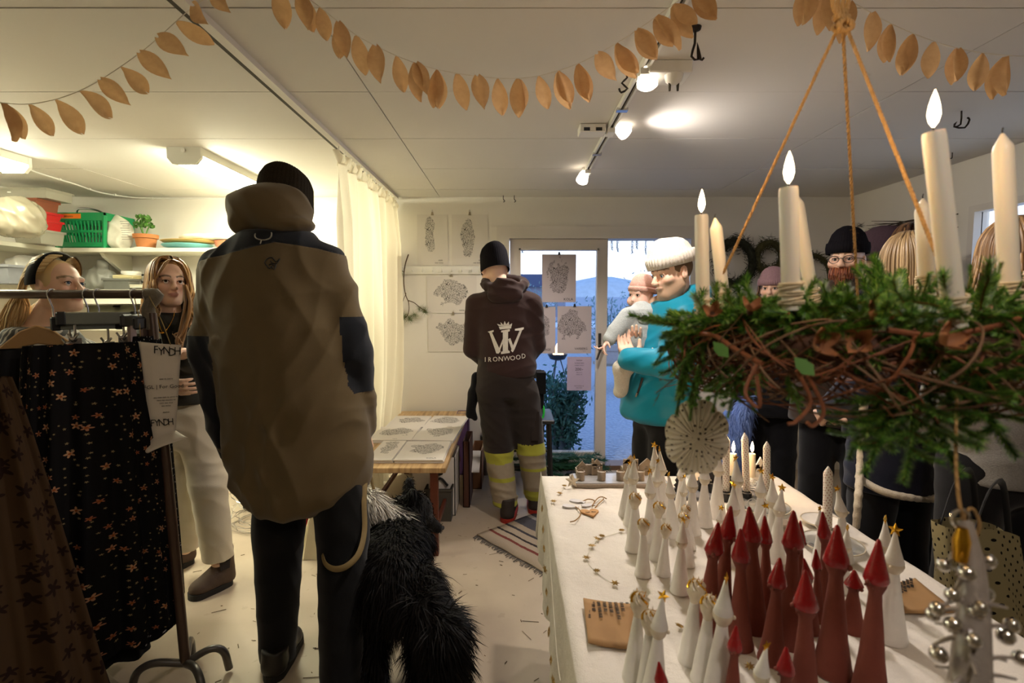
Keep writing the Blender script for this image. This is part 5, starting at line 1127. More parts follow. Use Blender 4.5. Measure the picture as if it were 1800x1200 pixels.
def long_hair(parent, c, M, sc, mt, n=240, length=.4, face=.75, wave=.012, seed=0, part=0.0, back=False, r=.0075, tilt=0, spread=1.0):
    """strands that leave the parting, run over the skull and fall; face = half angle kept free in front"""
    rr = random.Random(seed); b = MB(); c = Vector(c)
    def sk(az, el, o=1.0):
        return Vector((.084 * o * sin(az) * cos(el), -.012 + .106 * o * cos(az) * cos(el), .035 + .097 * o * sin(el)))
    for i in range(n):
        az = rr.uniform(face, 2 * pi - face); s = 1 if az < pi else -1
        y0 = rr.uniform(-.06, .06); o = rr.uniform(1.05, 1.16)
        st = Vector((part + s * .004, y0 * .9, .035 + .097 * sqrt(max(.05, 1 - (y0 / .106) ** 2)) * o))
        pts = [st]
        for el in (1.05, .65, .25, -.15):
            f = max(0, el / 1.4); a2 = az * (1 - f * .25) + (pi / 2 if s > 0 else 3 * pi / 2) * f * .25
            pts.append(sk(a2, el, o * (1.0 if el > 0 else 1.04)))
        p = pts[-1].copy(); L = length * rr.uniform(.75, 1.08); ph = rr.uniform(0, 6); nz = 7
        for j in range(1, nz + 1):
            z = p.z - L * j / nz
            w1 = wave * sin(ph + j * 1.5) * min(1, j / 3)
            pts.append(Vector((p.x * (1 + .10 * spread * j / nz) + w1, p.y + w1 * .7 + (-.02 * j / nz if cos(az) < .3 else .028 * j / nz), z)))
        strand(b, [c + M @ (q * sc) if j < 5 else c + (M @ (Vector((q.x, q.y, pts[4].z)) * sc)) + Vector((0, 0, (q.z - pts[4].z) * sc)) for j, q in enumerate(pts)], r * sc, r * .35 * sc)
    return b.obj('hair', mt, parent, 3, True)
def scalp(parent, c, M, sc, mt, back=0, name='scalp_hair'):
    S = SDF(Vector(c) - Vector((.15, .15, .15)) * sc, Vector(c) + Vector((.15, .15, .2)) * sc, .006); S.frame(c, M, sc)
    S.ell((0, -.014, .036), (.0795, .100, .090), .01); S.ell((0, .11, back), (.075, .07 + back, .075 + back), .02, sub=True); S.cut((0, 0, -.05), (0, .3, -1))
    return sdf_obj(S, name, mt, parent)
def knit(name, h, rib=True, sc=1.0):
    t = NT(name); c = lin(h); co = t.coord(); w_ = t.noise(co, 220, 2)
    t.bump(w_, .5, .004); return t.done(t.mix(w_, tuple(x * .7 for x in c), tuple(min(1, x * 1.2) for x in c)), .95, spec=.1)
def beanie(parent, c, M, sc, mt, low=.03, slouch=0.0, cuff=.05, ribs=44, ramp=.0022, tall=.0, front=0.0, name='beanie', loose=.0):
    """ribbed hat from the brow up, with a turned cuff as a part"""
    def ring(z, r): 
        return [Vector(((.086 + loose + r) * cos(a) * 1.0, -.012 + (.108 + loose + r) * sin(a), z + front * sin(a))) for a in [2 * pi * i / 132 for i in range(132)]]
    prof = [(low, .0), (low + .03, .003), (low + .05, .001), (.085 + tall * .4, -.004), (.11 + tall * .7, -.016), (.128 + tall * .9, -.036), (.138 + tall, -.06), (.142 + tall, -.082)]
    rows = []
    for z, o in prof:
        k = ring(z, o); 
        rows.append([p + Vector((p.x, p.y + .012, 0)).normalized() * ramp * (1 if sin(ribs * 2 * pi * i / 132) > 0 else -1) * (1 if o > -.07 else .2) for i, p in enumerate(k)])
    for j, row in enumerate(rows):
        t_ = j / 7
        for p in row: p.y -= slouch * t_ ** 2
    rows.append([Vector((0, -.012 - slouch, .143 + tall))] * 132)
    def g2(rows):
        b = MB(); b.grid([[Vector(c) + M @ (rows[j][i] * sc) for j in range(len(rows))] for i in range(132)], True); return b
    h = g2(rows).obj(name, mt, parent, 3, True)
    if cuff:
        cr = []
        for z, o in ((low - .004, -.002), (low - .004, .007), (low + cuff * .5, .010), (low + cuff, .007), (low + cuff, -.004)):
            k = ring(z, o); cr.append([p + Vector((p.x, p.y + .012, 0)).normalized() * ramp * (1 if sin(ribs * 2 * pi * i / 132) > 0 else -1) for i, p in enumerate(k)])
        g2(cr).obj('turned_cuff', mt, h, 3, True)
    return h
def bbox(pts, m=.14):
    a = np.array([list(p) for p in pts]); return a.min(0) - m, a.max(0) + m

def figure(name, label, x, y, yaw, H, hd, arms, group=None, female=False, sk=None, col=None, ears=True, h=.006, legs=None, lean=(0, 0), hands=(True, True), curl=.5, pn=None, hdir=None):
    """standing body as one surface. hd=(yaw,pitch,roll, dx,dy,dz) of the head; arms: {side: (shoulder, elbow, wrist)} in the figure's frame (unit = 1.75 m body)
    returns empty, dict of room positions"""
    s = H / 1.75; e_ = thing(name, (x, y, 0), label, 'person', group)
    M = Matrix.Rotation(yaw, 3, 'Z'); W = lambda p: Vector((x, y, 0)) + M @ (Vector(p) * s)
    hc = hd[3] if isinstance(hd[3], Vector) else W((lean[0] + hd[3], lean[1] + .02 + hd[4], 1.622 + hd[5])); HM = rot(hd[0], hd[1], hd[2]); hs = s * (.97 if female else 1.0)
    J = {'hc': hc, 'HM': HM, 'hs': hs, 's': s, 'M': M, 'W': W, 'o': Vector((x, y, 0)), 'lean': lean}
    legs = legs or {'L': ((-.09, 0, .9), (-.10, .02, .48), (-.11, -.02, .07)), 'R': ((.09, 0, .9), (.10, .02, .48), (.11, -.02, .07))}
    Wx = lambda p: p if isinstance(p, Vector) else W(p)
    J['legs'] = {k: [Wx(p) for p in v] for k, v in legs.items()}; J['arms'] = {k: [Wx(p) for p in v] for k, v in arms.items()}
    allp = [hc + Vector((0, 0, .12)), W((0, 0, .03))] + [p for v in J['arms'].values() for p in v] + [p for v in J['legs'].values() for p in v]
    lo, hi = bbox(allp, .2); lo[2] = 0; S = SDF(lo, hi, h)
    S.frame((x, y, 0), M, s); lx, ly = lean
    S.loft([(.84, 0, 0, .15, .10), (.95, 0, 0, .165, .115), (1.06, lx * .4, ly * .4, .135, .10), (1.22, lx * .7, ly * .7, .155, .11), (1.36, lx * .95, ly * .95, .16, .105), (1.45, lx, ly, .12, .07)], .03)
    S.frame()
    for k, (a, b_, c_) in J['legs'].items(): S.cone(a, b_, .085 * s, .058 * s, .03); S.cone(b_, c_, .056 * s, .038 * s, .03)
    for k, (a, b_, c_) in J['arms'].items():
        S.cone(a, b_, .052 * s, .040 * s, .03); S.cone(b_, c_, .040 * s, .027 * s, .02)
        if hands[0 if k == 'L' else 1]:
            S.cone(c_, c_ + (c_ - b_).normalized() * .03, .026 * s, .02 * s, .01)
            n_ = (pn or {}).get(k); n_ = M @ Vector(n_) if n_ else M @ Vector((1 if k == 'L' else -1, .3, 0))
            hand_sdf(S, c_ + (c_ - b_).normalized() * .012, (hdir or {}).get(k) or c_ - b_, n_, 1 if k == 'L' else -1, curl, s)
    S.frame(); S.cone(W((lx, ly - .01, 1.42)), hc + HM @ Vector((0, -.02, -.05)) * hs, .062 * s, .055 * s if not female else .048 * s, .03)
    head_sdf(S, hc, HM, hs, female, ears)
    sdf_obj(S, 'body', sk or m_skin, e_, col=col(hc, HM, hs) if col else face_col(hc, HM, hs), sm=1)
    return e_, J
def trousers(e_, J, mt, r=(.105, .082, .075), amp=.006, hem=.06, top=.98, h=.008, ks=((0, 0, 38), (25, 10, 30), (10, 25, 26)), seed=1, split=None, name='trousers', hipw=(.178, .13)):
    s, M, W = J['s'], J['M'], J['W']; L = J['legs']
    lo, hi = bbox([p for v in L.values() for p in v] + [W((0, 0, top))], .2); lo[2] = 0; S = SDF(lo, hi, h)
    S.frame(J['o'], M, s); S.loft([(.80, 0, 0, hipw[0] * .9, hipw[1] * .9), (.92, 0, 0, hipw[0], hipw[1]), (top, 0, 0, hipw[0] * .93, hipw[1] * .95)], .03); S.frame()
    for a, b_, c_ in L.values(): S.cone(a, b_, r[0] * s, r[1] * s, .05); S.cone(b_, c_ + (c_ - b_) * .05, r[1] * s, r[2] * s, .02)
    S.cut((0, 0, hem), (0, 0, -1)); return sdf_obj(S, name, mt, e_, amp, ks, seed, split=split)
def top(e_, J, mt, lev, snap=None, rs=.072, re=.058, rw=.046, cuff=.96, amp=.006, ks=((0, 12, 36), (26, 0, 22), (14, 14, -26)), seed=2, h=.007, neck=.075, split=None, name='jacket', extra=None, open_=None, k=.04):
    """garment on the torso; lev are loft levels in the figure's frame"""
    s, M, W = J['s'], J['M'], J['W']; A = J['arms']
    pts = [p for v in A.values() for p in v] + [W((0, 0, l[0])) for l in lev] + [W((l[1] + l[3], l[2] + l[4], l[0])) for l in lev] + [W((l[1] - l[3], l[2] - l[4], l[0])) for l in lev]
    lo, hi = bbox(pts, .14); S = SDF(lo, hi, h); S.frame(J['o'], M, s); S.loft(lev, .03); S.frame()
    for a, b_, c_ in A.values():
        c2 = b_ + (c_ - b_) * cuff; S.cone(a, b_, rs * s, re * s, k); S.cone(b_, c2, re * s, rw * s, .015)
    if extra: extra(S)
    return sdf_obj(S, name, mt, e_, amp, ks, seed, split=split, snap=snap)

def pxlev(J, y, rows):
    """levels of a garment seen square on: rows (v, left u, right u, depth radius in m)"""
    out = []
    for v, a, b, ry in rows:
        p, q = P(a, v, y=y), P(b, v, y=y); l = J['M'].transposed() @ Vector(((p.x + q.x) / 2 - J['o'].x, y - J['o'].y, 0)); out.append((p.z / J['s'], l.x / J['s'], l.y / J['s'], (q.x - p.x) / 2 / J['s'], ry / J['s']))
    return sorted(out)
def Q(u, v, y): return P(u, v, y=y)
m_olive = cloth('olive_shell', '5a4c33', .8, 500, .1); m_navyk = cloth('dark_navy_shell', '15181f', .85, 500)
m_blackc = cloth('black_cloth', '09090b', .95, 400); m_blackk = knit('black_knit', '17151a'); m_oliveh = knit('dark_olive_knit', '2a241b')
m_rubber = mat('black_rubber', '161310', .7)
# ---- the tall man in the hooded jacket
y1 = 1.93
arms = {'L': (Q(392, 478, y1), Q(368, 625, y1 - .02), Q(402, 780, y1 + .08)), 'R': (Q(574, 470, y1), Q(624, 620, y1), Q(640, 752, y1 + .10))}
legs = {'L': (Q(500, 760, y1), Q(490, 930, y1 + .0), Vector((-.925, y1 + .0, .07))), 'R': (Q(580, 760, y1), Q(603, 930, y1 - .06), Vector((-.60, y1 - .23, .07)))}
pe, J = figure('person', 'tall person seen from behind in an olive hooded parka with dark shoulders', -.80, y1, 0, 1.90, (-.25, -.35, -.12, Q(502, 372, 2.0), 0, 0), arms, legs=legs, lean=(-.07, 0))
def reg(Cn):
    x, z = Cn[:, 0], Cn[:, 2]; a = np.array([Q(355, 470, y1).x, Q(375, 470, y1).x, Q(430, 450, y1).x, Q(510, 432, y1).x, Q(570, 440, y1).x, Q(592, 444, y1).x, Q(612, 450, y1).x])
    b = np.array([Q(355, 475, y1).z, Q(375, 461, y1).z, Q(430, 452, y1).z, Q(510, 432, y1).z, Q(570, 440, y1).z, Q(592, 446, y1).z, Q(612, 450, y1).z])
    id_ = np.zeros(len(Cn), int); id_[z > np.interp(x, a, b)] = 1
    def dist(p, q):
        p, q = np.array(p), np.array(q); d = q - p; t = np.clip((Cn - p) @ d / (d @ d), 0, 1); return np.linalg.norm(Cn - p - t[:, None] * d, axis=1)
    A = J['arms']; eL, eR = A['L'][1], A['R'][1]
    sl = np.minimum(dist(A['L'][0], eL), dist(eL, A['L'][2])) < .095; sr = np.minimum(dist(A['R'][0], eR), dist(eR, A['R'][2])) < .095
    edge = np.interp(z, [.8, 1.0, 1.25, 1.4], [-.99, -1.03, -1.035, -1.05])
    id_[sl & (z < Q(0, 588, y1).z) & (z > .86) & (x < edge)] = 2
    er = np.interp(z, [.9, 1.1, 1.25, 1.4], [-.59, -.60, -.615, -.63])
    id_[sr & (z < Q(0, 556, y1).z) & (z > Q(0, 688, y1).z) & (x > er)] = 3
    return id_
yx = np.array([Q(u, 450, y1).x for u in (355, 375, 430, 510, 570, 592, 612)]); yz = np.array([Q(0, v, y1).z for v in (475, 461, 452, 432, 440, 446, 450)])
def snap1(V):
    V = V.copy(); x, z = V[:, 0], V[:, 2]; f = z - np.interp(x, yx, yz); m = np.abs(f) < .0055; V[m, 2] -= f[m]
    for vv, sgn in ((588, -1), (556, 1), (688, 1)):
        z0 = Q(0, vv, y1).z; m = (np.abs(V[:, 2] - z0) < .0055) & (x * sgn > (-.62 if sgn > 0 else 1.02)); V[m, 2] = z0
    return V
lev = pxlev(J, y1, [(886, 462, 592, .19), (872, 434, 630, .215), (845, 416, 650, .22), (800, 404, 655, .21), (740, 392, 650, .185), (660, 380, 632, .18), (580, 370, 616, .18), (500, 362, 604, .17), (460, 362, 600, .15), (430, 395, 580, .13), (405, 425, 545, .11)])
jk = top(pe, J, None, lev, rs=.078, re=.068, rw=.054, amp=.034, ks=((7, 0, 10), (13, 8, 7), (-9, 0, 14), (22, 10, -14)), seed=4, h=.0075, snap=snap1, split=(reg, ['jacket', 'shoulder_yoke', 'sleeve_panel', 'sleeve_panel'], [m_olive, m_navyk, m_navyk, m_navyk]), k=.03)
# folded hood resting round the neck
hc = Q(479, 377, y1 + .0); S = SDF(hc - Vector((.25, .25, .2)), hc + Vector((.25, .3, .22)), .007)
S.ell(hc + Vector((.0, -.005, .01)), (.142, .13, .075), .03); S.ell(Q(462, 362, y1), (.115, .125, .07), .04); S.ell(Q(500, 352, y1 + .03), (.085, .11, .05), .05); S.ell(Q(505, 395, y1 - .03), (.10, .10, .035), .03); S.ell(Q(432, 392, y1 - .02), (.045, .09, .05), .03)
S.ell(J['hc'] + Vector((.02, .03, .05)), (.088, .11, .1), .02, sub=True)
sdf_obj(S, 'hood', m_olive, pe, .014, ((30, 0, 18), (12, 20, 26), (-25, 0, 22)), 8)
beanie(pe, J['hc'] + Vector((.004, .0, .01)), J['HM'], J['hs'] * 1.0, m_oliveh, low=-.02, cuff=0, tall=.012, ramp=.0012)
def ub(pts, off=.004): return [p for p in pts]
def on_back(u, v, ob_list, y0):
    """point on the back of a garment under pixel (u, v)"""
    dg = bpy.context.evaluated_depsgraph_get(); r = ray(u, v); best = None
    for o in ob_list:
        Mi = mworld(o).inverted(); h, p, n_, _ = o.ray_cast(Mi @ EYE, (Mi.to_3x3() @ r).normalized())
        if h:
            p = mworld(o) @ p; d = (p - EYE).length
            if best is None or d < best[0]: best = (d, p, (mworld(o).to_3x3() @ n_).normalized())
    return (best[1], best[2]) if best else (P(u, v, y=y0), Vector((0, -1, 0)))
bpy.context.view_layer.update()
def stroke(name, pts, r, mt, parent, obs, y0, off=.002, closed=False, n=5):
    w_ = []
    for u, v in pts:
        p, n_ = on_back(u, v, obs, y0); w_.append(p + n_ * off)
    c_ = curve(w_ + ([w_[0]] if closed else []), len(w_) * 4); MB().tube(c_, r, n).obj(name, mt, parent, 1, True)
m_cord = mat('grey_cord', '8d8a80', .7)
stroke('hood_cord', [(466, 394), (459, 402), (450, 413), (452, 420), (464, 423), (475, 420), (478, 411), (471, 402), (467, 394)], .0024, m_cord, pe, jk, y1, .006)
stroke('hood_cord', [(461, 422), (459, 429)], .0022, m_cord, pe, jk, y1, .006)
for pts in ([(468, 466), (466, 461), (470, 455), (478, 453), (482, 457), (486, 460), (492, 455)], [(492, 456), (487, 463), (480, 463), (476, 459)], [(469, 466), (472, 471), (476, 472)], [(473, 466), (477, 464), (482, 467)], [(485, 465), (484, 470), (482, 474)], [(475, 471), (478, 468), (480, 473)]):
    stroke('jacket_emblem', pts, .0022, m_black, pe, jk, y1, .002)
trousers(pe, J, m_blackc, r=(.105, .088, .064), amp=.008, hem=.02, top=.94)
m_shoe = mat('black_leather', '17130f', .45, .2, 30)
shoe('shoe', (-.93, y1 + .17, 0), (-.905, y1 - .11, 0), .1, m_shoe, pe, m_rubber, top=.11); shoe('shoe', (-.585, y1 - .05, 0), (-.60, y1 - .33, 0), .1, m_shoe, pe, m_rubber, top=.11)
S = SDF(J['arms']['L'][2] - Vector((.15, .15, .25)), J['arms']['L'][2] + Vector((.15, .2, .12)), .006)
d = (J['arms']['L'][2] - J['arms']['L'][1]).normalized(); S.cone(J['arms']['L'][2] - d * .03, J['arms']['L'][2] + d * .04, .05, .04, .02); hand_sdf(S, J['arms']['L'][2], d, (1, .3, 0), 1, .45, 1.25); S.frame()
sdf_obj(S, 'glove', m_blackc, pe)

# ---- young woman with long hair, facing us
y3 = 2.42; m_cream = cloth('cream_twill', 'cdc3ae', .85, 350, .06); m_char = cloth('charcoal_wrap', '26251f', .85, 350)
arms = {'R': (Q(258, 562, y3), Q(238, 655, y3 - .02), Q(290, 672, y3 - .14)), 'L': (Q(327, 562, y3 + .06), Q(352, 655, y3 + .05), Q(324, 628, y3 - .16))}
legs = {'R': (Q(312, 730, y3 + .08), Q(330, 850, y3 + .10), P(326, 962, y=y3 + .16)), 'L': (Q(348, 730, y3), Q(366, 850, y3 - .03), P(384, 985, y=y3 + .06))}
pe, J = figure('person', 'young person with long honey hair in a dark wrap top and cream trousers', -1.56, y3, pi + .35, 1.64, (pi + .80, .05, -.04, Q(297, 500, y3 - .02), 0, 0), arms, legs=legs, female=True, h=.0048, lean=(.06, 0), ears=False, pn={'L': (0, 0, -1)},
    col=lambda c, M, s: face_col(c, M, s, 'c07a70', '4b3524', None, .3))
eyes(pe, J['hc'], J['HM'], J['hs'], (.15, 1, .35))
top(pe, J, m_char, pxlev(J, y3, [(706, 274, 376, .15), (660, 258, 366, .15), (610, 250, 354, .15), (575, 248, 346, .14), (560, 256, 336, .12), (548, 270, 320, .085)]), rs=.062, re=.055, rw=.05, amp=.008, name='wrap_blouse', h=.0065,
    extra=lambda S: S.cone(Q(299, 535, y3 - .10), Q(306, 604, y3 - .20), .062, .012, .01, sub=True))
def vneck(p0, p1, p2, r): return
for a, b in (((276, 552), (305, 600)), ((322, 552), (304, 602))):
    MB().tube(curve([Q(a[0], a[1], y3 - .10), Q((a[0] + b[0]) / 2, (a[1] + b[1]) / 2, y3 - .145), Q(b[0], b[1], y3 - .13)], 10), .014, 8, flat=.4).obj('wrap_collar', m_char, pe, 1, True)
m_gold = mat('gold', 'd9a53c', .25, .1, metal=1)
MB().tube([Q(285 + 9 * cos(a), 576 + 9 * sin(a), y3 - .15) for a in np.linspace(.2, 2.9, 12)], [.0008 + .0022 * sin(pi * i / 11) for i in range(12)], 6).obj('crescent_pendant', m_gold, pe, 1, True)
MB().tube(curve([Q(277, 545, y3 - .09), Q(279, 565, y3 - .14), Q(285, 583, y3 - .15), Q(294, 578, y3 - .15), Q(304, 560, y3 - .12), Q(307, 545, y3 - .09)], 18), .0009, 4).obj('necklace', m_gold, pe, 1, True)
trousers(pe, J, m_cream, r=(.105, .088, .076), amp=.011, hem=.155, top=1.04, seed=6, h=.007, hipw=(.165, .125))
for a, b in (((358, 735), (396, 860)), ((396, 860), (404, 960))): pass
m_bootb = mat('brown_suede', '4a382a', .75, .2, 40, .2); m_el = cloth('boot_elastic', '2b2320')
for tp, hl, ank in ((P(333, 1055, z=0), P(408, 1022, z=0), 'L'), (P(262, 1020, z=0), P(340, 985, z=0), 'R')):
    hl2 = tp + (hl - tp).normalized() * min((hl - tp).length, .285); b = shoe('boot', tp, hl2, .1, m_bootb, pe, m_rubber, top=.205)
    dd = (tp - hl2).normalized(); pc = hl2 + dd * .055; nn = Vector((dd.y, -dd.x, 0)); nn = nn if nn.y < 0 else -nn
    MB().prism([(-.022, .0), (.022, 0), (.030, .09), (-.026, .09)], .006, facing(pc + nn * .0475 + Vector((0, 0, .105)), nn)).obj('elastic_gusset', m_el, b, None, True)
    MB().box(hl2 + dd * .006 + Vector((0, 0, .215)), (.018, .010, .05)).obj('pull_tab', m_black, b, None, True)
scalp(pe, J['hc'], J['HM'], J['hs'], m_brownb, .02)
hr = long_hair(pe, J['hc'], J['HM'], J['hs'], m_brownb, n=330, length=.34, face=.82, wave=.02, seed=3, r=.008)
# curtain fringe
b = MB(); rr = random.Random(4)
for i in range(150):
    s = -1 if i % 2 else 1; q = rr.random(); x0 = s * rr.uniform(.0, .012)
    p = [Vector((x0, .035 + .03 * q, .126 - .006 * q)), Vector((s * (.018 + .02 * q), .078 + .012 * q, .108 - .012 * q)), Vector((s * (.045 + .016 * q), .083, .065 - .02 * q)), Vector((s * (.066 + .010 * q), .062, .015 - .02 * q)), Vector((s * (.078 + .01 * q), .04, -.04 - .03 * q))]
    strand(b, [J['hc'] + J['HM'] @ (v * J['hs']) for v in p], .0065, .0025)
b.obj('fringe', m_brownb, pe, 3, True)
# front locks over the chest
b = MB()
for i in range(46):
    s = 1 if i % 3 else -1; w0 = rr.uniform(-.012, .016); yy = y3 - .05 - rr.uniform(0, .1); ph = rr.uniform(-1, 1)
    if s > 0: pts = [(324 + 120 * w0, 500), (330 + 300 * w0, 530), (325 + 400 * w0, 560), (316 + 500 * w0 + 4 * ph, 585), (309 + 500 * w0 + 5 * ph, 596 + 14 * ph), (318 + 300 * w0, 607 + 6 * ph)]
    else: pts = [(262 + 100 * w0, 500), (257 + 250 * w0, 530), (256 + 400 * w0, 560), (252 + 500 * w0, 590), (256 + 500 * w0, 620 + 8 * ph)]
    strand(b, [Q(u, v, yy - .012 * j) for j, (u, v) in enumerate(pts)], .008, .002)
b.obj('front_locks', m_brownb, pe, 3, True)

# ---- woman with the black hairband, in profile behind the rack
hc2 = P(103, 505, d=2.0); yaw2 = -1.72; m_gknit = knit('grey_pattern_knit', '55534e')
t = NT('grey_pattern_blouse'); co = t.coord(); wv = t.n('TexWave'); t.l(co, wv.inputs['Vector']); wv.inputs['Scale'].default_value = 14; wv.inputs['Distortion'].default_value = 14
m_gpat = t.done(t.mix(t.math('GREATER_THAN', wv.outputs['Fac'], .7), lin('3a3a38'), lin('a8a59a')), .8)
arms = {'R': (hc2 + Vector((-.07, -.16, -.29)), hc2 + Vector((-.08, -.12, -.55)), hc2 + Vector((.12, .0, -.60))), 'L': (hc2 + Vector((-.05, .16, -.28)), hc2 + Vector((.0, .2, -.55)), hc2 + Vector((.2, .15, -.6)))}
pe, J = figure('person', 'person with blond hair and wide black hairband behind the rail', hc2.x - .08, hc2.y, yaw2, 1.60, (yaw2, .10, -.05, hc2, 0, 0), arms, female=True, h=.0048, col=lambda c, M, s: face_col(c, M, s, 'bb6c60', '7a5a3c', None, .5))
eyes(pe, J['hc'], J['HM'], J['hs'], (.1, 1, .25), m_irisb)
top(pe, J, m_gpat, [(.8, 0, 0, .19, .13), (1.1, 0, 0, .19, .13), (1.35, 0, 0, .2, .13), (1.46, 0, 0, .13, .09)], name='blouse', h=.008)
trousers(pe, J, m_blackc)
scalp(pe, J['hc'], J['HM'], J['hs'] * .985, m_blond, .02)
b = MB(); rr = random.Random(9)
for i in range(430):           # swept back from the hairline, over the ear and down behind the shoulder
    s = rr.choice((-1, 1)); a = rr.uniform(0, 1); el0 = rr.uniform(.25, 1.25)
    st = Vector((s * .086 * cos(el0) * .97, .080 - .05 * (1 - sin(el0)) - .012, .035 + .098 * sin(el0))); k = rr.uniform(1.07, 1.14)
    mid = Vector((s * .086 * (.35 + .65 * cos(el0 * .8)) * k, -.03, .03 + .094 * sin(el0 * .85) * k)); bk = Vector((s * (.06 + .02 * rr.random()), -.095 - .012 * rr.random(), .01 - .02 * rr.random()))
    fall = Vector((.085 * s * rr.random() + .03, -.125 - .05 * rr.random(), -.12)); end = Vector((.06 + s * .10 * rr.random(), -.15 - .12 * rr.random(), -.36 * rr.uniform(.6, 1.1)))
    strand(b, [J['hc'] + J['HM'] @ (v * J['hs']) for v in (st, mid, bk, fall, end)], .0075, .003, k=3)
b.obj('hair', m_blond, pe, 3, True)
rows = []
for i in range(25):
    a = pi * (i / 24) * 1.16 - .25; rr_ = []
    for j, yo in enumerate((-.028, -.020, 0.0, .02, .028)):
        o = 1.16 if j in (0, 4) else 1.25
        rr_.append(J['hc'] + J['HM'] @ (Vector((.083 * o * cos(a), .004 + yo + .02 * (1 - sin(a)) * -1.3, .035 + .096 * o * sin(a))) * J['hs']))
    rows.append(rr_)
MB().grid(rows).obj('hairband', cloth('black_velvet', '0c0c0e', .9), pe, 3, True)

# ---- man in the printed brown hoodie at the door
y4 = 3.32; m_brownh = cloth('brown_sweat', '352320', .9, 300, .1); m_work = cloth('work_canvas', '2b2320', .9, 250, .15); m_hi = cloth('high_vis', 'a8a83e', .7, 300); m_refl = mat('reflective_tape', '9b8f7c', .4, .1, 60)
arms = {'L': (Q(838, 535, y4), Q(832, 612, y4 + .04), Q(858, 640, y4 + .22)), 'R': (Q(934, 535, y4), Q(942, 605, y4 + .04), Q(920, 640, y4 + .22))}
legs = {'L': (Q(868, 690, y4), Q(876, 790, y4 + .02), Vector((Q(888, 880, y4).x, y4 + .02, .09))), 'R': (Q(918, 690, y4), Q(934, 790, y4 + .06), Vector((Q(944, 870, y4 + .12).x, y4 + .14, .09)))}
pe, J = figure('person', 'person from behind in a brown hoodie with white crowned lettering', -.05, y4, 0, 1.80, (.38, -.32, 0, Q(869, 474, y4 + .05), 0, 0), arms, legs=legs, lean=(-.01, 0))
lev = pxlev(J, y4, [(662, 848, 938, .14), (650, 842, 944, .155), (620, 842, 942, .15), (580, 838, 940, .145), (545, 834, 940, .14), (520, 838, 936, .12), (505, 860, 918, .09)])
hj = top(pe, J, m_brownh, lev, rs=.074, re=.066, rw=.05, amp=.010, ks=((0, 10, 38), (18, 0, 22), (-18, 0, 26)), seed=7, name='hoodie', h=.0075); hj = [hj]
S = SDF(Q(888, 515, y4) - Vector((.3, .3, .2)), Q(888, 515, y4) + Vector((.3, .3, .2)), .007); n_ = 18
ring = [Q(888, 0, y4) * 0 + Vector((Q(888, 500, y4).x + .125 * cos(a), y4 + .0 + .11 * sin(a), Q(888, 502, y4).z + .012 + .035 * sin(a))) for a in np.linspace(0, 2 * pi, n_)]
S.chain(ring, [.034] * n_, .015); S.ell((Q(889, 520, y4).x, y4 - .115, Q(889, 520, y4).z), (.115, .05, .055), .03); S.ell((Q(889, 498, y4).x, y4 - .10, Q(889, 498, y4).z), (.075, .04, .035), .02)
sdf_obj(S, 'hood', m_brownh, pe, .014, ((14, 0, 60), (30, 0, 40)), 5)
beanie(pe, J['hc'] + Vector((0, 0, .01)), J['HM'], J['hs'] * 1.02, m_blackk, low=-.028, cuff=0, tall=.02, ramp=.0006)
def reg4(Cn):
    z, y = Cn[:, 2], Cn[:, 1]; s_ = np.where(Cn[:, 0] > Q(910, 800, y4).x, .045, 0); z = z - s_; i = np.zeros(len(Cn), int)
    i[(z < .46)] = 1; i[(z < .385)] = 2; i[z < .29] = 3; i[z < .265] = 4; i[z < .12] = 5; i[(i > 0) & (s_ > 0)] += 5; return i
trousers(pe, J, None, r=(.112, .092, .082), amp=.013, hem=.09, top=1.05, seed=9, h=.007, split=(reg4, ['work_trousers'] + ['high_vis_band', 'reflective_band', 'high_vis_band', 'reflective_band', 'high_vis_band'] * 2, [m_work] + [m_hi, m_refl, m_hi, m_refl, m_hi] * 2), hipw=(.18, .14))
m_wb = mat('brown_work_boot', '2e2520', .6, .2, 30); m_red = mat('red_sole', 'a02a1e', .6)
shoe('boot', (Q(898, 0, y4).x, y4 + .21, 0), (Q(890, 0, y4).x, y4 - .09, 0), .1, m_wb, pe, m_red, w_=.055, top=.15); shoe('boot', (Q(948, 0, y4).x, y4 + .36, 0), (Q(944, 0, y4).x, y4 + .05, 0), .1, m_wb, pe, m_red, w_=.055, top=.15)
S = SDF(Q(835, 700, y4) - Vector((.2, .2, .3)), Q(835, 700, y4) + Vector((.2, .2, .3)), .008)     # holster pocket with a glove hanging out
S.cone(Q(838, 662, y4), Q(836, 690, y4), .035, .04, .02); S.cone(Q(833, 690, y4), Q(826, 728, y4), .04, .03, .02); S.cone(Q(828, 720, y4), Q(835, 735, y4), .03, .02, .01)
sdf_obj(S, 'hanging_glove', m_blackc, pe, .005)
MB().box(Q(951, 672, y4 + .02), (.06, .08, .14)).box(Q(948, 700, y4 + .03), (.05, .06, .12)).obj('tool_pouch', m_blackc, pe, None, True)
for s_, u in ((-1, 838), (1, 944)): MB().box(Q(860 if s_ < 0 else 0, 740, y4) if s_ < 0 else Q(940, 745, y4), (.05, .12, .19)).obj('thigh_pocket', m_work, pe, None, True)
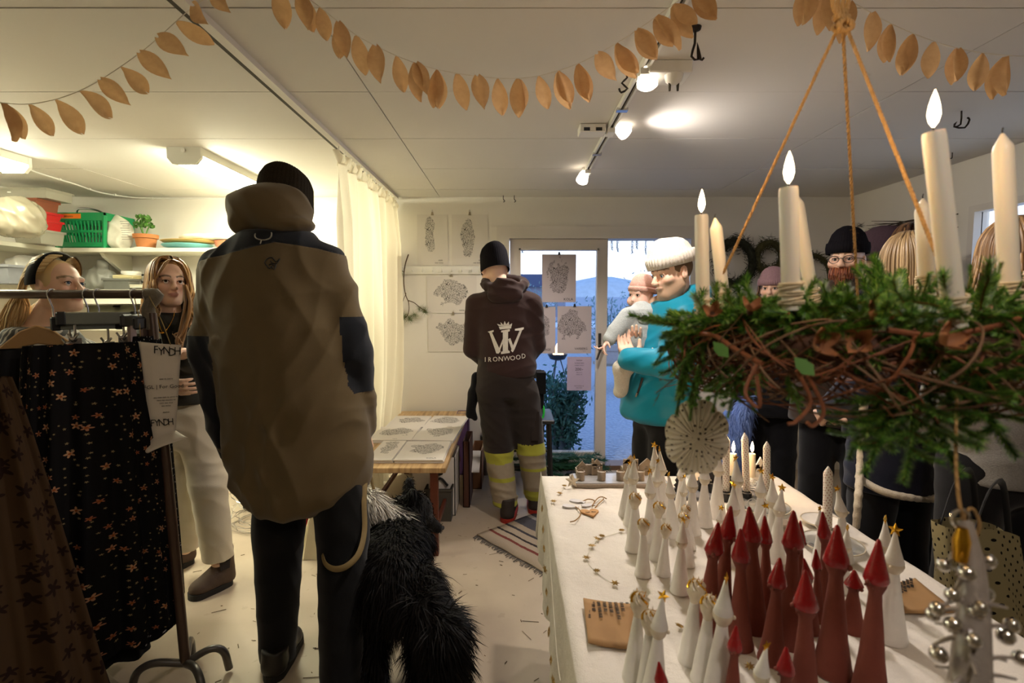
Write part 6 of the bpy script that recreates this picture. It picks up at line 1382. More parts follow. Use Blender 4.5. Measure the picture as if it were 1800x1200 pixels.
# printed mark on the back: crown, V I V and the name
m_print = mat('cream_print', 'd6cfc2', .7, .2, 120)
bpy.context.view_layer.update()
def decal(name, me_pts, faces): pass
def back_text(s, pts, size, name, sx=1.0):
    """letters set along pixels pts on the hoodie"""
    for ch, (u, v) in zip(s, pts):
        p, n_ = on_back(u, v, hj, y4); put(textmesh(ch, size, facing(p + n_ * .005, n_), .0015, sx=sx), name, m_print, pe, True)
def back_poly(polys, name='printed_crest'):
    for po in polys:
        b = MB(); W_ = [on_back(u, v, hj, y4) for u, v in po]; b._add([p + n_ * .006 for p, n_ in W_], [tuple(range(len(po)))]); b._add([p + n_ * .002 for p, n_ in W_], [tuple(reversed(range(len(po))))]); b.obj(name, m_print, pe, None, True)
back_poly([[(858, 583), (868, 580), (868, 583), (865, 584), (880, 617), (877, 621), (873, 621), (861, 585)], [(874, 621), (884, 595), (886, 598), (877, 621)], [(881, 581), (896, 578), (896, 582), (893, 583), (893, 615), (896, 617), (896, 620), (881, 622), (881, 618), (884, 617), (884, 584), (881, 584)],
    [(893, 596), (897, 594), (904, 614), (901, 619)], [(905, 578), (920, 575), (920, 578), (917, 580), (904, 614), (901, 619), (898, 616), (913, 581), (905, 581)],
    [(877, 574), (899, 572), (898, 577), (879, 579)], [(877, 573), (874, 569), (881, 571), (880, 566), (885, 571), (887, 564), (890, 570), (894, 565), (895, 571), (900, 568), (899, 573)]])
back_text('IRONWOOD', [(854, 632), (861.5, 632), (871, 631.5), (880.5, 631), (891, 630), (901, 629.5), (910.5, 628), (919.5, 626)], .042, 'printed_name')

# ---- man with the white ribbed hat and turquoise jacket, carrying the baby
y5 = 2.56; m_dkb0 = mat('short_hair', '6a5238', .8, .3, 60); m_teal = cloth('turquoise_shell', '0b86a4', .45, 300, .08, .1); m_whitek = knit('white_knit', 'd9d0c4'); m_darkt = cloth('dark_trousers', '0f0e12', .9, 300)
hc5 = P(1182, 482, d=2.48); yaw5 = 2.05
arms = {'L': (Q(1206, 560, y5 - .12), Q(1178, 640, y5 - .28), Q(1114, 632, y5 - .20)), 'R': (Q(1160, 560, y5 + .20), Q(1112, 622, y5 + .16), Q(1118, 612, y5 + .04))}
legs = {'L': (Q(1180, 740, y5 - .06), Q(1170, 850, y5 - .08), Vector((Q(1168, 900, y5).x, y5 - .06, .07))), 'R': (Q(1150, 740, y5 + .1), Q(1138, 850, y5 + .1), Vector((Q(1140, 900, y5).x, y5 + .1, .07)))}
pe, J = figure('person', 'person with white ribbed hat and turquoise jacket carrying a baby', Q(1172, 600, y5).x, y5, yaw5, 1.76, (1.95, -.20, .05, hc5, 0, 0), arms, legs=legs, h=.0048, pn={'L': (0, 0, 1), 'R': (0, 0, 1)}, curl=.35, hdir={'L': (-.1, .75, .45), 'R': (-.2, -.6, .3)},
    col=lambda c, M, s: face_col(c, M, s, 'a8604f', '6b5038', '8f6a50', .3))
eyes(pe, J['hc'], J['HM'], J['hs'], (0, 1, -.35), m_irisb, .5); scalp(pe, J['hc'], J['HM'], J['hs'] * .97, m_dkb0, .02)
lv = pxlev(J, y5, [(738, 1104, 1206, .19), (728, 1092, 1214, .20), (680, 1096, 1222, .19), (620, 1106, 1228, .18), (560, 1128, 1244, .17), (530, 1142, 1248, .15), (514, 1166, 1240, .11), (502, 1184, 1230, .08)])
lv = [(z, cx, cy, max(.11, ry), rx) for z, cx, cy, rx, ry in lv]
tj = top(pe, J, m_teal, lv, rs=.088, re=.074, rw=.056, cuff=1.12, amp=.014, ks=((0, 6, 34), (16, 16, 18), (-14, 0, 28)), seed=12, h=.0065, k=.04,
    extra=lambda S: (S.ell(Q(1218, 518, y5 + .04), (.09, .13, .045), .04, Euler((0, -.5, 0))), S.ell(Q(1192, 538, y5 - .05), (.10, .10, .03), .03, Euler((0, -.5, 0))), S.ell(J['hc'] + Vector((-.01, -.01, .0)), (.10, .115, .118), .01, sub=True)))
trousers(pe, J, m_darkt, r=(.11, .09, .075), amp=.012, hem=.03, top=1.0, seed=3)
for l_ in J['legs'].values(): shoe('shoe', (l_[2].x - .16, l_[2].y - .06, 0), (l_[2].x + .1, l_[2].y + .02, 0), .1, m_shoe, pe, m_rubber, top=.1)
beanie(pe, J['hc'] + Vector((.0, 0, .004)), J['HM'] @ rot(0, -.1, 0), J['hs'] * 1.02, m_whitek, low=.040, cuff=.055, ribs=40, ramp=.0030, tall=.026, loose=.006, front=.006)
bpy.context.view_layer.update()
stroke('pocket_zip', [(1130, 664), (1126, 678), (1120, 694)], .006, m_black, pe, [tj], y5, .002); stroke('zip_pull', [(1121, 690), (1119, 697)], .004, m_cord, pe, [tj], y5, .006)
# ---- the baby
m_fleece = knit('pale_grey_fleece', 'aab0b0'); m_pink = knit('pink_jersey', 'c79f92'); m_felt = mat('black_print', '17171a', .8); m_navy = cloth('navy_collar', '1a2030')
yb = 2.56; hb = P(1127, 520, d=2.62); HB = rot(2.28, -.02, -.05); bs = .70
bo = Q(1118, 640, yb); pb = thing('baby', (bo.x, bo.y, bo.z), 'baby in a pale fleece and pink hat on the arm of the person in turquoise', 'baby')
S = SDF(bo - Vector((.3, .3, .2)), bo + Vector((.3, .3, .5)), .0045)
S.cone(Q(1122, 630, yb), Q(1128, 560, yb), .06, .06, .02); S.cone(Q(1128, 560, yb), hb - Vector((0, 0, .03)), .04, .035, .02)
aR = (Q(1104, 556, yb - .03), Q(1082, 582, yb - .06), Q(1069, 599, yb - .09)); aL = (Q(1146, 556, yb - .02), Q(1158, 585, yb - .06), Q(1150, 604, yb - .1))
for a in (aR, aL): S.chain(a, (.032, .026, .018), .01); hand_sdf(S, a[2], a[2] - a[1], (.3, -.3, -.6), 1, .75, .52)
lg = (Q(1112, 635, yb - .02), Q(1094, 648, yb - .08), Q(1092, 684, yb - .05)); S.chain(lg, (.042, .034, .025), .02)
head_sdf(S, hb, HB, bs, True, True, True); S.frame()
sdf_obj(S, 'body', m_skin2, pb, col=face_col(hb, HB, bs, 'c27f76', 'b08a74', None, .55), sm=1)
eyes(pb, hb, HB, bs, (-.1, 1, 0), m_iris, 1)
S = SDF(bo - Vector((.3, .3, .15)), bo + Vector((.3, .3, .4)), .005)
S.chain([Q(1116, 636, yb), Q(1121, 600, yb), Q(1127, 560, yb)], (.085, .092, .078), .03); S.cone(Q(1127, 560, yb), Q(1127, 545, yb), .07, .045, .02)
for a in (aR, aL): e2 = a[1] + (a[2] - a[1]) * .85; S.cone(a[0], a[1], .048, .042, .03); S.cone(a[1], e2, .042, .034, .01)
fj = [sdf_obj(S, 'fleece_suit', m_fleece, pb, .008, ((0, 10, 70), (30, 0, 60)), 4)]
S = SDF(bo - Vector((.3, .3, .25)), bo + Vector((.3, .3, .2)), .005); S.chain(lg, (.052, .045, .035), .02); S.ell(lg[2] + Vector((-.01, -.01, -.015)), (.03, .045, .027), .02)
sdf_obj(S, 'leggings', knit('cream_knit', 'd8d0c4'), pb, .006)
S = SDF(hb - Vector((.2, .2, .2)), hb + Vector((.2, .2, .1)), .0045); n_ = 14
S.chain([hb + Vector((.062 * cos(a), .058 * sin(a), -.068)) for a in np.linspace(0, 2 * pi, n_)], [.016] * n_, .01); S.ell(hb + Vector((-.05, -.03, -.068)), (.028, .024, .02), .01); sdf_obj(S, 'collar', m_navy, pb)
beanie(pb, hb, HB @ rot(0, .12, 0), bs * 1.02, m_pink, low=.03, cuff=.03, ribs=50, ramp=.0008, tall=.02)
bpy.context.view_layer.update()
stroke('printed_smile', [(1106, 551), (1108, 554), (1111, 554), (1113, 552)], .0022, m_felt, pb, fj, yb, .002)
p, n_ = on_back(1133, 558, fj, yb); MB().ball(p + n_ * .001, (.034, .003, .030), 14, 8, facing(p, -n_).to_3x3() @ Matrix.Rotation(-pi / 2, 3, 'X')).obj('bear_patch', m_fleece, pb, 1, True)
MB().ball(p + n_ * .004 + Vector((0, 0, .004)), (.013, .003, .008), 10, 6, facing(p, -n_).to_3x3() @ Matrix.Rotation(-pi / 2, 3, 'X')).obj('bear_nose', m_felt, pb, 1, True)
stroke('printed_line', [(1133, 558), (1133, 563), (1130, 566)], .0014, m_felt, pb, fj, yb, .005)

# ---- people beyond the wreath
m_dk = cloth('dark_coat', '0c0b10', .9, 250, .2); m_purp = knit('mauve_knit', '57454f'); m_lil = knit('dusty_pink_knit', '9c7d84')
ARM = {'L': ((-.16, .0, 1.39), (-.20, .02, 1.12), (-.14, .20, 1.0)), 'R': ((.16, .0, 1.39), (.20, .02, 1.12), (.14, .20, 1.0))}
ARMB = {'L': ((-.18, .0, 1.39), (-.22, -.08, 1.12), (-.08, -.17, .96)), 'R': ((.18, .0, 1.39), (.22, -.08, 1.12), (.08, -.17, .96))}
def standing(label, u, v, d, yaw, hdyaw, H, mt, pitch=0, roll=0, female=False, wide=.25, hem=.75, hh=.0065, fc=None, shirt='coat', dark=m_dk, arms=None):
    hc = P(u, v, d=d); s = H / 1.75; M = Matrix.Rotation(yaw, 3, 'Z')
    H = (hc.z) / 1.622 * 1.75
    a = arms or {'L': ((-.21, .0, 1.40), (-.26, .0, 1.12), (-.22, .16, .95)), 'R': ((.21, .0, 1.40), (.26, .0, 1.12), (.22, .16, .95))}
    pe, J = figure('person', label, hc.x, hc.y, yaw, H, (hdyaw, pitch, roll, hc, 0, 0), a, female=female, h=hh, col=fc)
    o = top(pe, J, mt, [(hem, 0, 0, wide, .16), (1.0, 0, 0, wide * .92, .155), (1.25, 0, 0, wide * .9, .15), (1.38, 0, 0, wide * .85, .13), (1.46, 0, 0, .12, .10), (1.53, 0, .015, .082, .085)], rs=.085, re=.075, rw=.06, amp=.016, name=shirt, h=.009, seed=int(u))
    trousers(pe, J, dark, h=.01)
    for l_ in J['legs'].values():
        f_ = M @ Vector((0, 1, 0)); t_ = Vector((l_[2].x, l_[2].y, 0)); shoe('shoe', t_ + f_ * .18, t_ - f_ * .09, .1, m_shoe, pe, m_rubber, top=.1)
    return pe, J, o
pe, J, o = standing('person in a dusty pink knitted hat looking out behind the wreath candles', 1358, 509, 3.3, pi - .4, pi - .66, 1.62, m_dk, female=True, arms=ARMB, fc=lambda c, M, s: face_col(c, M, s, 'b06a62', '5a4438', None, .4))
eyes(pe, J['hc'], J['HM'], J['hs'], (0, 1, 0)); beanie(pe, J['hc'], J['HM'], J['hs'] * 1.03, m_lil, low=.03, cuff=.045, tall=.02)
long_hair(pe, J['hc'], J['HM'], J['hs'], m_brown, n=60, length=.25, face=1.2, seed=6)
pe, J, o = standing('person with glasses, full red beard and black knitted hat beside the wreath rope', 1488, 459, 2.76, pi - .55, pi - .80, 1.78, cloth('brown_coat', '33261d', .85, 200, .25), arms=ARMB, fc=lambda c, M, s: face_col(c, M, s, 'b06a58', '6b4028', '7a3c1e', .3), hh=.005)
eyes(pe, J['hc'], J['HM'], J['hs'], (0, 1, -.05), None, .6); beanie(pe, J['hc'] + Vector((0, 0, .006)), J['HM'], J['hs'] * 1.04, m_blackk, low=.035, cuff=.05, tall=.03, ramp=.0014)
m_beard = hairmat('red_beard', '5a2410', '8a4420', 'a8622f'); b = MB(); rr = random.Random(2)
for i in range(420):
    az = rr.uniform(-1.35, 1.35); z0 = rr.uniform(-.118, -.028) if abs(az) > .42 else rr.choice((rr.uniform(-.12, -.075), rr.uniform(-.044, -.036)))
    rx, ry = .058 + .008 * (z0 > -.06), .094 + .004 * (z0 > -.07); k = 1.0 - .25 * max(0, (-z0 - .07) / .05)
    p0 = Vector((rx * sin(az) * k, .012 + ry * cos(az) * k * .9, z0)); dn = Vector((sin(az) * .012, cos(az) * .014, -.03)) * rr.uniform(.6, 1.3)
    strand(b, [J['hc'] + J['HM'] @ (q * J['hs']) for q in (p0, p0 + dn * .5, p0 + dn + Vector((-p0.x * .1, 0, -.004)))], .0040, .0015, k=1)
b.obj('beard', m_beard, pe, 3, True)
g = MB(); fr = lambda x, z, y=.108: J['hc'] + J['HM'] @ (Vector((x, y, z)) * J['hs'])
for s_ in (-1, 1):
    g.tube([fr(s_ * .033 + .024 * cos(a), .003 + .018 * sin(a), .112 - .012 * abs(s_ * .033 + .024 * cos(a)) / .06) for a in [2 * pi * i / 18 for i in range(18)]], .0018, 5, closed=True)
    g.tube([fr(s_ * .057, .008, .100), fr(s_ * .078, .008, .05), fr(s_ * .084, .0, -.01)], .0016, 5)
g.tube([fr(-.009, .006, .114), fr(0, .010, .116), fr(.009, .006, .114)], .0018, 5); g.obj('spectacles', m_black, pe, 1, True)
pe, J, o = standing('person in a mauve hat turned away between the bearded person and the blond hair', 1534, 464, 3.0, .9, .95, 1.75, m_dk, arms=ARM)
beanie(pe, J['hc'] + Vector((0, 0, .0)), J['HM'] @ rot(0, .15, .1), J['hs'] * 1.16, m_purp, low=.005, cuff=.03, tall=.05, slouch=.04, ramp=.0010)
m_navyv = cloth('navy_suede', '0f1326', .6, 200, .2); m_sherp = knit('cream_sherpa', 'cfc4b2')
pe, J, o = standing('person with straight blond hair from behind in a navy vest edged with fleece', 1592, 468, 2.02, .25, .30, 1.70, m_navyv, female=True, wide=.21, hem=.70, shirt='vest', arms=ARM)
scalp(pe, J['hc'], J['HM'], J['hs'], m_dkbl); long_hair(pe, J['hc'], J['HM'], J['hs'], m_dkbl, n=300, length=.36, face=.95, wave=.004, seed=12)
bpy.context.view_layer.update()
def fleece_edge(pts, yv, r, obs):
    S = SDF([min(Q(u, v, yv).x for u, v in pts) - .15, yv - .6, min(Q(u, v, yv).z for u, v in pts) - .12], [max(Q(u, v, yv).x for u, v in pts) + .15, yv + .4, max(Q(u, v, yv).z for u, v in pts) + .12], .006)
    c_ = []
    for u, v in pts:
        p, n_ = on_back(u, v, obs, yv); c_.append(p)
    c_ = curve(c_, len(c_) * 3); S.chain(c_, [r] * len(c_), .008); return sdf_obj(S, 'fleece_trim', m_sherp, pe, .012, ((150, 30, 90), (40, 160, 20), (60, 80, 170)), 5, sm=1)
fleece_edge([(1518, 705), (1516, 760), (1512, 820), (1509, 870), (1505, 925)], 1.9, .017, [o]); fleece_edge([(1509, 838), (1530, 853), (1560, 866), (1600, 874), (1640, 876), (1672, 876)], 1.85, .017, [o]); fleece_edge([(1530, 700), (1550, 705), (1572, 708)], 1.85, .015, [o])
pe, J, o = standing('person with brown hair facing away, half hidden behind an unlit wreath candle', 1606, 446, 2.36, -.5, -.7, 1.76, m_dk, female=True, arms=ARM)
scalp(pe, J['hc'], J['HM'], J['hs'], m_brown); long_hair(pe, J['hc'], J['HM'], J['hs'], m_brown, n=240, length=.25, face=1.0, wave=.006, seed=14)
m_gsw = knit('grey_wool', '8b8988')
pe, J, o = standing('person with wavy brown hair and grey wool sweater at the right edge', 1780, 455, 1.68, .1, .25, 1.68, m_gsw, female=True, wide=.20, hem=.86, shirt='sweater', arms=ARM)
scalp(pe, J['hc'], J['HM'], J['hs'], m_brown); long_hair(pe, J['hc'], J['HM'], J['hs'], hairmat('hair_wavy', '5a3f28', '8a6844', 'b08a5c'), n=320, length=.32, face=.95, wave=.03, seed=16, r=.009, spread=1.4)
# blue fluffy scarf over the arm of the one in the pink hat
q = P(1290, 762, d=3.2); sf = thing('fluffy_scarf', (q.x, q.y, q.z - .17), 'fluffy blue scarf hanging behind the lit table candles', 'scarf')
S = SDF(q - Vector((.25, .2, .3)), q + Vector((.25, .2, .3)), .008); S.cone(q + Vector((.07, 0, .2)), q + Vector((-.02, 0, -.17)), .05, .10, .03); S.cone(q + Vector((-.03, .02, .10)), q + Vector((-.06, .02, -.16)), .04, .07, .03)
o = sdf_obj(S, 'knit', knit('blue_mohair', '6f8ad0'), sf, .02, ((40, 0, 8), (60, 10, 5)), 3)
def fur(o, n, L, wd, mt, parent, flow, seed, jit=.5, name='fur', grav=.3):
    r = np.random.default_rng(seed); me = o.data; nf = len(me.polygons); C_ = np.zeros(nf * 3); N_ = np.zeros(nf * 3); A_ = np.zeros(nf); me.polygons.foreach_get('center', C_); me.polygons.foreach_get('normal', N_); me.polygons.foreach_get('area', A_)
    C_, N_ = C_.reshape(-1, 3), N_.reshape(-1, 3); k = r.choice(nf, n, p=A_ / A_.sum()); p = C_[k] + r.normal(0, .004, (n, 3)); nn = N_[k]
    fl = flow(p) + r.normal(0, jit, (n, 3)) * .35; d = fl - nn * (fl * nn).sum(1, keepdims=True) * .8 + nn * .35; d /= np.linalg.norm(d, axis=1, keepdims=True)
    l = (L(p) if callable(L) else L) * r.uniform(.55, 1.3, n); l = l[:, None]; s = np.cross(d, nn + r.normal(0, .3, (n, 3))); s /= np.maximum(np.linalg.norm(s, axis=1, keepdims=True), 1e-6)
    b0 = p - nn * .004; m1 = p + d * l * .5; t_ = p + d * l + np.array([0, 0, -grav]) * l * .5
    V = np.concatenate([b0 - s * wd, b0 + s * wd, m1 + s * wd * .8, m1 - s * wd * .8, t_]); i = np.arange(n)
    Q4 = np.stack([i, i + n, i + 2 * n, i + 3 * n], 1); T = np.stack([i + 3 * n, i + 2 * n, i + 4 * n], 1)
    me2 = D.meshes.new(name); me2.from_pydata(V.tolist(), [], Q4.tolist() + T.tolist()); f = put(me2, name, mt, parent, True); return tag(f, kind='stuff')
fur(o, 1800, .045, .002, knit('blue_mohair_pile', '86a0e0'), sf, lambda p: np.tile([0, 0, -1.], (len(p), 1)), 4)

# ---- the dog, standing with its back to us and its head turned to the right
t = NT('black_coat'); g_ = t.n('NewGeometry'); m_coat = t.done(t.ramp(g_.outputs['Random Per Island'], [(0, lin('060505')), (.8, lin('0e0b0a')), (1, lin('1f1815'))]), .6, spec=.15)
m_coatw = hairmat('white_coat', 'b9b2a6', 'd8d2c8', 'efece4'); m_under = cloth('dark_hide', '110e0d')
dg = thing('dog', (-.46, 2.0, 0), 'long haired black dog with a white fur collar, on a leash', 'dog')
S = SDF((-.85, 1.35, -.01), (.1, 2.75, .85), .0085)
rump, with_, neck, hd = Vector((-.45, 1.86, .38)), Vector((-.53, 2.20, .42)), P(700, 912, d=2.38), P(722, 892, d=2.44)
S.cone(rump, with_, .115, .10, .05); S.ell((-.48, 2.03, .37), (.125, .26, .13), .05); S.ell((-.52, 2.24, .36), (.105, .14, .15), .05); S.cone(with_, neck, .09, .075, .05); S.cone(neck, hd, .07, .07, .04)
hdir = (P(764, 918, d=2.50) - hd).normalized(); S.ell(hd + hdir * .02, (.088, .082, .078), .03); S.cone(hd + hdir * .07 + Vector((0, 0, -.008)), hd + hdir * .17 + Vector((0, 0, -.02)), .042, .026, .03); S.ell(hd + hdir * .185 + Vector((0, 0, -.008)), (.016, .014, .012), .008)
for s_, o_ in ((-1, Vector((-.02, .07, .06))), (1, Vector((.02, -.06, .06)))): S.chain([hd + o_ * .9, hd + o_ * 1.15 + Vector((0, 0, .03)), hd + o_ * 1.35 + hdir * .02 + Vector((0, 0, .0))], (.026, .018, .008), .012)
for s_ in (-1, 1):
    x = -.42 + s_ * .075; S.chain([(x, 1.84, .36), (x + s_ * .01, 1.92, .27), (x + s_ * .01, 1.78, .145), (x, 1.80, .03)], (.09, .065, .034, .028), .02); S.ell((x, 1.835, .024), (.030, .05, .026), .01)
    x = -.50 + s_ * .08; S.chain([(x, 2.24, .34), (x, 2.20, .22), (x, 2.23, .03)], (.07, .04, .027), .02); S.ell((x, 2.255, .024), (.030, .045, .026), .01)
S.chain([P(705, 1052, d=1.86), P(745, 1078, d=1.80), P(778, 1115, d=1.76), P(782, 1165, d=1.74), P(765, 1205, d=1.74)], (.05, .06, .07, .06, .04), .03)
db = sdf_obj(S, 'body', m_under, dg)
def flow(p): return np.where((p[:, 1] > 2.15)[:, None], np.array([[.1, -.6, -.6]]), np.where((p[:, 0] > -.38)[:, None] & (p[:, 1] < 1.80)[:, None], np.array([[.3, .1, -.8]]), np.array([[.0, -.45, -.8]])))
def flen(p):
    y, x, z = p[:, 1], p[:, 0], p[:, 2]
    return np.select([(y < 1.80) & (x > -.38), (y > 2.33) & (x > hd.x + .055), y > 2.36, (z < .40) & (z > .14) & (y < 1.9), z <= .14, y > 2.1], [.085, .007, .024, .085, .015, .038], .052)
fur(db, 26000, flen, .0022, m_coat, dg, flow, 6)
V = np.zeros(len(db.data.vertices) * 3)
# the white ruff
S = SDF((-.95, 2.0, .25), (-.2, 2.6, .85), .01); S.chain([P(634, 880, d=2.26), P(652, 888, d=2.22), P(675, 903, d=2.2), P(700, 914, d=2.22), P(716, 914, d=2.26)], (.05, .05, .035, .022, .01), .02); o = sdf_obj(S, 'white_ruff', m_coatw, dg)
fur(o, 2600, .07, .0022, m_coatw, dg, lambda p: np.tile([.55, -.55, -.5], (len(p), 1)), 8, name='white_fur')
for s_, o_ in ((1, -1), (-1, 1)):
    p = hd + hdir * .085 + hdir.cross(Vector((0, 0, 1))).normalized() * .034 * s_ + Vector((0, 0, .022)); MB().ball(p, .009, 8, 6).obj('eye', m_iris, dg, 1, True)
MB().ball(hd + hdir * .198 + Vector((0, 0, -.006)), (.014, .014, .011), 10, 6).obj('nose', m_black, dg, 1, True)
MB().tube([neck + Vector((.102 * cos(a), -.01 + .095 * sin(a), .02 + .04 * sin(a))) for a in np.linspace(0, 2 * pi, 26)[:-1]], .008, 6, closed=True).obj('collar', mat('olive_webbing', '4a4a2a', .8), dg, 1, True)
# leash
m_leash = mat('tan_leash', '7d6a42', .7, .15, 40)
lp = [Q(647, 762, 1.99), Q(655, 800, 2.05), Q(652, 838, 2.15), neck + Vector((-.05, -.10, .05))]
ls = thing('leash', tuple(lp[0]), 'tan dog leash looping round the knee of the hooded person', 'leash')
MB().tube(curve(lp, 16), .007, 6, flat=.4).obj('strap', m_leash, ls, 1, True)
kn = Q(603, 930, 1.87)
loop = [Q(640, 880, 1.86), Q(641, 930, 1.82), Q(632, 970, 1.76), Q(612, 993, 1.72), Q(590, 1000, 1.71), Q(573, 992, 1.73), Q(567, 975, 1.78), Q(570, 962, 1.84)]
MB().tube(curve([Q(645, 780, 1.98), Q(643, 830, 1.92)] + loop, 44), .011, 8, flat=.35).obj('loop', m_leash, ls, 1, True)
MB().tube([lp[3] + Vector((.012 * cos(a), 0, .02 + .02 * sin(a))) for a in np.linspace(0, 2 * pi, 14)[:-1]], .0028, 6, closed=True).obj('snap_hook', m_chrome, ls, 1, True)
# ------------------------------------------------------------------ the white clothed table
TT = .75
tL, tR, tF, tN = .125, 1.03, 1.95, .34
tb = thing('trestle_table', ((tL + tR) / 2, (tF + tN) / 2, 0), 'table hidden under the white linen cloth', 'table')
MB().box(((tL + tR) / 2, (tF + tN) / 2, TT - .03), (tR - tL - .04, tF - tN - .04, .03)).obj('table_top', m_wood, tb, None, True)
for x in (tL + .07, tR - .07):
    for y in (tN + .08, tF - .08): MB().box((x, y, (TT - .046) / 2), (.05, .05, TT - .046)).obj('leg', m_wood, tb, None, True)
t = NT('table_linen'); co = t.coord(); n1 = t.noise(co, 420, 2); n2 = t.noise(co, 7, 4); n3 = t.noise(co, 26, 3)
t.bump(t.math('ADD', t.math('MULTIPLY', n1, .12), t.math('ADD', t.math('MULTIPLY', n2, .8), t.math('MULTIPLY', n3, .35))), .6, .02)
m_linen = t.done(t.mix(n1, lin('d6cec4'), lin('e4ddd4')), .9, spec=.1)
def cloth_pt(i, j, n, m):
    # unfolded sheet: overhang .55 left/right, .5 far
    X = tL - .26 + (tR - tL + .82) * i / n; Y = tN - .3 + (tF - tN + .80) * j / m; z = TT; dx = dy = 0
    if X < tL: d = tL - X; dx = -1; X = tL - .008 - .014 * (d / .26) ** .8 - .010 * sin(Y * 21 + d * 3) * d / .26 - .006 * sin(Y * 43 + 1) * d / .26; z = TT - d + .012 * abs(sin(Y * 26)) * (d > .24)
    elif X > tR: d = X - tR; X = tR + .012 + .04 * d / .56 + .016 * sin(Y * 19) * d / .56; z = TT - d
    if Y > tF: d = Y - tF; Y = tF + .012 + .05 * d / .5 + .018 * sin(X * 20) * d / .5; z = min(z, TT - d) if z == TT else z - .0 * d
    elif Y < tN: d = tN - Y; Y = tN - .012 - .02 * d; z = min(z, TT - d)
    w_ = .0018 * sin(X * 23 + 2 * sin(Y * 9)) * sin(Y * 31 + X * 6) + .0012 * sin(X * 61 + Y * 17) + .003 * max(0, 1 - abs(sin(X * 4.1 + Y * 5.3 + .5 * sin(Y * 7))) * 5)
    return Vector((X, Y, z + w_ * (1 if z >= TT - .001 else .0) + .0015))
n, m = 120, 150
o = MB().grid([[cloth_pt(i, j, n, m) for j in range(m + 1)] for i in range(n + 1)]).obj('tablecloth', m_linen, None, 3); tag(o, 'wrinkled white linen cloth draped over the display table', 'tablecloth')
T_ = lambda u, v, z=TT + .002: P(u, v, z=z)
# ------------------------------------------------------------------ ceramic gnomes and angels
m_wglz = mat('white_stoneware', 'e2ddd7', .45, .07, 60, .08); m_pearl = mat('pearl_glaze', 'cfc3ae', .22, .1, 40, .1, coat_placeholder=0) if False else mat('pearl_glaze', 'cfc2ab', .22, .1, 40, .1)
m_goldg = mat('gold_lustre', 'd8a436', .2, .15, 40, metal=1); m_redc = mat('red_brown_clay', '76382b', .85, .12, 50, .15); m_redg = mat('red_glaze', '8f1418', .12, .2, 50, .25)
t = D.materials['red_glaze'].node_tree.nodes['Principled BSDF']; t.inputs['Coat Weight'].default_value = .6
def star_mesh(r, th, n=5):
    b = MB(); pts = [(r * (1 if i % 2 == 0 else .45) * sin(pi * i / n), r * (1 if i % 2 == 0 else .45) * cos(pi * i / n)) for i in range(2 * n)]; N = len(pts)
    b._add([Vector((x, 0, y)) for x, y in pts] + [Vector((0, -th, 0)), Vector((0, th, 0))], [(i, (i + 1) % N, N) for i in range(N)] + [((i + 1) % N, i, N + 1) for i in range(N)]); return b.mesh('star')
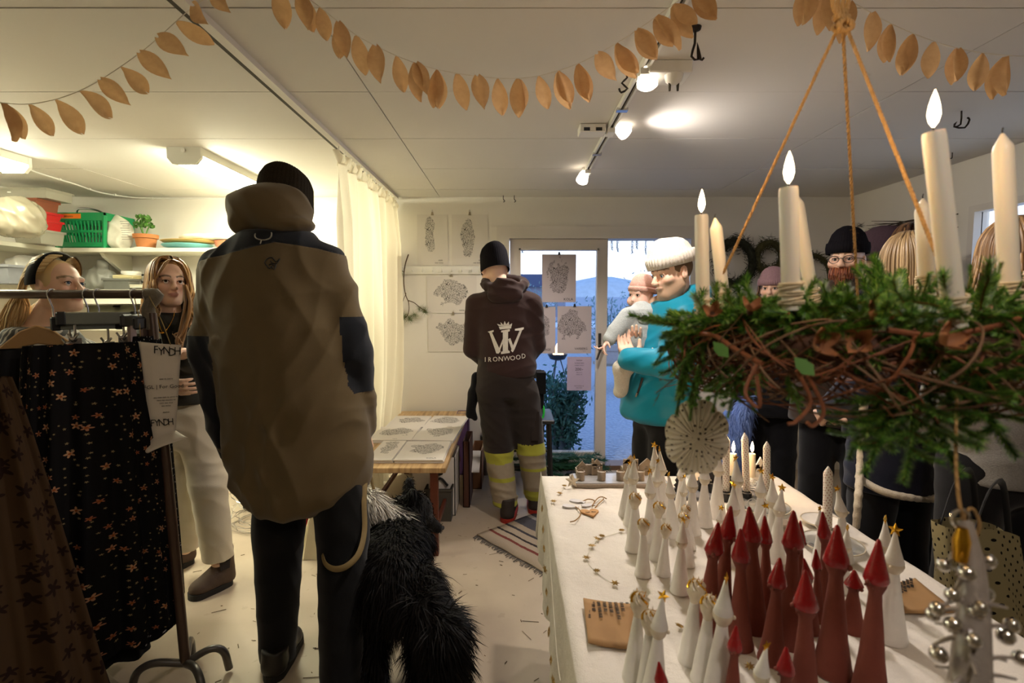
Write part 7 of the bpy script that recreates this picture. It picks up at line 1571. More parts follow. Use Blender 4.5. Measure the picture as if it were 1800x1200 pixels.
def gnome(kind, ub, vb, ut, vt, label, seed, fat=.125, nose=True):
    """stands where pixel (ub, vb) meets the cloth; its tip shows at (ut, vt)"""
    r = random.Random(seed); b0 = T_(ub, vb); tip = P(ut, vt, y=b0.y); H = tip.z - b0.z; lean = Vector((tip.x - b0.x, 0, 0))
    bend = lambda z: lean * (z / H) ** 2; R0 = fat * H
    nm = {'w': 'white_gnome', 'a': 'ceramic_angel', 'r': 'red_gnome'}[kind]; e_ = thing(nm, tuple(b0), label, 'figurine', {'w': 'white gnomes on the table', 'a': 'white angels on the table', 'r': 'red gnomes on the table'}[kind])
    rn = .34 * R0; nose_a = r.uniform(-2.6, -.3) if kind != 'r' else r.uniform(-3.6, .4)
    if kind == 'w':
        MB().lathe([(R0, 0), (R0 * 1.0, .004), (R0 * .92, .06 * H), (R0 * .70, .25 * H), (R0 * .48, .45 * H), (rn, .58 * H), (rn * .95, .62 * H)], n=18, bend=bend).obj('body', m_wglz, e_, .9)
        MB().lathe([(rn * .95, .60 * H), (R0 * .50, .635 * H), (R0 * .60, .67 * H), (R0 * .58, .695 * H), (R0 * .5, .72 * H)], n=16, bend=bend).obj('head', m_pearl, e_, .9)
        h = MB().lathe([(R0 * .56, .69 * H), (R0 * .60, .70 * H), (R0 * .46, .76 * H), (R0 * .27, .85 * H), (R0 * .15, .93 * H), (R0 * .10, .965 * H), (0, .975 * H)], n=16, bend=bend).obj('hat', m_wglz, e_, .9)
        s_ = put(star_mesh(max(.0095, .060 * H), .0035), 'star', m_goldg, e_); s_.location = bend(H * .985) + Vector((0, 0, H * .985)); s_.rotation_euler = (r.uniform(-.3, .3), r.uniform(-.4, .4), r.uniform(-1.2, 1.2))
        if nose: MB().ball(bend(.68 * H) + Vector((R0 * .62 * cos(nose_a), R0 * .62 * sin(nose_a), .675 * H)), R0 * .13, 8, 6).obj('nose', m_pearl, e_, 1)
    elif kind == 'a':
        MB().lathe([(R0 * 1.15, 0), (R0 * 1.15, .004), (R0 * 1.05, .06 * H), (R0 * .80, .3 * H), (R0 * .55, .55 * H), (R0 * .42, .70 * H), (R0 * .40, .74 * H)], n=18, bend=bend).obj('body', m_wglz, e_, .9)
        MB().lathe([(R0 * .40, .72 * H), (R0 * .50, .77 * H), (R0 * .78, .83 * H), (R0 * .84, .88 * H), (R0 * .70, .94 * H), (R0 * .34, .985 * H), (0, .99 * H)], n=16, bend=bend).obj('head', m_pearl, e_, 1)
        hc_ = bend(.88 * H) + Vector((0, 0, .885 * H)); rr_ = R0 * .84
        for i in range(9):                      # gilded locks laid over the head
            a = i * .7 + r.uniform(0, .4); b = MB(); pts = []
            for k in range(6): th_ = .1 + k * .25; pts.append(hc_ + Vector((rr_ * 1.03 * sin(th_) * cos(a + k * .22), rr_ * 1.03 * sin(th_) * sin(a + k * .22), rr_ * 1.0 * cos(th_))))
            b.tube(curve(pts, 12), R0 * .11, 5).obj('lock', m_goldg if i % 3 == 0 else m_pearl, e_, 1)
        if r.random() < .5 or H > .15:
            for i in range(7): a = i * .9; p = hc_ + Vector((rr_ * .55 * cos(a), rr_ * .55 * sin(a), rr_ * .8)); MB().tube([p, p + Vector((cos(a) * .3, sin(a) * .3, 1)) * R0 * .35], [R0 * .09, R0 * .01], 5).obj('crown_point', m_pearl if i % 2 else m_goldg, e_)
    else:
        MB().lathe([(R0, 0), (R0, .003), (R0 * .90, .06 * H), (R0 * .66, .25 * H), (R0 * .5, .45 * H), (R0 * .36, .60 * H), (R0 * .34, .66 * H), (R0 * .52, .71 * H), (R0 * .60, .75 * H), (R0 * .55, .78 * H), (0, .79 * H)], n=20, bend=bend).obj('body', m_redc, e_, .9)
        MB().lathe([(R0 * .60, .735 * H), (R0 * .66, .75 * H), (R0 * .56, .80 * H), (R0 * .38, .87 * H), (R0 * .22, .94 * H), (R0 * .12, .985 * H), (0, H)], n=18, bend=bend).obj('hat', m_redg, e_, .9)
        MB().ball(bend(.74 * H) + Vector((R0 * .66 * cos(nose_a), R0 * .66 * sin(nose_a), .742 * H)), R0 * .15, 8, 6).obj('nose', m_redc, e_, 1)
        for s_ in (-1, 1): a = nose_a + s_ * .45; MB().ball(bend(.72 * H) + Vector((R0 * .58 * cos(a), R0 * .58 * sin(a), .712 * H)), R0 * .07, 6, 5).obj('cheek', m_redc, e_, 1)
    return e_
WG = 'white gnome with gold star tip, '
for i, (ub, vb, ut, vt, lb) in enumerate((
    (1099, 905, 1107, 812, 'farthest left, standing before the second tray cup'), (1111, 922, 1115, 802, 'just right of the farthest left gnome'), (1143, 950, 1142, 826, 'slim one left of the tallest white gnome'),
    (1150, 925, 1157, 808, 'tallest of the far left cluster'), (1153, 903, 1150, 780, 'its star highest in the far left cluster'), (1164, 905, 1159, 788, 'right behind the tallest of the far left cluster'),
    (1181, 941, 1175, 832, 'right neighbour of the tallest far left cluster'), (1200, 926, 1203, 836, 'below the hanging paper ornament, nearer one'), (1196, 902, 1199, 806, 'directly behind the one below the paper ornament'),
    (1216, 937, 1217, 816, 'casting a clear shadow right of the paper ornament foot'), (1237, 922, 1239, 804, 'in front of the first lit table candle'), (1260, 908, 1263, 789, 'between the first lit candle and the left dotted candle'),
    (1297, 934, 1293, 803, 'in front of the middle lit table candle'), (1287, 990, 1289, 849, 'right of the leaning red hat'), (1262, 962, 1268, 891, 'hidden small one behind the leaning red hat'),
    (1334, 946, 1338, 826, 'before the dotted candle with the clear glass plate'), (1358, 977, 1357, 836, 'right of the glass plate edge, tall'), (1364, 985, 1375, 855, 'in front of the plates'),
    (1332, 1006, 1346, 887, 'between two red gnomes, near the glass plate'), (1482, 985, 1471, 857, 'right of the lone dotted candle'), (1440, 988, 1441, 892, 'behind the lone dotted candle foot'),
    (1481, 1038, 1490, 925, 'beside the glass plate rim at the right table edge'), (1554, 1062, 1556, 910, 'rear one of the pair at the right cardboard note'), (1565, 1122, 1574, 928, 'front one of the pair at the right cardboard note'),
    (1263, 1222, 1277, 1012, 'large one in front of the red gnomes at left'), (1150, 1232, 1166, 1044, 'large one at the right of the left cardboard note'), (1328, 1300, 1348, 1132, 'nearest one, only its hat in view'), (1195, 1039, 1201, 911, 'alone in the middle left of the cloth'))):
    gnome('w', ub, vb, ut, vt, WG + lb, 100 + i, .130)
for i, (ub, vb, ut, vt, lb) in enumerate((
    (1113, 966, 1117, 866, 'left one with ribbed long body'), (1130, 1010, 1131, 911, 'stout one in front of the ribbed one'), (1155, 981, 1159, 882, 'with gilded locks between the stout one and the white gnomes'), (1166, 1009, 1172, 921, 'small one right of the stout one'),
    (1212, 963, 1204, 888, 'half hidden behind the lone white gnome'), (1208, 992, 1200, 900, 'nearer one behind the lone white gnome'), (1116, 1190, 1126, 1040, 'with spiky crown on the left cardboard note'), (1213, 1160, 1227, 1018, 'with spiky crown left of the red gnomes'),
    (1236, 1194, 1250, 1046, 'with smooth round head and gold stripes'), (1138, 1218, 1144, 1072, 'squeezed between the left note angel and a large gnome'))):
    gnome('a', ub, vb, ut, vt, 'white ceramic angel, ' + lb, 200 + i, .125)
for i, (ub, vb, ut, vt, lb, ft) in enumerate((
    (1268, 1090, 1285, 888, 'leaning right with the farthest left hat tip', .11), (1243, 1112, 1263, 917, 'front left, wide hat before the leaning one', .125), (1299, 1133, 1302, 928, 'third from the left with dark nose, nearer', .115), (1323, 1103, 1317, 889, 'tall with broad hat, centre left', .12), (1345, 1080, 1344, 905, 'slim, just right of the broad hatted one', .10),
    (1357, 1160, 1371, 979, 'shorter with big face in the middle', .13), (1388, 1130, 1395, 896, 'tall with nose to the left, centre', .115), (1403, 1058, 1407, 914, 'slim one behind the tall centre one', .10), (1426, 1110, 1413, 980, 'dark hat behind the near shiny hat', .11), (1412, 1250, 1416, 1000, 'near, shiny low hat, foot out of frame', .12),
    (1436, 1090, 1434, 964, 'smallest slim hat, centre right', .10), (1450, 1068, 1446, 898, 'rear right beside the lone dotted candle', .10), (1463, 1180, 1472, 921, 'large right of centre with the widest hat', .12), (1497, 1106, 1502, 1001, 'short conical one between the two big right ones', .21), (1528, 1225, 1545, 946, 'big one farthest right, before the cardboard note', .105),
    (1286, 1255, 1294, 1098, 'near left, dull hat at the picture bottom', .125), (1378, 1300, 1382, 1136, 'near centre, only hat and face in view', .14), (1166, 1300, 1158, 1162, 'nearest left with a curled hat tip', .13))):
    gnome('r', ub, vb, ut, vt, 'red gnome with glazed hat, ' + lb, 300 + i, ft)
# ------------------------------------------------------------------ star garland, tags, cardboard notes
sg = thing('star_garland', tuple(T_(1040, 960)), 'garland of small golden straw stars over the cloth and down its left side', 'garland')
m_straw = mat('straw_gold', '9a7a3c', .4, .2, 60, metal=.4); SM = [star_mesh(.013, .003, 6), star_mesh(.011, .003, 8)]
for me in SM: me.materials.append(m_straw)
top_px = [(992, 853), (984, 866), (973, 880)], [(1093, 931), (1058, 941), (1050, 946), (1040, 958), (1031, 979), (1049, 1002), (1081, 1024)], [(1195, 1099)], [(1318, 1170)]
def star_at(p, e_, flat): o = D.objects.new('star', RND.choice(SM)); C.objects.link(o); o.parent = e_; o.matrix_parent_inverse = mworld(e_).inverted(); o.location = p; o.rotation_euler = (pi / 2 + RND.uniform(-.35, .35), 0, RND.uniform(0, 3)) if flat else (0, RND.uniform(0, 3), pi / 2 + RND.uniform(-.5, .5))
for grp in top_px:
    W_ = [T_(u, v, TT + .010) for u, v in grp]; [star_at(p, sg, True) for p in W_]
    if len(W_) > 1: MB().tube(curve([p - Vector((0, 0, .006)) for p in W_], 20), .0009, 4).obj('thread', m_thread, sg, None, True)
W_ = []
for v, y in ((893, 1.86), (930, 1.68), (964, 1.54), (1000, 1.42), (1040, 1.31), (1073, 1.24), (1110, 1.16), (1160, 1.08), (1196, 1.02)):
    u = {893: 962, 930: 964, 964: 966, 1000: 968, 1040: 971, 1073: 973, 1110: 976, 1160: 980, 1196: 985}[v]; p = P(u, v, x=tL - .03); p.z = max(p.z, TT - .2); W_.append(p); star_at(p + Vector((-.014, 0, 0)), sg, False)
MB().tube(curve(W_, 30), .0009, 4).obj('thread', m_thread, sg, None, True)
m_tagw = mat('white_clay_tag', 'c9c5c6', .6, .08, 40); m_jute = mat('jute', '8f6a35', .9, .25, 120, .3)
def tagobj(label, px, outline, sc, m, rotz, string, letters=None):
    p = T_(*px, z=TT + .006); e_ = thing('clay_tag', tuple(p), label, 'tag'); M = Matrix.Translation(p) @ Matrix.Rotation(rotz, 4, 'Z'); me = MB().prism([(x * sc, y * sc) for x, y in outline], .005).mesh('tag'); me.transform(M); put(me, 'tag_body', m, e_, True)
    MB().tube(curve([T_(u, v, TT + .006 + .006 * (i % 2)) for i, (u, v) in enumerate(string)], 20), .0018, 5).obj('string', m_jute, e_, 1, True)
    if letters: text('stamped_word', letters, .016, M @ Matrix.Translation((0, 0, .0032)), m_txt, e_, ext=.0003)
fish = [(-1, -.3), (-.5, -.5), (.2, -.45), (.6, -.15), (1, -.45), (1, .4), (.6, .15), (.2, .45), (-.5, .5), (-1, .3)]
heart = [(0, -1)] + [(.5 + .5 * cos(a), .35 + .5 * sin(a)) for a in np.linspace(-.5, pi, 8)] + [(-.5 + .5 * cos(a), .35 + .5 * sin(a)) for a in np.linspace(0, pi + .5, 8)]
tagobj('white clay tag with long curled jute string, leftmost of the tags', (1003, 890), fish, .026, m_tagw, -.3, [(1010, 889), (1019, 896), (1020, 905), (1012, 914), (1002, 917)])
tagobj('white clay tag behind the heart tag', (1015, 881), fish, .026, m_tagw, -.4, [(1022, 882), (1034, 877), (1045, 880), (1041, 889)]); tagobj('small white clay tag beside the terracotta heart', (1034, 888), fish, .022, m_tagw, .2, [(1041, 888), (1050, 876), (1058, 873), (1066, 876)])
tagobj('terracotta heart tag with a stamped word', (1038, 901), heart, .030, mat('heart_clay', 'b98a56', .8, .1, 30), .15, [(1046, 892), (1053, 884), (1060, 878), (1061, 876)], 'ıuı nıı')
m_kraft = mat('kraft_card', 'a07a4e', .85, .12, 25); 
def note(label, px, lines, rot_, size, dirn):
    W_ = [T_(u, v, TT + .004) for u, v in px]; c = sum(W_, Vector()) / 4; e_ = thing('cardboard_note', tuple(c), label, 'note'); n_ = 8
    rows = [[W_[3].lerp(W_[2], i / n_).lerp(W_[0].lerp(W_[1], i / n_), j / n_) + Vector((0, 0, .010 * (1 - i / n_) ** 2 + .004 * (j / n_) ** 2)) for j in range(n_ + 1)] for i in range(n_ + 1)]
    MB().grid(rows).obj('card', m_kraft, e_, 3, True).modifiers.new('t', 'SOLIDIFY').thickness = -.003
    for k in range(1, 6): a, b_ = rows[int(k * n_ / 6)][0] + Vector((0, 0, .002)), rows[int(k * n_ / 6)][n_] + Vector((0, 0, .002)); MB().tube([a, (a + b_) / 2 + Vector((0, 0, -.002)), b_], .0008, 4).obj('corrugation', m_kraft, e_, 1, True)
    ax = (W_[1] - W_[0]).normalized() if dirn == 0 else (W_[3] - W_[0]).normalized(); L = (W_[1] - W_[0]).length if dirn == 0 else (W_[3] - W_[0]).length
    up = (W_[3] - W_[0]).normalized() if dirn == 0 else (W_[1] - W_[0]).normalized(); hh = (W_[3] - W_[0]).length if dirn == 0 else (W_[1] - W_[0]).length
    for k, s_ in enumerate(lines):
        p = W_[0] + ax * L * .04 + up * hh * (.08 + .88 * k / len(lines)) + Vector((0, 0, .013)); x = ax; z = Vector((0, 0, 1)); y = z.cross(x); M = Matrix((x, y, z)).transposed().to_4x4(); M.translation = p; text('handwriting', s_, size, M, m_txt, e_, ext=.0003, align='LEFT', sx=.8)
note('corrugated cardboard note with handwriting at the left table side', [(1025, 1063), (1116, 1066), (1108, 1141), (1034, 1139)], ['nıuı ııunı ııuı', 'ııuın uıı', 'uııu nııu ıuıı', 'nıuıı ııu', 'ııunıı uıı', 'uııınııııuıı ııuı', 'nıuı ııu', 'ıı'], 0, .016, 1)
note('cardboard note with handwriting at the right table edge', [(1574, 1034), (1608, 1020), (1682, 1076), (1580, 1085)], ['nııuı ııuınıı', 'ıu nııuı ııı uıı', 'uııınıı ııuıı nıı', 'ııuınııı uıııı', 'nııuı ııı uıııu'], 0, .014, 1)
# ------------------------------------------------------------------ ceramic tray with little houses
m_stone = mat('speckled_stoneware', '8d7d6c', .4, .3, 160, .1); m_stonel = mat('pale_stoneware', '93836f', .45, .2, 120, .1)
a, b_, c_, d_ = T_(1004, 858), T_(1176, 858), T_(1166, 838), T_(1000, 838); ty = thing('ceramic_tray', tuple((a + c_) / 2), 'long speckled ceramic tray holding small clay houses and cups', 'tray')
w_, h_ = b_.x - a.x, d_.y - a.y; ctr = (a + b_ + c_ + d_) / 4; ol = []
for sx_, sy_, a0 in ((1, -1, -pi / 2), (1, 1, 0), (-1, 1, pi / 2), (-1, -1, pi)): ol += [(sx_ * (w_ / 2 - .015) + .015 * cos(a0 + k * pi / 8), sy_ * (h_ / 2 - .015) + .015 * sin(a0 + k * pi / 8)) for k in range(5)]
MB().prism(ol, .014, Matrix.Translation((ctr.x, ctr.y, TT + .009))).obj('plate', m_stone, ty, None, True, .002); MB().prism([(x * .97, y * .9) for x, y in ol], .004, Matrix.Translation((ctr.x, ctr.y, TT + .0165))).obj('glazed_top', mat('glossy_glaze', 'a9a9ac', .12, .15, 60), ty, None, True)
def house_front(u, v0, v1, wpx, label, y, wins, chim=False, m=m_stonel, zb=TT + .019, name='clay_house', gable=.42, hole=False):
    bpos = P(u, v1, y=y); tz = P(u, v0, y=y).z; H = tz - zb; W = wpx / 900 * (y * .9974 + .048); e_ = thing(name, (bpos.x, y, zb), label, 'ceramic house'); body = [(-W / 2, 0), (W / 2, 0), (W / 2, H * (1 - gable)), (0, H), (-W / 2, H * (1 - gable))]
    MF = Matrix.Rotation(pi / 2, 4, 'X')
    bm = bmesh.new()
    # front plate with real openings: grid cells between outline lines
    def boxes(): 
        xs = sorted({-W / 2, W / 2} | {w * W for q in wins for w in (q[0] - q[2] / 2, q[0] + q[2] / 2)}); zs = sorted({0, H * (1 - gable)} | {z * H for q in wins for z in (q[1], q[1] + q[3])}); b = MB()
        for i in range(len(xs) - 1):
            for j in range(len(zs) - 1):
                cx, cz = (xs[i] + xs[i + 1]) / 2, (zs[j] + zs[j + 1]) / 2
                if any(abs(cx - q[0] * W) < q[2] * W / 2 and q[1] * H < cz < (q[1] + q[3]) * H for q in wins): continue
                b.box((cx, 0, cz), (xs[i + 1] - xs[i], .008, zs[j + 1] - zs[j]))
        b.prism([(-W / 2, H * (1 - gable)), (W / 2, H * (1 - gable)), (0, H)], .008, MF)
        if chim: b.box((-W * .40, 0, H * .86), (W * .2, .008, H * .26))
        return b
    boxes().obj('front', m, e_); k = MB()
    for q in wins: k.box((q[0] * W, 0, (q[1] + q[3] / 2) * H), (.0018, .006, q[3] * H)).box((q[0] * W, 0, (q[1] + q[3] / 2) * H), (q[2] * W, .006, .0018))
    k.obj('window_bars', m, e_); MB().box((-W / 2 + .004, .02, H * .15), (.008, .04, H * .3)).box((W / 2 - .004, .02, H * .15), (.008, .04, H * .3)).box((0, .045, H * .14), (W, .008, H * .28)).obj('back', m, e_)
    return e_
hy = ctr.y + .035; wn2 = [(-.2, .46, .22, .16), (.2, .46, .22, .16)]
house_front(1023, 810, 846, 19, 'small clay house with two windows at the left tray end', hy, wn2); house_front(1049, 806, 845, 19, 'clay house with chimney second from the left on the tray', hy, [(-.22, .38, .22, .16), (.15, .38, .26, .3)], True)
house_front(1108, 799, 842, 26, 'tall arched clay house third on the tray', hy, [(-.18, .42, .2, .16), (.2, .42, .2, .16), (.05, .68, .24, .10)]); house_front(1137, 805, 842, 28, 'wide clay house at the right tray end', hy, [(-.1, .32, .22, .2), (.22, .32, .2, .2)])
o = MB().box((P(1036, 846, y=hy).x, hy + .005, TT + .019 + .02), (.045, .010, .04)).obj('clay_wall', m_stonel, None, bevel=.002); tag(o, 'low clay wall between the two left tray houses', 'ceramic wall')
for i, (u, lb) in enumerate(((1024, 'left cup on the tray before the chimneyless house'), (1062, 'second cup on the tray from the left'), (1096, 'third cup on the tray from the left'), (1132, 'right cup on the tray behind the white gnomes'))):
    q = P(u, 852, z=TT + .019); e_ = thing('clay_cup', (q.x, ctr.y - .02, TT + .019), lb, 'cup', 'candle cups on the tray'); MB().lathe([(.015, 0), (.0155, .03), (.0125, .032), (.011, .012), (0, .012)], n=18).obj('body', m_stone, e_, .7); MB().lathe([(.0158, .028), (.016, .033), (.0125, .034), (.0125, .030)], n=18).obj('rim', m_stonel, e_, .7)
q = P(1140, 830, y=hy + .05); tag(MB().tube([q, q + Vector((0, 0, .03))], .004, 5).obj('moss_sprig', m_leafg, None), 'tiny green sprig behind the wide tray house', 'sprig')
tag(put(star_mesh(.028, .006), 'ceramic_star', m_pearl), 'gold edged ceramic star leaning at the left end of the tray', 'star').location = P(1006, 845, z=TT + .03)
# ------------------------------------------------------------------ candles on the table
t = NT('wax'); m_wax = t.done(lin('ded5c6'), .4, Subsurface_Weight=.35, Subsurface_Radius=(.02, .012, .006)); m_wick = mat('wick', '1c1712', .9)
t = NT('flame'); m_flame = t.done(lin('ffd9a0'), .5, Emission_Color=(1.0, .80, .50, 1), Emission_Strength=FLAME)
t = NT('dotted_wax'); uv = t.n('TexCoord').outputs['UV']; vq = t.n('TexVoronoi', voronoi_dimensions='2D'); mp = t.n('Mapping'); t.l(uv, mp.inputs[0]); mp.inputs['Scale'].default_value = (150, 95, 1); mp.inputs['Rotation'].default_value = (0, 0, .6); t.l(mp.outputs[0], vq.inputs['Vector']); vq.inputs['Scale'].default_value = 1; vq.inputs['Randomness'].default_value = 0
m_dotw = t.done(t.mix(t.math('LESS_THAN', vq.outputs['Distance'], .19), lin('e0d8cd'), lin('8a2f2c')), .45, Subsurface_Weight=.2, Subsurface_Radius=(.015, .008, .005))
def candle(label, base, top, r, lit, m=None, name='candle', group=None, flame_s=1.0, tip=True, light=True):
    base, top = Vector(base), Vector(top); ax = (top - base); L = ax.length; d = ax.normalized(); e_ = thing(name, tuple(base), label, 'candle', group); R_ = Vector((0, 0, 1)).rotation_difference(d).to_matrix()
    if lit: prof = [(r, 0), (r, L * .97), (r * .93, L), (r * .7, L - .002), (.0, L - .004)]
    else: prof = [(r, 0), (r, L - .022), (r * .9, L - .016), (r * .45, L - .006), (r * .2, L), (0, L + .002)]
    b = MB().lathe(prof, base, 20, R_); me = b.mesh('wax', .8); Ri = R_.transposed(); ul = me.uv_layers.new(name='UV')
    for p_ in me.polygons:
        an = [atan2((Ri @ (me.vertices[me.loops[li].vertex_index].co - base)).y, (Ri @ (me.vertices[me.loops[li].vertex_index].co - base)).x) for li in p_.loop_indices]; mx = max(an)
        for li, a in zip(p_.loop_indices, an): ul.data[li].uv = ((a + (2 * pi if mx - a > pi else 0)) * r, (Ri @ (me.vertices[me.loops[li].vertex_index].co - base)).z)
    put(me, 'wax', m or m_wax, e_, True)
    MB().tube([top - d * .004, top + d * .005, top + d * .009 + Vector((.0015, 0, 0))], .0009, 5).obj('wick', m_wick, e_, None, True)
    if lit:
        fs = flame_s; f0 = top + d * .004; MB().lathe([(.0, 0), (.0045 * fs, .007 * fs), (.0062 * fs, .015 * fs), (.0052 * fs, .024 * fs), (.0028 * fs, .034 * fs), (0, .042 * fs)], f0, 12).obj('flame', m_flame, e_, 3, True)
        if light: lamp('candle_light', 'POINT', f0 + Vector((0, 0, .06 * fs)), .9 * fs, (1, .62, .28), .012)
    return e_
def tcandle(u0, v0, u1, v1, r, lit, label, m=None, zb=TT + .004, **k):
    b0 = P(u0, v0, z=zb); return candle(label, b0, P(u1, v1, y=b0.y), r, lit, m, **k)
m_blkc = mat('black_clay', '1b1a1b', .5, .2, 60)
tcandle(1276, 862, 1277, 765, .0115, False, 'tall dotted candle, left one of the pair among the lit candles', m_dotw, zb=TT + .03, name='dotted_candle'); tcandle(1312, 862, 1309, 761, .0115, False, 'tall dotted candle, right one of the pair among the lit candles', m_dotw, zb=TT + .03, name='dotted_candle')
tcandle(1347, 884, 1348, 776, .0115, False, 'dotted candle by the glass plate, right of the lit candles', m_dotw, name='dotted_candle'); tcandle(1454, 934, 1456, 820, .0125, False, 'lone dotted candle at the right table edge', m_dotw, name='dotted_candle'); tcandle(1240, 850, 1240, 805, .010, False, 'short dotted candle behind the paper ornament', m_dotw, zb=TT + .03, name='dotted_candle')
tcandle(1253, 842, 1255, 795, .012, True, 'lit white candle on the table right of the paper ornament', zb=TT + .05); tcandle(1289, 842, 1289, 797, .012, True, 'lit white candle on the table between the dotted candles', zb=TT + .05); tcandle(1322, 838, 1322, 797, .012, True, 'lit white candle on the table in a glass holder', zb=TT + .045)
for i, (u, v, z0, h, r) in enumerate(((1276, 872, TT, .032, .017), (1312, 872, TT, .032, .017), (1253, 855, TT, .05, .016), (1289, 855, TT, .05, .016))):
    q = P(u, v - 8, z=z0 + h); e_ = thing('candle_holder', (q.x, q.y, TT + .002), ('black candle holder under the left tall dotted candle', 'black candle holder under the right tall dotted candle', 'black holder under the lit candle by the ornament', 'black holder under the middle lit candle')[i], 'candle holder'); MB().lathe([(r * 1.1, 0), (r, h * .3), (r * 1.05, h - .004), (r * .8, h - .003), (r * .75, h - .006), (0, h - .006)], n=16).obj('body', m_blkc, e_, .7)
q = P(1322, 846, z=TT + .045); e_ = thing('glass_holder', (q.x, q.y, TT + .002), 'clear glass holder under the right lit table candle', 'candle holder'); t = NT('thick_glass'); m_tglass = t.done((.95, .97, .97), .04, Transmission_Weight=.9, IOR=1.35); MB().lathe([(.024, 0), (.024, .012), (.014, .018), (.014, .028), (.02, .034), (.02, .045), (.013, .045), (.012, .030), (0, .028)], n=20).obj('body', m_tglass, e_, .7)
# black tree and house, grey slab, white pierced house
q0, q1 = T_(1182, 884), T_(1330, 872); o = MB().box(((q0.x + q1.x) / 2, (q0.y + q1.y) / 2 + .04, TT + .008), (q1.x - q0.x, .10, .012)).obj('slate_slab', mat('slate', '5d5c5f', .6, .15, 30), None, bevel=.002); tag(o, 'grey slate slab under the black tree and house', 'slab')
yk = (q0.y + q1.y) / 2 + .03
p = P(1194, 880, y=yk); tz = P(1194, 808, y=yk).z - (TT + .015); pts = [(.006, 0)]; 
for i in range(6): z = tz * (.10 + i * .15); w2 = .026 * (1 - i / 6.5); pts += [(w2, z), (w2 * .55, z + tz * .07)]
pts = pts + [(0, tz)] + [(-x, z) for x, z in reversed(pts)]; tr2 = thing('black_tree', (p.x, yk, TT + .0145), 'jagged black ceramic fir tree on the slate slab', 'ceramic tree')
for a in (0, pi / 2): MB().prism(pts, .005, Matrix.Rotation(a + .2, 4, 'Z') @ Matrix.Rotation(pi / 2, 4, 'X')).obj('tree_blade', m_blkc, tr2)
house_front(1258, 826, 876, 62, 'wide black ceramic house with round lit holes behind the white gnomes', yk + .02, [(-.28, .38, .08, .12), (-.10, .38, .08, .12), (.10, .42, .08, .12), (.28, .42, .08, .12), (-.2, .15, .08, .12), (.2, .16, .08, .12)], False, m_blkc, TT + .0145, 'black_house', .35)
house_front(1335, 803, 850, 22, 'white pierced clay house right of the last lit candle', T_(1335, 858).y + .02, [(-.2, .5, .2, .12), (.2, .5, .2, .12), (0, .3, .2, .12), (0, .68, .18, .08)], False, m_wglz, TT + .002, 'white_house'); house_front(1228, 810, 850, 26, 'white pierced clay house behind the paper ornament', T_(1228, 852).y + .03, [(-.2, .45, .22, .14), (.2, .45, .22, .14)], False, m_wglz, TT + .002, 'white_house')
def plate(u, v, wpx, label, z=TT + .002, m=m_tglass, h=.012):
    q = P(u, v, z=z); r = wpx / 2 / 900 * (q.y * .9974 + .05); e_ = thing('glass_plate', tuple(q), label, 'plate'); MB().lathe([(r * .55, 0), (r * .62, .002), (r, h), (r * .99, h + .003), (r * .6, .006), (0, .005)], n=32).obj('body', m, e_, .7)
    MB().tube([Vector((r * cos(a), r * sin(a), h + .002)) for a in np.linspace(0, 6.283, 49)[:-1]], .0022, 5, closed=True).obj('beaded_rim', m_pearl, e_, 1)
plate(1340, 895, 90, 'clear glass plate with beaded rim left of the plate stack'); plate(1372, 905, 60, 'small glass plate under the right side of the first glass plate', TT + .002) if False else None
plate(1445, 922, 66, 'pale plate at the table edge behind the lone dotted candle', m=m_wglz); plate(1462, 962, 98, 'glass plate with beaded rim among the red hats at the right'); plate(1440, 972, 92, 'white plate under the red hats, left of the right glass plate', TT + .002, m_wglz) if False else None
o = MB().box(T_(1375, 925, TT + .016), (.05, .05, .026)).obj('plate_pile', m_stone, None, bevel=.004); tag(o, 'small pile of stoneware coasters behind the white gnomes', 'coasters')
for i, (u, v) in enumerate(((1322, 884), (1330, 876))): tag(MB().tube([T_(u, v, TT + .012) + Vector((.014 * cos(a), 0, .014 * sin(a))) for a in np.linspace(0, 6.283, 15)[:-1]], .0025, 6, closed=True).obj('glass_ring', m_tglass, None, 1), ('glass ring handle at the plate edge, nearer', 'glass ring handle at the plate edge, farther')[i], 'glass ring')
# bag of dotted fabric hanging at the arm of the person in grey
t = NT('dotted_canvas'); uv = t.n('TexCoord').outputs['UV']; vq = t.n('TexVoronoi', voronoi_dimensions='2D'); mp = t.n('Mapping'); t.l(uv, mp.inputs[0]); mp.inputs['Scale'].default_value = (34, 34, 1); mp.inputs['Rotation'].default_value = (0, 0, .5); t.l(mp.outputs[0], vq.inputs['Vector']); vq.inputs['Scale'].default_value = 1; vq.inputs['Randomness'].default_value = .25
m_dotc = t.done(t.mix(t.math('LESS_THAN', vq.outputs['Distance'], .17), lin('8f8464'), lin('16130f')), .85, spec=.1)
bg_ = thing('tote_bag', tuple(P(1740, 1130, d=1.45)), 'cream tote bag with black dots hanging beside the table end', 'bag'); rows, uvs = [], []
c00_, c10_ = P(1668, 930, d=1.42), P(1830, 940, d=1.38); zb_ = P(1700, 1190, d=1.42).z
for i in range(61):
    a = 2 * pi * i / 60; row = []
    for j in range(11):
        z = j / 10; sq = lambda c_: (abs(c_) ** .5) * (1 if c_ > 0 else -1); mx = (c00_ + c10_) / 2; wd = (c10_.x - c00_.x) / 2
        row.append(Vector((mx.x + .05 * (1 - z) + wd * (1.05 - .1 * z) * sq(cos(a)) + .006 * sin(a * 4 + z * 5), mx.y + .06 + .055 * (1.2 - .5 * z) * sq(sin(a)) + .006 * sin(a * 6 + z * 3), zb_ + (c00_.z - .03 * (cos(a) > 0) * cos(a) - zb_) * z))); uvs.append((i / 60 * 1.1, z * .45))
    rows.append(row)
me = MB().grid(rows).mesh('body', 3); ul = me.uv_layers.new(name='UV')
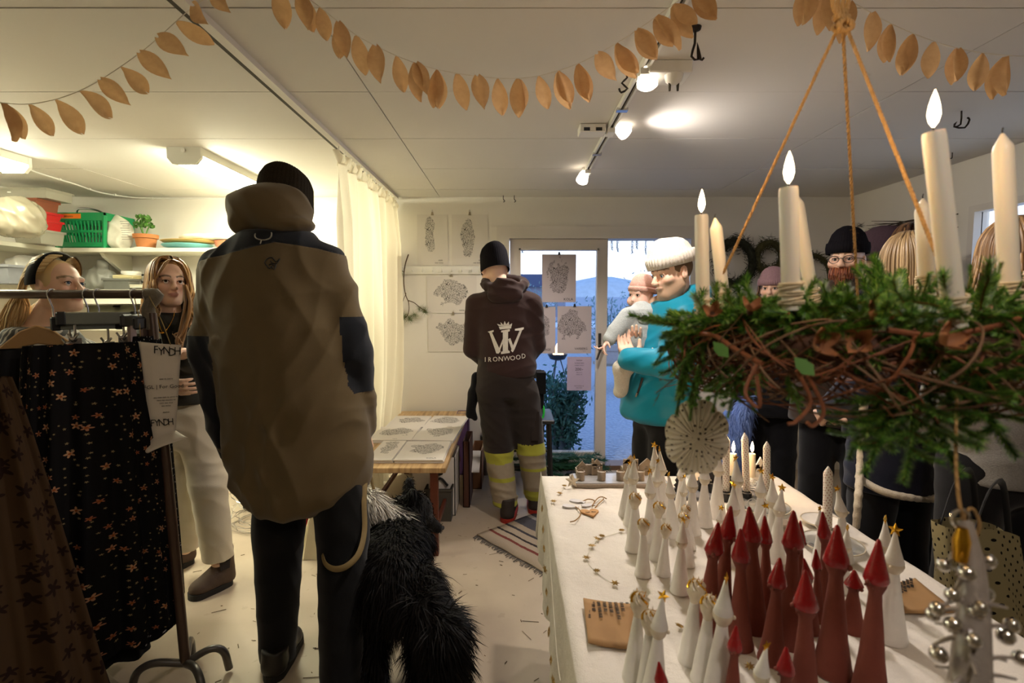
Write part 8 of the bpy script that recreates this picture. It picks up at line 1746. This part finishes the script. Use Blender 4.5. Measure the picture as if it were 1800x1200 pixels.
for l in me.loops: ul.data[l.index].uv = uvs[l.vertex_index]
put(me, 'body', m_dotc, bg_, True)
for dy in (.01, .11): MB().tube(curve([rows[35][10] + Vector((.02, dy - .05, -.02)), rows[35][10] + Vector((.05, dy - .06, .12)), rows[5][10] + Vector((-.03, dy - .04, .14)), rows[5][10] + Vector((.0, dy - .04, -.02))], 12), .010, 6, flat=.3).obj('strap', m_blackc, bg_, 1, True)
# ------------------------------------------------------------------ the hanging candle wreath
WC = Vector((.52, .80, 1.365)); WR = .215
wt = thing('candle_wreath', tuple(WC), 'large hanging wreath of twigs, spruce and husk flowers on three jute ropes', 'wreath')
rr = random.Random(21)
m_vine = mat('brown_vine', '7d4626', .65, .3, 60, .2); m_vine2 = mat('grey_brown_vine', '6f5238', .75, .3, 60, .2); m_vine3 = mat('dark_vine', '4a2c1a', .8, .3, 60, .2)
apex = P(1481, 42, y=.80); 
def rp(a, dr=0, dz=0): return WC + Vector(((WR + dr) * cos(a), (WR + dr) * sin(a), dz))
core = [rp(a) for a in np.linspace(0, 6.283, 49)[:-1]]; MB().tube(core, .019, 8, closed=True).obj('straw_core', m_vine3, wt, 1, True)
VN = 0
for i in range(215):
    a0 = rr.uniform(0, 6.283); sp = rr.uniform(.7, 2.4) * rr.choice((-1, 1)); k = 9; ph = rr.uniform(0, 6.28); fr_ = rr.uniform(1.5, 4); ra = rr.uniform(.026, .054); zo = rr.uniform(-.048, .006)
    pts = []
    for j in range(k): s = j / (k - 1); a = a0 + sp * s; th = ph + fr_ * s * 3; out = 1 + (1.0 if j in (0, k - 1) else 0) * rr.uniform(0, .9); pts.append(rp(a, ra * cos(th) * out, zo - .004 + ra * .78 * sin(th) * out))
    c_ = curve(pts, 40); r0 = rr.uniform(.0009, .0021); MB().tube(c_, [r0 * (1 - .5 * abs(2 * q / (len(c_) - 1) - 1) ** 3) for q in range(len(c_))], 5).obj('vine', rr.choice((m_vine, m_vine, m_vine2, m_vine3)), wt, 1, True)
for pts in ([(1330, 640, .62), (1310, 690, .62), (1335, 715, .61), (1330, 660, .61)], [(1400, 650, .6), (1425, 705, .6), (1400, 740, .6), (1385, 745, .6)], [(1420, 660, .6), (1448, 720, .6), (1430, 748, .6), (1418, 742, .6)], [(1590, 620, .58), (1612, 690, .58), (1605, 740, .58), (1592, 772, .58)], [(1560, 580, .58), (1650, 590, .57), (1740, 575, .58), (1790, 560, .6)], [(1565, 640, .58), (1640, 630, .57), (1700, 625, .57)], [(1205, 590, .8), (1250, 588, .72), (1290, 612, .68), (1340, 640, .64)]):
    MB().tube(curve([P(u, v, d=d) for u, v, d in pts], 18), rr.uniform(.0022, .0034), 6).obj('vine', m_vine, wt, 1, True)
# spruce branches
t = NT('spruce_needle'); g_ = t.n('NewGeometry'); m_spr = t.done(t.ramp(g_.outputs['Random Per Island'], [(0, lin('1a3812')), (.4, lin('3f6f20')), (.8, lin('6a9634')), (1, lin('9cb455'))]), .5, spec=.3)
m_sprd = mat('dry_spruce', '6b5a34', .7, .3, 40)
def spruce_mesh(seed, side=6, L=.22, dens=3600, nl=.017):
    r = random.Random(seed); nb = MB(); sb = MB(); segs = [([Vector((.01 * sin(s * 3) * s, .0, L * s)) + Vector((0, .02 * s * s, 0)) for s in np.linspace(0, 1, 7)], .0022)]
    for i in range(side):
        s0 = .12 + .7 * i / side; q = segs[0][0][int(s0 * 6)]; sd = 1 if i % 2 else -1; l = L * (.55 - .35 * s0) * r.uniform(.8, 1.2); segs.append(([q + Vector((sd * l * .75 * s, .015 * s + r.uniform(-.01, .01) * s, l * .75 * s - .02 * s * s)) for s in np.linspace(0, 1, 5)], .0014))
    for pts, rad in segs:
        sb.tube(pts, [rad * (1 - .6 * i / (len(pts) - 1)) for i in range(len(pts))], 5); tot = sum((pts[i + 1] - pts[i]).length for i in range(len(pts) - 1))
        for j in range(int(tot * dens)):
            s = j / (tot * dens); i = min(int(s * (len(pts) - 1)), len(pts) - 2); f = s * (len(pts) - 1) - i; p = pts[i].lerp(pts[i + 1], f); td = (pts[i + 1] - pts[i]).normalized(); a = j * 2.4 + r.uniform(-.3, .3); o = td.orthogonal().normalized(); o2 = td.cross(o); d = (td * .75 + (o * cos(a) + o2 * sin(a)) * .85).normalized() * nl * r.uniform(.75, 1.15); s_ = d.cross(td).normalized() * .0006; m1 = p + d * .5
            nb._add([p - s_, p + s_, m1 + s_ * 1.2, p + d, m1 - s_ * 1.2], [(0, 1, 2, 4), (4, 2, 3)])
    return nb.mesh('needles'), sb.mesh('stem')
SPM = [spruce_mesh(31, 6), spruce_mesh(32, 8), spruce_mesh(33, 3, .18)]
for a, b_ in SPM: a.materials.append(m_spr); b_.materials.append(m_vine)
drym = spruce_mesh(34, 4, .2, 900, .013); drym[0].materials.append(m_sprd); drym[1].materials.append(m_vine2)
def spruce(p0, p1, k=None, roll=None, dry=False, wide=1.0):
    p0, p1 = Vector(p0), Vector(p1); d = p1 - p0; a, b_ = drym if dry else SPM[rr.randrange(3) if k is None else k]; q = Vector((0, 0, 1)).rotation_difference(d.normalized()) @ Quaternion((0, 0, 1), rr.uniform(0, 6.28) if roll is None else roll); s = d.length / .21
    st = D.objects.new('spruce_branch', b_); C.objects.link(st); st.parent = wt; st.matrix_parent_inverse = mworld(wt).inverted(); st.location = p0; st.rotation_mode = 'QUATERNION'; st.rotation_quaternion = q; st.scale = (s * wide, s * wide, s)
    n_ = D.objects.new('needles', a); C.objects.link(n_); n_.parent = st; n_['kind'] = 'stuff'
for i in range(46):        # laid round the ring
    a = rr.uniform(0, 6.283); sd = rr.choice((-1, 1)); z = rr.uniform(.010, .045); L = rr.uniform(.13, .2)
    if sin(a) < -.5 and rr.random() < .45: z = rr.uniform(.03, .05)
    p0 = rp(a, rr.uniform(-.03, .02), z); p1 = rp(a + sd * L / WR * .9, rr.uniform(-.02, .05), z + rr.uniform(-.02, .018)); spruce(p0, p1)
for i in range(20):        # sticking up and outwards behind the candles
    a = rr.uniform(-.3, 3.6); p0 = rp(a, 0, .02); spruce(p0, p0 + Vector((cos(a) * .08, sin(a) * .08, 0)) + Vector((rr.uniform(-.08, .08), rr.uniform(-.05, .05), rr.uniform(-.01, .018))), 2)
PX = [((1215, 570, .76), (1150, 630, .80)), ((1225, 585, .75), (1160, 575, .84)), ((1240, 600, .74), (1165, 665, .77)), ((1215, 610, .76), (1180, 720, .78)), ((1230, 640, .72), (1205, 730, .74)),
    ((1275, 625, .70), (1262, 720, .70)), ((1300, 640, .68), (1288, 730, .68)), ((1285, 640, .69), (1318, 722, .68)), ((1340, 650, .64), (1330, 690, .64)), ((1385, 660, .62), (1400, 725, .61)), ((1210, 560, .80), (1185, 690, .84)),
    ((1590, 660, .59), (1548, 830, .58)), ((1600, 670, .58), (1600, 840, .56)), ((1625, 660, .58), (1665, 830, .57)), ((1560, 680, .6), (1500, 800, .60)), ((1640, 640, .57), (1750, 760, .55)), ((1660, 620, .57), (1800, 720, .56)), ((1690, 610, .58), (1790, 640, .57)), ((1720, 590, .6), (1830, 660, .58)),
    ((1540, 690, .6), (1540, 760, .6)), ((1700, 560, .62), (1800, 520, .62)), ((1680, 560, .62), (1760, 590, .6)), ((1500, 560, .6), (1590, 545, .58)), ((1430, 545, .66), (1520, 530, .6)), ((1300, 560, .78), (1370, 525, .74)), ((1330, 555, .9), (1305, 510, .95)), ((1350, 560, .85), (1325, 508, .92)), ((1540, 540, .7), (1590, 490, .8)), ((1560, 540, .75), (1600, 470, .85)), ((1600, 540, .7), (1665, 480, .7)),
    ((1690, 560, .66), (1720, 450, .66)), ((1720, 560, .66), (1770, 470, .66)), ((1750, 560, .64), (1800, 500, .62)), ((1650, 600, .57), (1560, 600, .57)), ((1700, 640, .57), (1770, 800, .56)), ((1610, 600, .56), (1700, 580, .55))]
for a, b_ in PX: spruce(P(a[0], a[1], d=a[2]), P(b_[0], b_[1], d=b_[2]), wide=1.35 if b_[1] > 680 and b_[0] > 1450 else 1.0, k=1 if b_[1] > 680 else None, roll=rr.uniform(-.5, .5) + atan2(.5, .85))
for a, b_ in (((1215, 640, .78), (1155, 700, .82)), ((1220, 630, .77), (1170, 660, .82)), ((1600, 600, .57), (1660, 690, .56)), ((1160, 690, .82), (1150, 715, .82))): spruce(P(a[0], a[1], d=a[2]), P(b_[0], b_[1], d=b_[2]), dry=True)
for u, v, d in ((1268, 615, .68), (1415, 645, .58)): tag(None, None) if False else MB().prism([(0, -.014), (.008, -.004), (.007, .006), (0, .016), (-.007, .006), (-.008, -.004)], .0008, facing(P(u, v, d=d), (-.5, -.8, .4)) @ Matrix.Rotation(.8, 4, 'Z')).obj('green_leaf', m_leafg, wt, None, True)
# husk flowers
t = NT('husk'); nz = t.noise(t.coord(), 50, 3); t.bump(t.noise(t.coord(), 200, 2), .4, .002); m_husk = t.done(t.mix(nz, lin('7d4c2b'), lin('a56e45')), .7)
def petal():
    b = MB(); rows = []
    for i in range(8): s = i / 7; w_ = .0085 * sin(pi * (s * .88 + .08)) ** .9; rows.append([Vector((x * w_, .028 * s, .010 * s * s + .004 * x * x)) for x in (-1, -.5, 0, .5, 1)])
    b.grid(rows); return b.mesh('petal', 3)
PT = petal(); PT.materials.append(m_husk)
for u, v, d, n_, sz in ((1534, 566, .60, (.1, -.6, .8), 1.05), (1508, 600, .59, (-.5, -.8, .1), 1.1), (1434, 608, .59, (.1, -.9, .3), 1.15), (1652, 604, .55, (.2, -.8, .5), 1.1), (1318, 548, .66, (0, -.5, .9), .9), (1252, 552, .72, (-.3, -.8, .5), .9), (1715, 556, .6, (.2, -.7, .6), .8)):
    c = P(u, v, d=d); M = facing(c, n_) @ Matrix.Rotation(rr.uniform(0, 1.5), 4, 'Z'); hub = MB().ball(c, .0045, 8, 6).obj('husk_flower', m_vine3, wt, 1, True)
    for k in range(4):
        o = D.objects.new('petal', PT); C.objects.link(o); o.parent = hub; o.matrix_parent_inverse = mworld(hub).inverted(); o.matrix_basis = M @ Matrix.Rotation(k * pi / 2 + rr.uniform(-.2, .2), 4, 'Z') @ Matrix.Rotation(.5, 4, 'X') @ Matrix.Diagonal((sz * .8,) * 3 + (1,))
# candles standing in it
def wp(u, v, t_): r_ = ray(u, v); return EYE + r_ * (t_ / r_.y)
for u0, v0, u1, v1, ty_, lit, lb, r in ((1236, 560, 1233, 378, .93, True, 'lit candle at the left of the wreath', .0118), (1274, 545, 1257, 384, .985, False, 'slightly leaning unlit candle beside the left lit one', .0115), (1391, 545, 1386, 330, .66, True, 'lit candle in the middle of the wreath', .0112),
        (1430, 540, 1399, 342, 1.0, False, 'leaning unlit candle behind the middle lit one', .0118), (1630, 520, 1622, 350, .89, False, 'unlit candle behind the tallest lit one', .0125), (1680, 575, 1641, 232, .585, True, 'tallest lit candle, nearest us and leaning left', .0112), (1776, 540, 1762, 236, .70, False, 'unlit candle at the right end of the wreath', .0118)):
    e_ = candle(lb, wp(u0, v0, ty_), wp(u1, v1, ty_), r, lit, None, 'wreath_candle', 'candles in the hanging wreath', 1.0)
    d_ = (wp(u1, v1, ty_) - wp(u0, v0, ty_)).normalized(); o = d_.orthogonal().normalized(); o2 = d_.cross(o); zz_ = np.linspace(0, 6.283 * 8, 110); MB().tube([wp(u0, v0, ty_) + d_ * (.004 + .034 * q / (6.283 * 8) + .004 * sin(q * .37)) + (o * cos(q) + o2 * sin(q)) * (r + .0022 + .001 * sin(q * 1.7)) for q in zz_], .0019, 5).obj('twine_binding', mat('cream_twine', 'c9b99a', .9, .2, 90, .3) if 'cream_twine' not in D.materials else D.materials['cream_twine'], wt, 1, True)
# ropes and knot
t = NT('jute_rope'); wv = t.n('TexWave'); co = t.coord(); t.l(co, wv.inputs['Vector']); wv.inputs['Scale'].default_value = 90; wv.inputs['Distortion'].default_value = 2; t.bump(wv.outputs['Fac'], .8, .003); m_rope = t.done(t.mix(t.noise(co, 120, 3), lin('8f6a3c'), lin('c29a62')), .9)
for (u, v, d), nm in (((1262, 500, .98), 0), ((1508, 530, 1.02), 1), ((1702, 590, .60), 2)):
    e2 = P(u, v, d=d); o = apex + Vector((.004 * (nm - 1), 0, 0)); k = [o.lerp(e2, s) for s in np.linspace(0, 1, 60)]; ax = (e2 - o).normalized(); a1 = ax.orthogonal().normalized(); a2 = ax.cross(a1); L = (e2 - o).length
    for ph in (0, 2.09, 4.19): MB().tube([o.lerp(e2, s) + (a1 * cos(s * L * 330 + ph) + a2 * sin(s * L * 330 + ph)) * .0013 for s in np.linspace(0, 1, int(L * 330 * 1.1))], .0015, 5).obj('rope_strand', m_rope, wt, 1, True)
    b = MB()
    for i in range(60): s = rr.random(); p = o.lerp(e2, s); d2 = Vector((rr.gauss(0, 1), rr.gauss(0, 1), rr.gauss(0, 1))).normalized() * rr.uniform(.003, .009); b.tube([p, p + d2 * .6 + Vector((0, 0, .001)), p + d2], .00018, 3)
    tag(b.obj('rope_fuzz', m_rope, wt, None, True), kind='stuff')
kn = [apex + Vector((.010 * sin(a * 3), .008 * cos(a * 2), .012 * sin(a * 2 + .6))) for a in np.linspace(0, 6.283, 40)[:-1]]; MB().tube(kn, .0042, 7, closed=True).obj('knot', m_rope, wt, 1, True)
for i in range(4): MB().tube(curve([apex + Vector((.002 * i - .003, 0, .004)), apex + Vector((-.016 + .010 * i, .004 * i, .035)), apex + Vector((.0 + .004 * i, 0, .10)), Vector((apex.x + .004 * i, apex.y, CE))], 16), .0032, 6).obj('rope_end', m_rope, wt, 1, True)
# ------------------------------------------------------------------ ornaments hung from it
t = NT('dotted_paper'); co = t.coord(); vq = t.n('TexVoronoi'); t.l(co, vq.inputs['Vector']); vq.inputs['Scale'].default_value = 110; vq.inputs['Randomness'].default_value = .4; m_dpap = t.done(t.mix(t.math('LESS_THAN', vq.outputs['Distance'], .22), lin('f2ead8'), lin('5f4f3c')), .8)
oc = P(1224, 768, d=.80); po = thing('paper_ornament', tuple(oc), 'folded cream paper blossom with dark dots hanging under the wreath', 'ornament')
Rr = .050; po.rotation_euler = (0, .12, -.25)
for sd in (-1, 1):
    for q in range(8):          # eight folded lobes on each side
        rows = []
        for k in range(13):
            a = (q + k / 12) * pi / 4 + .2; lob = 1 + .13 * abs(sin((q + k / 12) * pi)) ** .6; rows.append([Vector((Rr * .86 * s_ * lob * cos(a), sd * (.016 * (1 - s_ * s_) + .005 * s_ * abs(sin(k * pi / 3)) + .001), Rr * 1.08 * s_ * lob * sin(a))) for s_ in (.02, .3, .55, .8, 1)])
        MB().grid(rows).obj('paper_fold', m_dpap, po, .6)
MB().tube([oc + Vector((0, 0, Rr * 1.1)), P(1226, 612, d=.78)], .0011, 5).obj('string', m_thread, po, None, True)
# glass and twig ornament close to the lens
m_silver = mat('silver_bead', 'c8c4c0', .12, .05, metal=1); m_twc = mat('icy_twig', '8d8279', .35, .25, 60, .2)
oc = P(1712, 960, d=.50); io = thing('beaded_ornament', tuple(oc), 'twig ornament with silver beads and a string loop, blurred close to us', 'ornament')
b0, t0 = P(1705, 1210, d=.46), P(1697, 915, d=.50); MB().tube(curve([t0, t0.lerp(b0, .4) + Vector((.006, 0, 0)), b0], 14), [.006 + .010 * i / 14 for i in range(15)], 8).obj('stem', m_twc, io, 1, True)
for i in range(34):
    s = rr.uniform(.12, 1); p = t0.lerp(b0, s); a = rr.uniform(0, 6.28); L = .012 + .040 * s * rr.uniform(.6, 1.1); e2 = p + Vector((cos(a) * L, sin(a) * L * .6, rr.uniform(-.015, .012))); MB().tube(curve([p, (p + e2) / 2 + Vector((0, 0, .004)), e2], 6), [.003, .003, .0025, .002, .0018, .0015, .0012][:7], 5).obj('twig', m_twc, io, 1, True)
    if i % 3 == 0: MB().ball(e2, .0065, 12, 8).obj('bead', m_silver, io, 1, True)
for u, v in ((1716, 1075), (1675, 1098), (1718, 1130), (1700, 1008), (1768, 1118), (1650, 1150), (1716, 1190)): MB().ball(P(u, v, d=.47), .0075, 14, 10).obj('bead', m_silver, io, 1, True)
MB().lathe([(.006, 0), (.0075, .02), (.0045, .032), (0, .033)], P(1688, 985, d=.49), 12).obj('gold_drop', m_goldg, io, 1, True)
MB().tube([P(1688, 910, d=.5) + Vector((.008 * cos(a), 0, .008 * sin(a))) for a in np.linspace(0, 6.283, 17)[:-1]], .0022, 6, closed=True).obj('ring', m_silver, io, 1, True)
MB().tube(curve([P(1690, 912, d=.5), P(1708, 893, d=.5), P(1722, 922, d=.5), P(1708, 955, d=.5), P(1697, 920, d=.5), P(1686, 880, d=.5), P(1680, 800, d=.52), P(1682, 690, d=.56)], 40), .0016, 6).obj('string', m_rope, io, 1, True)
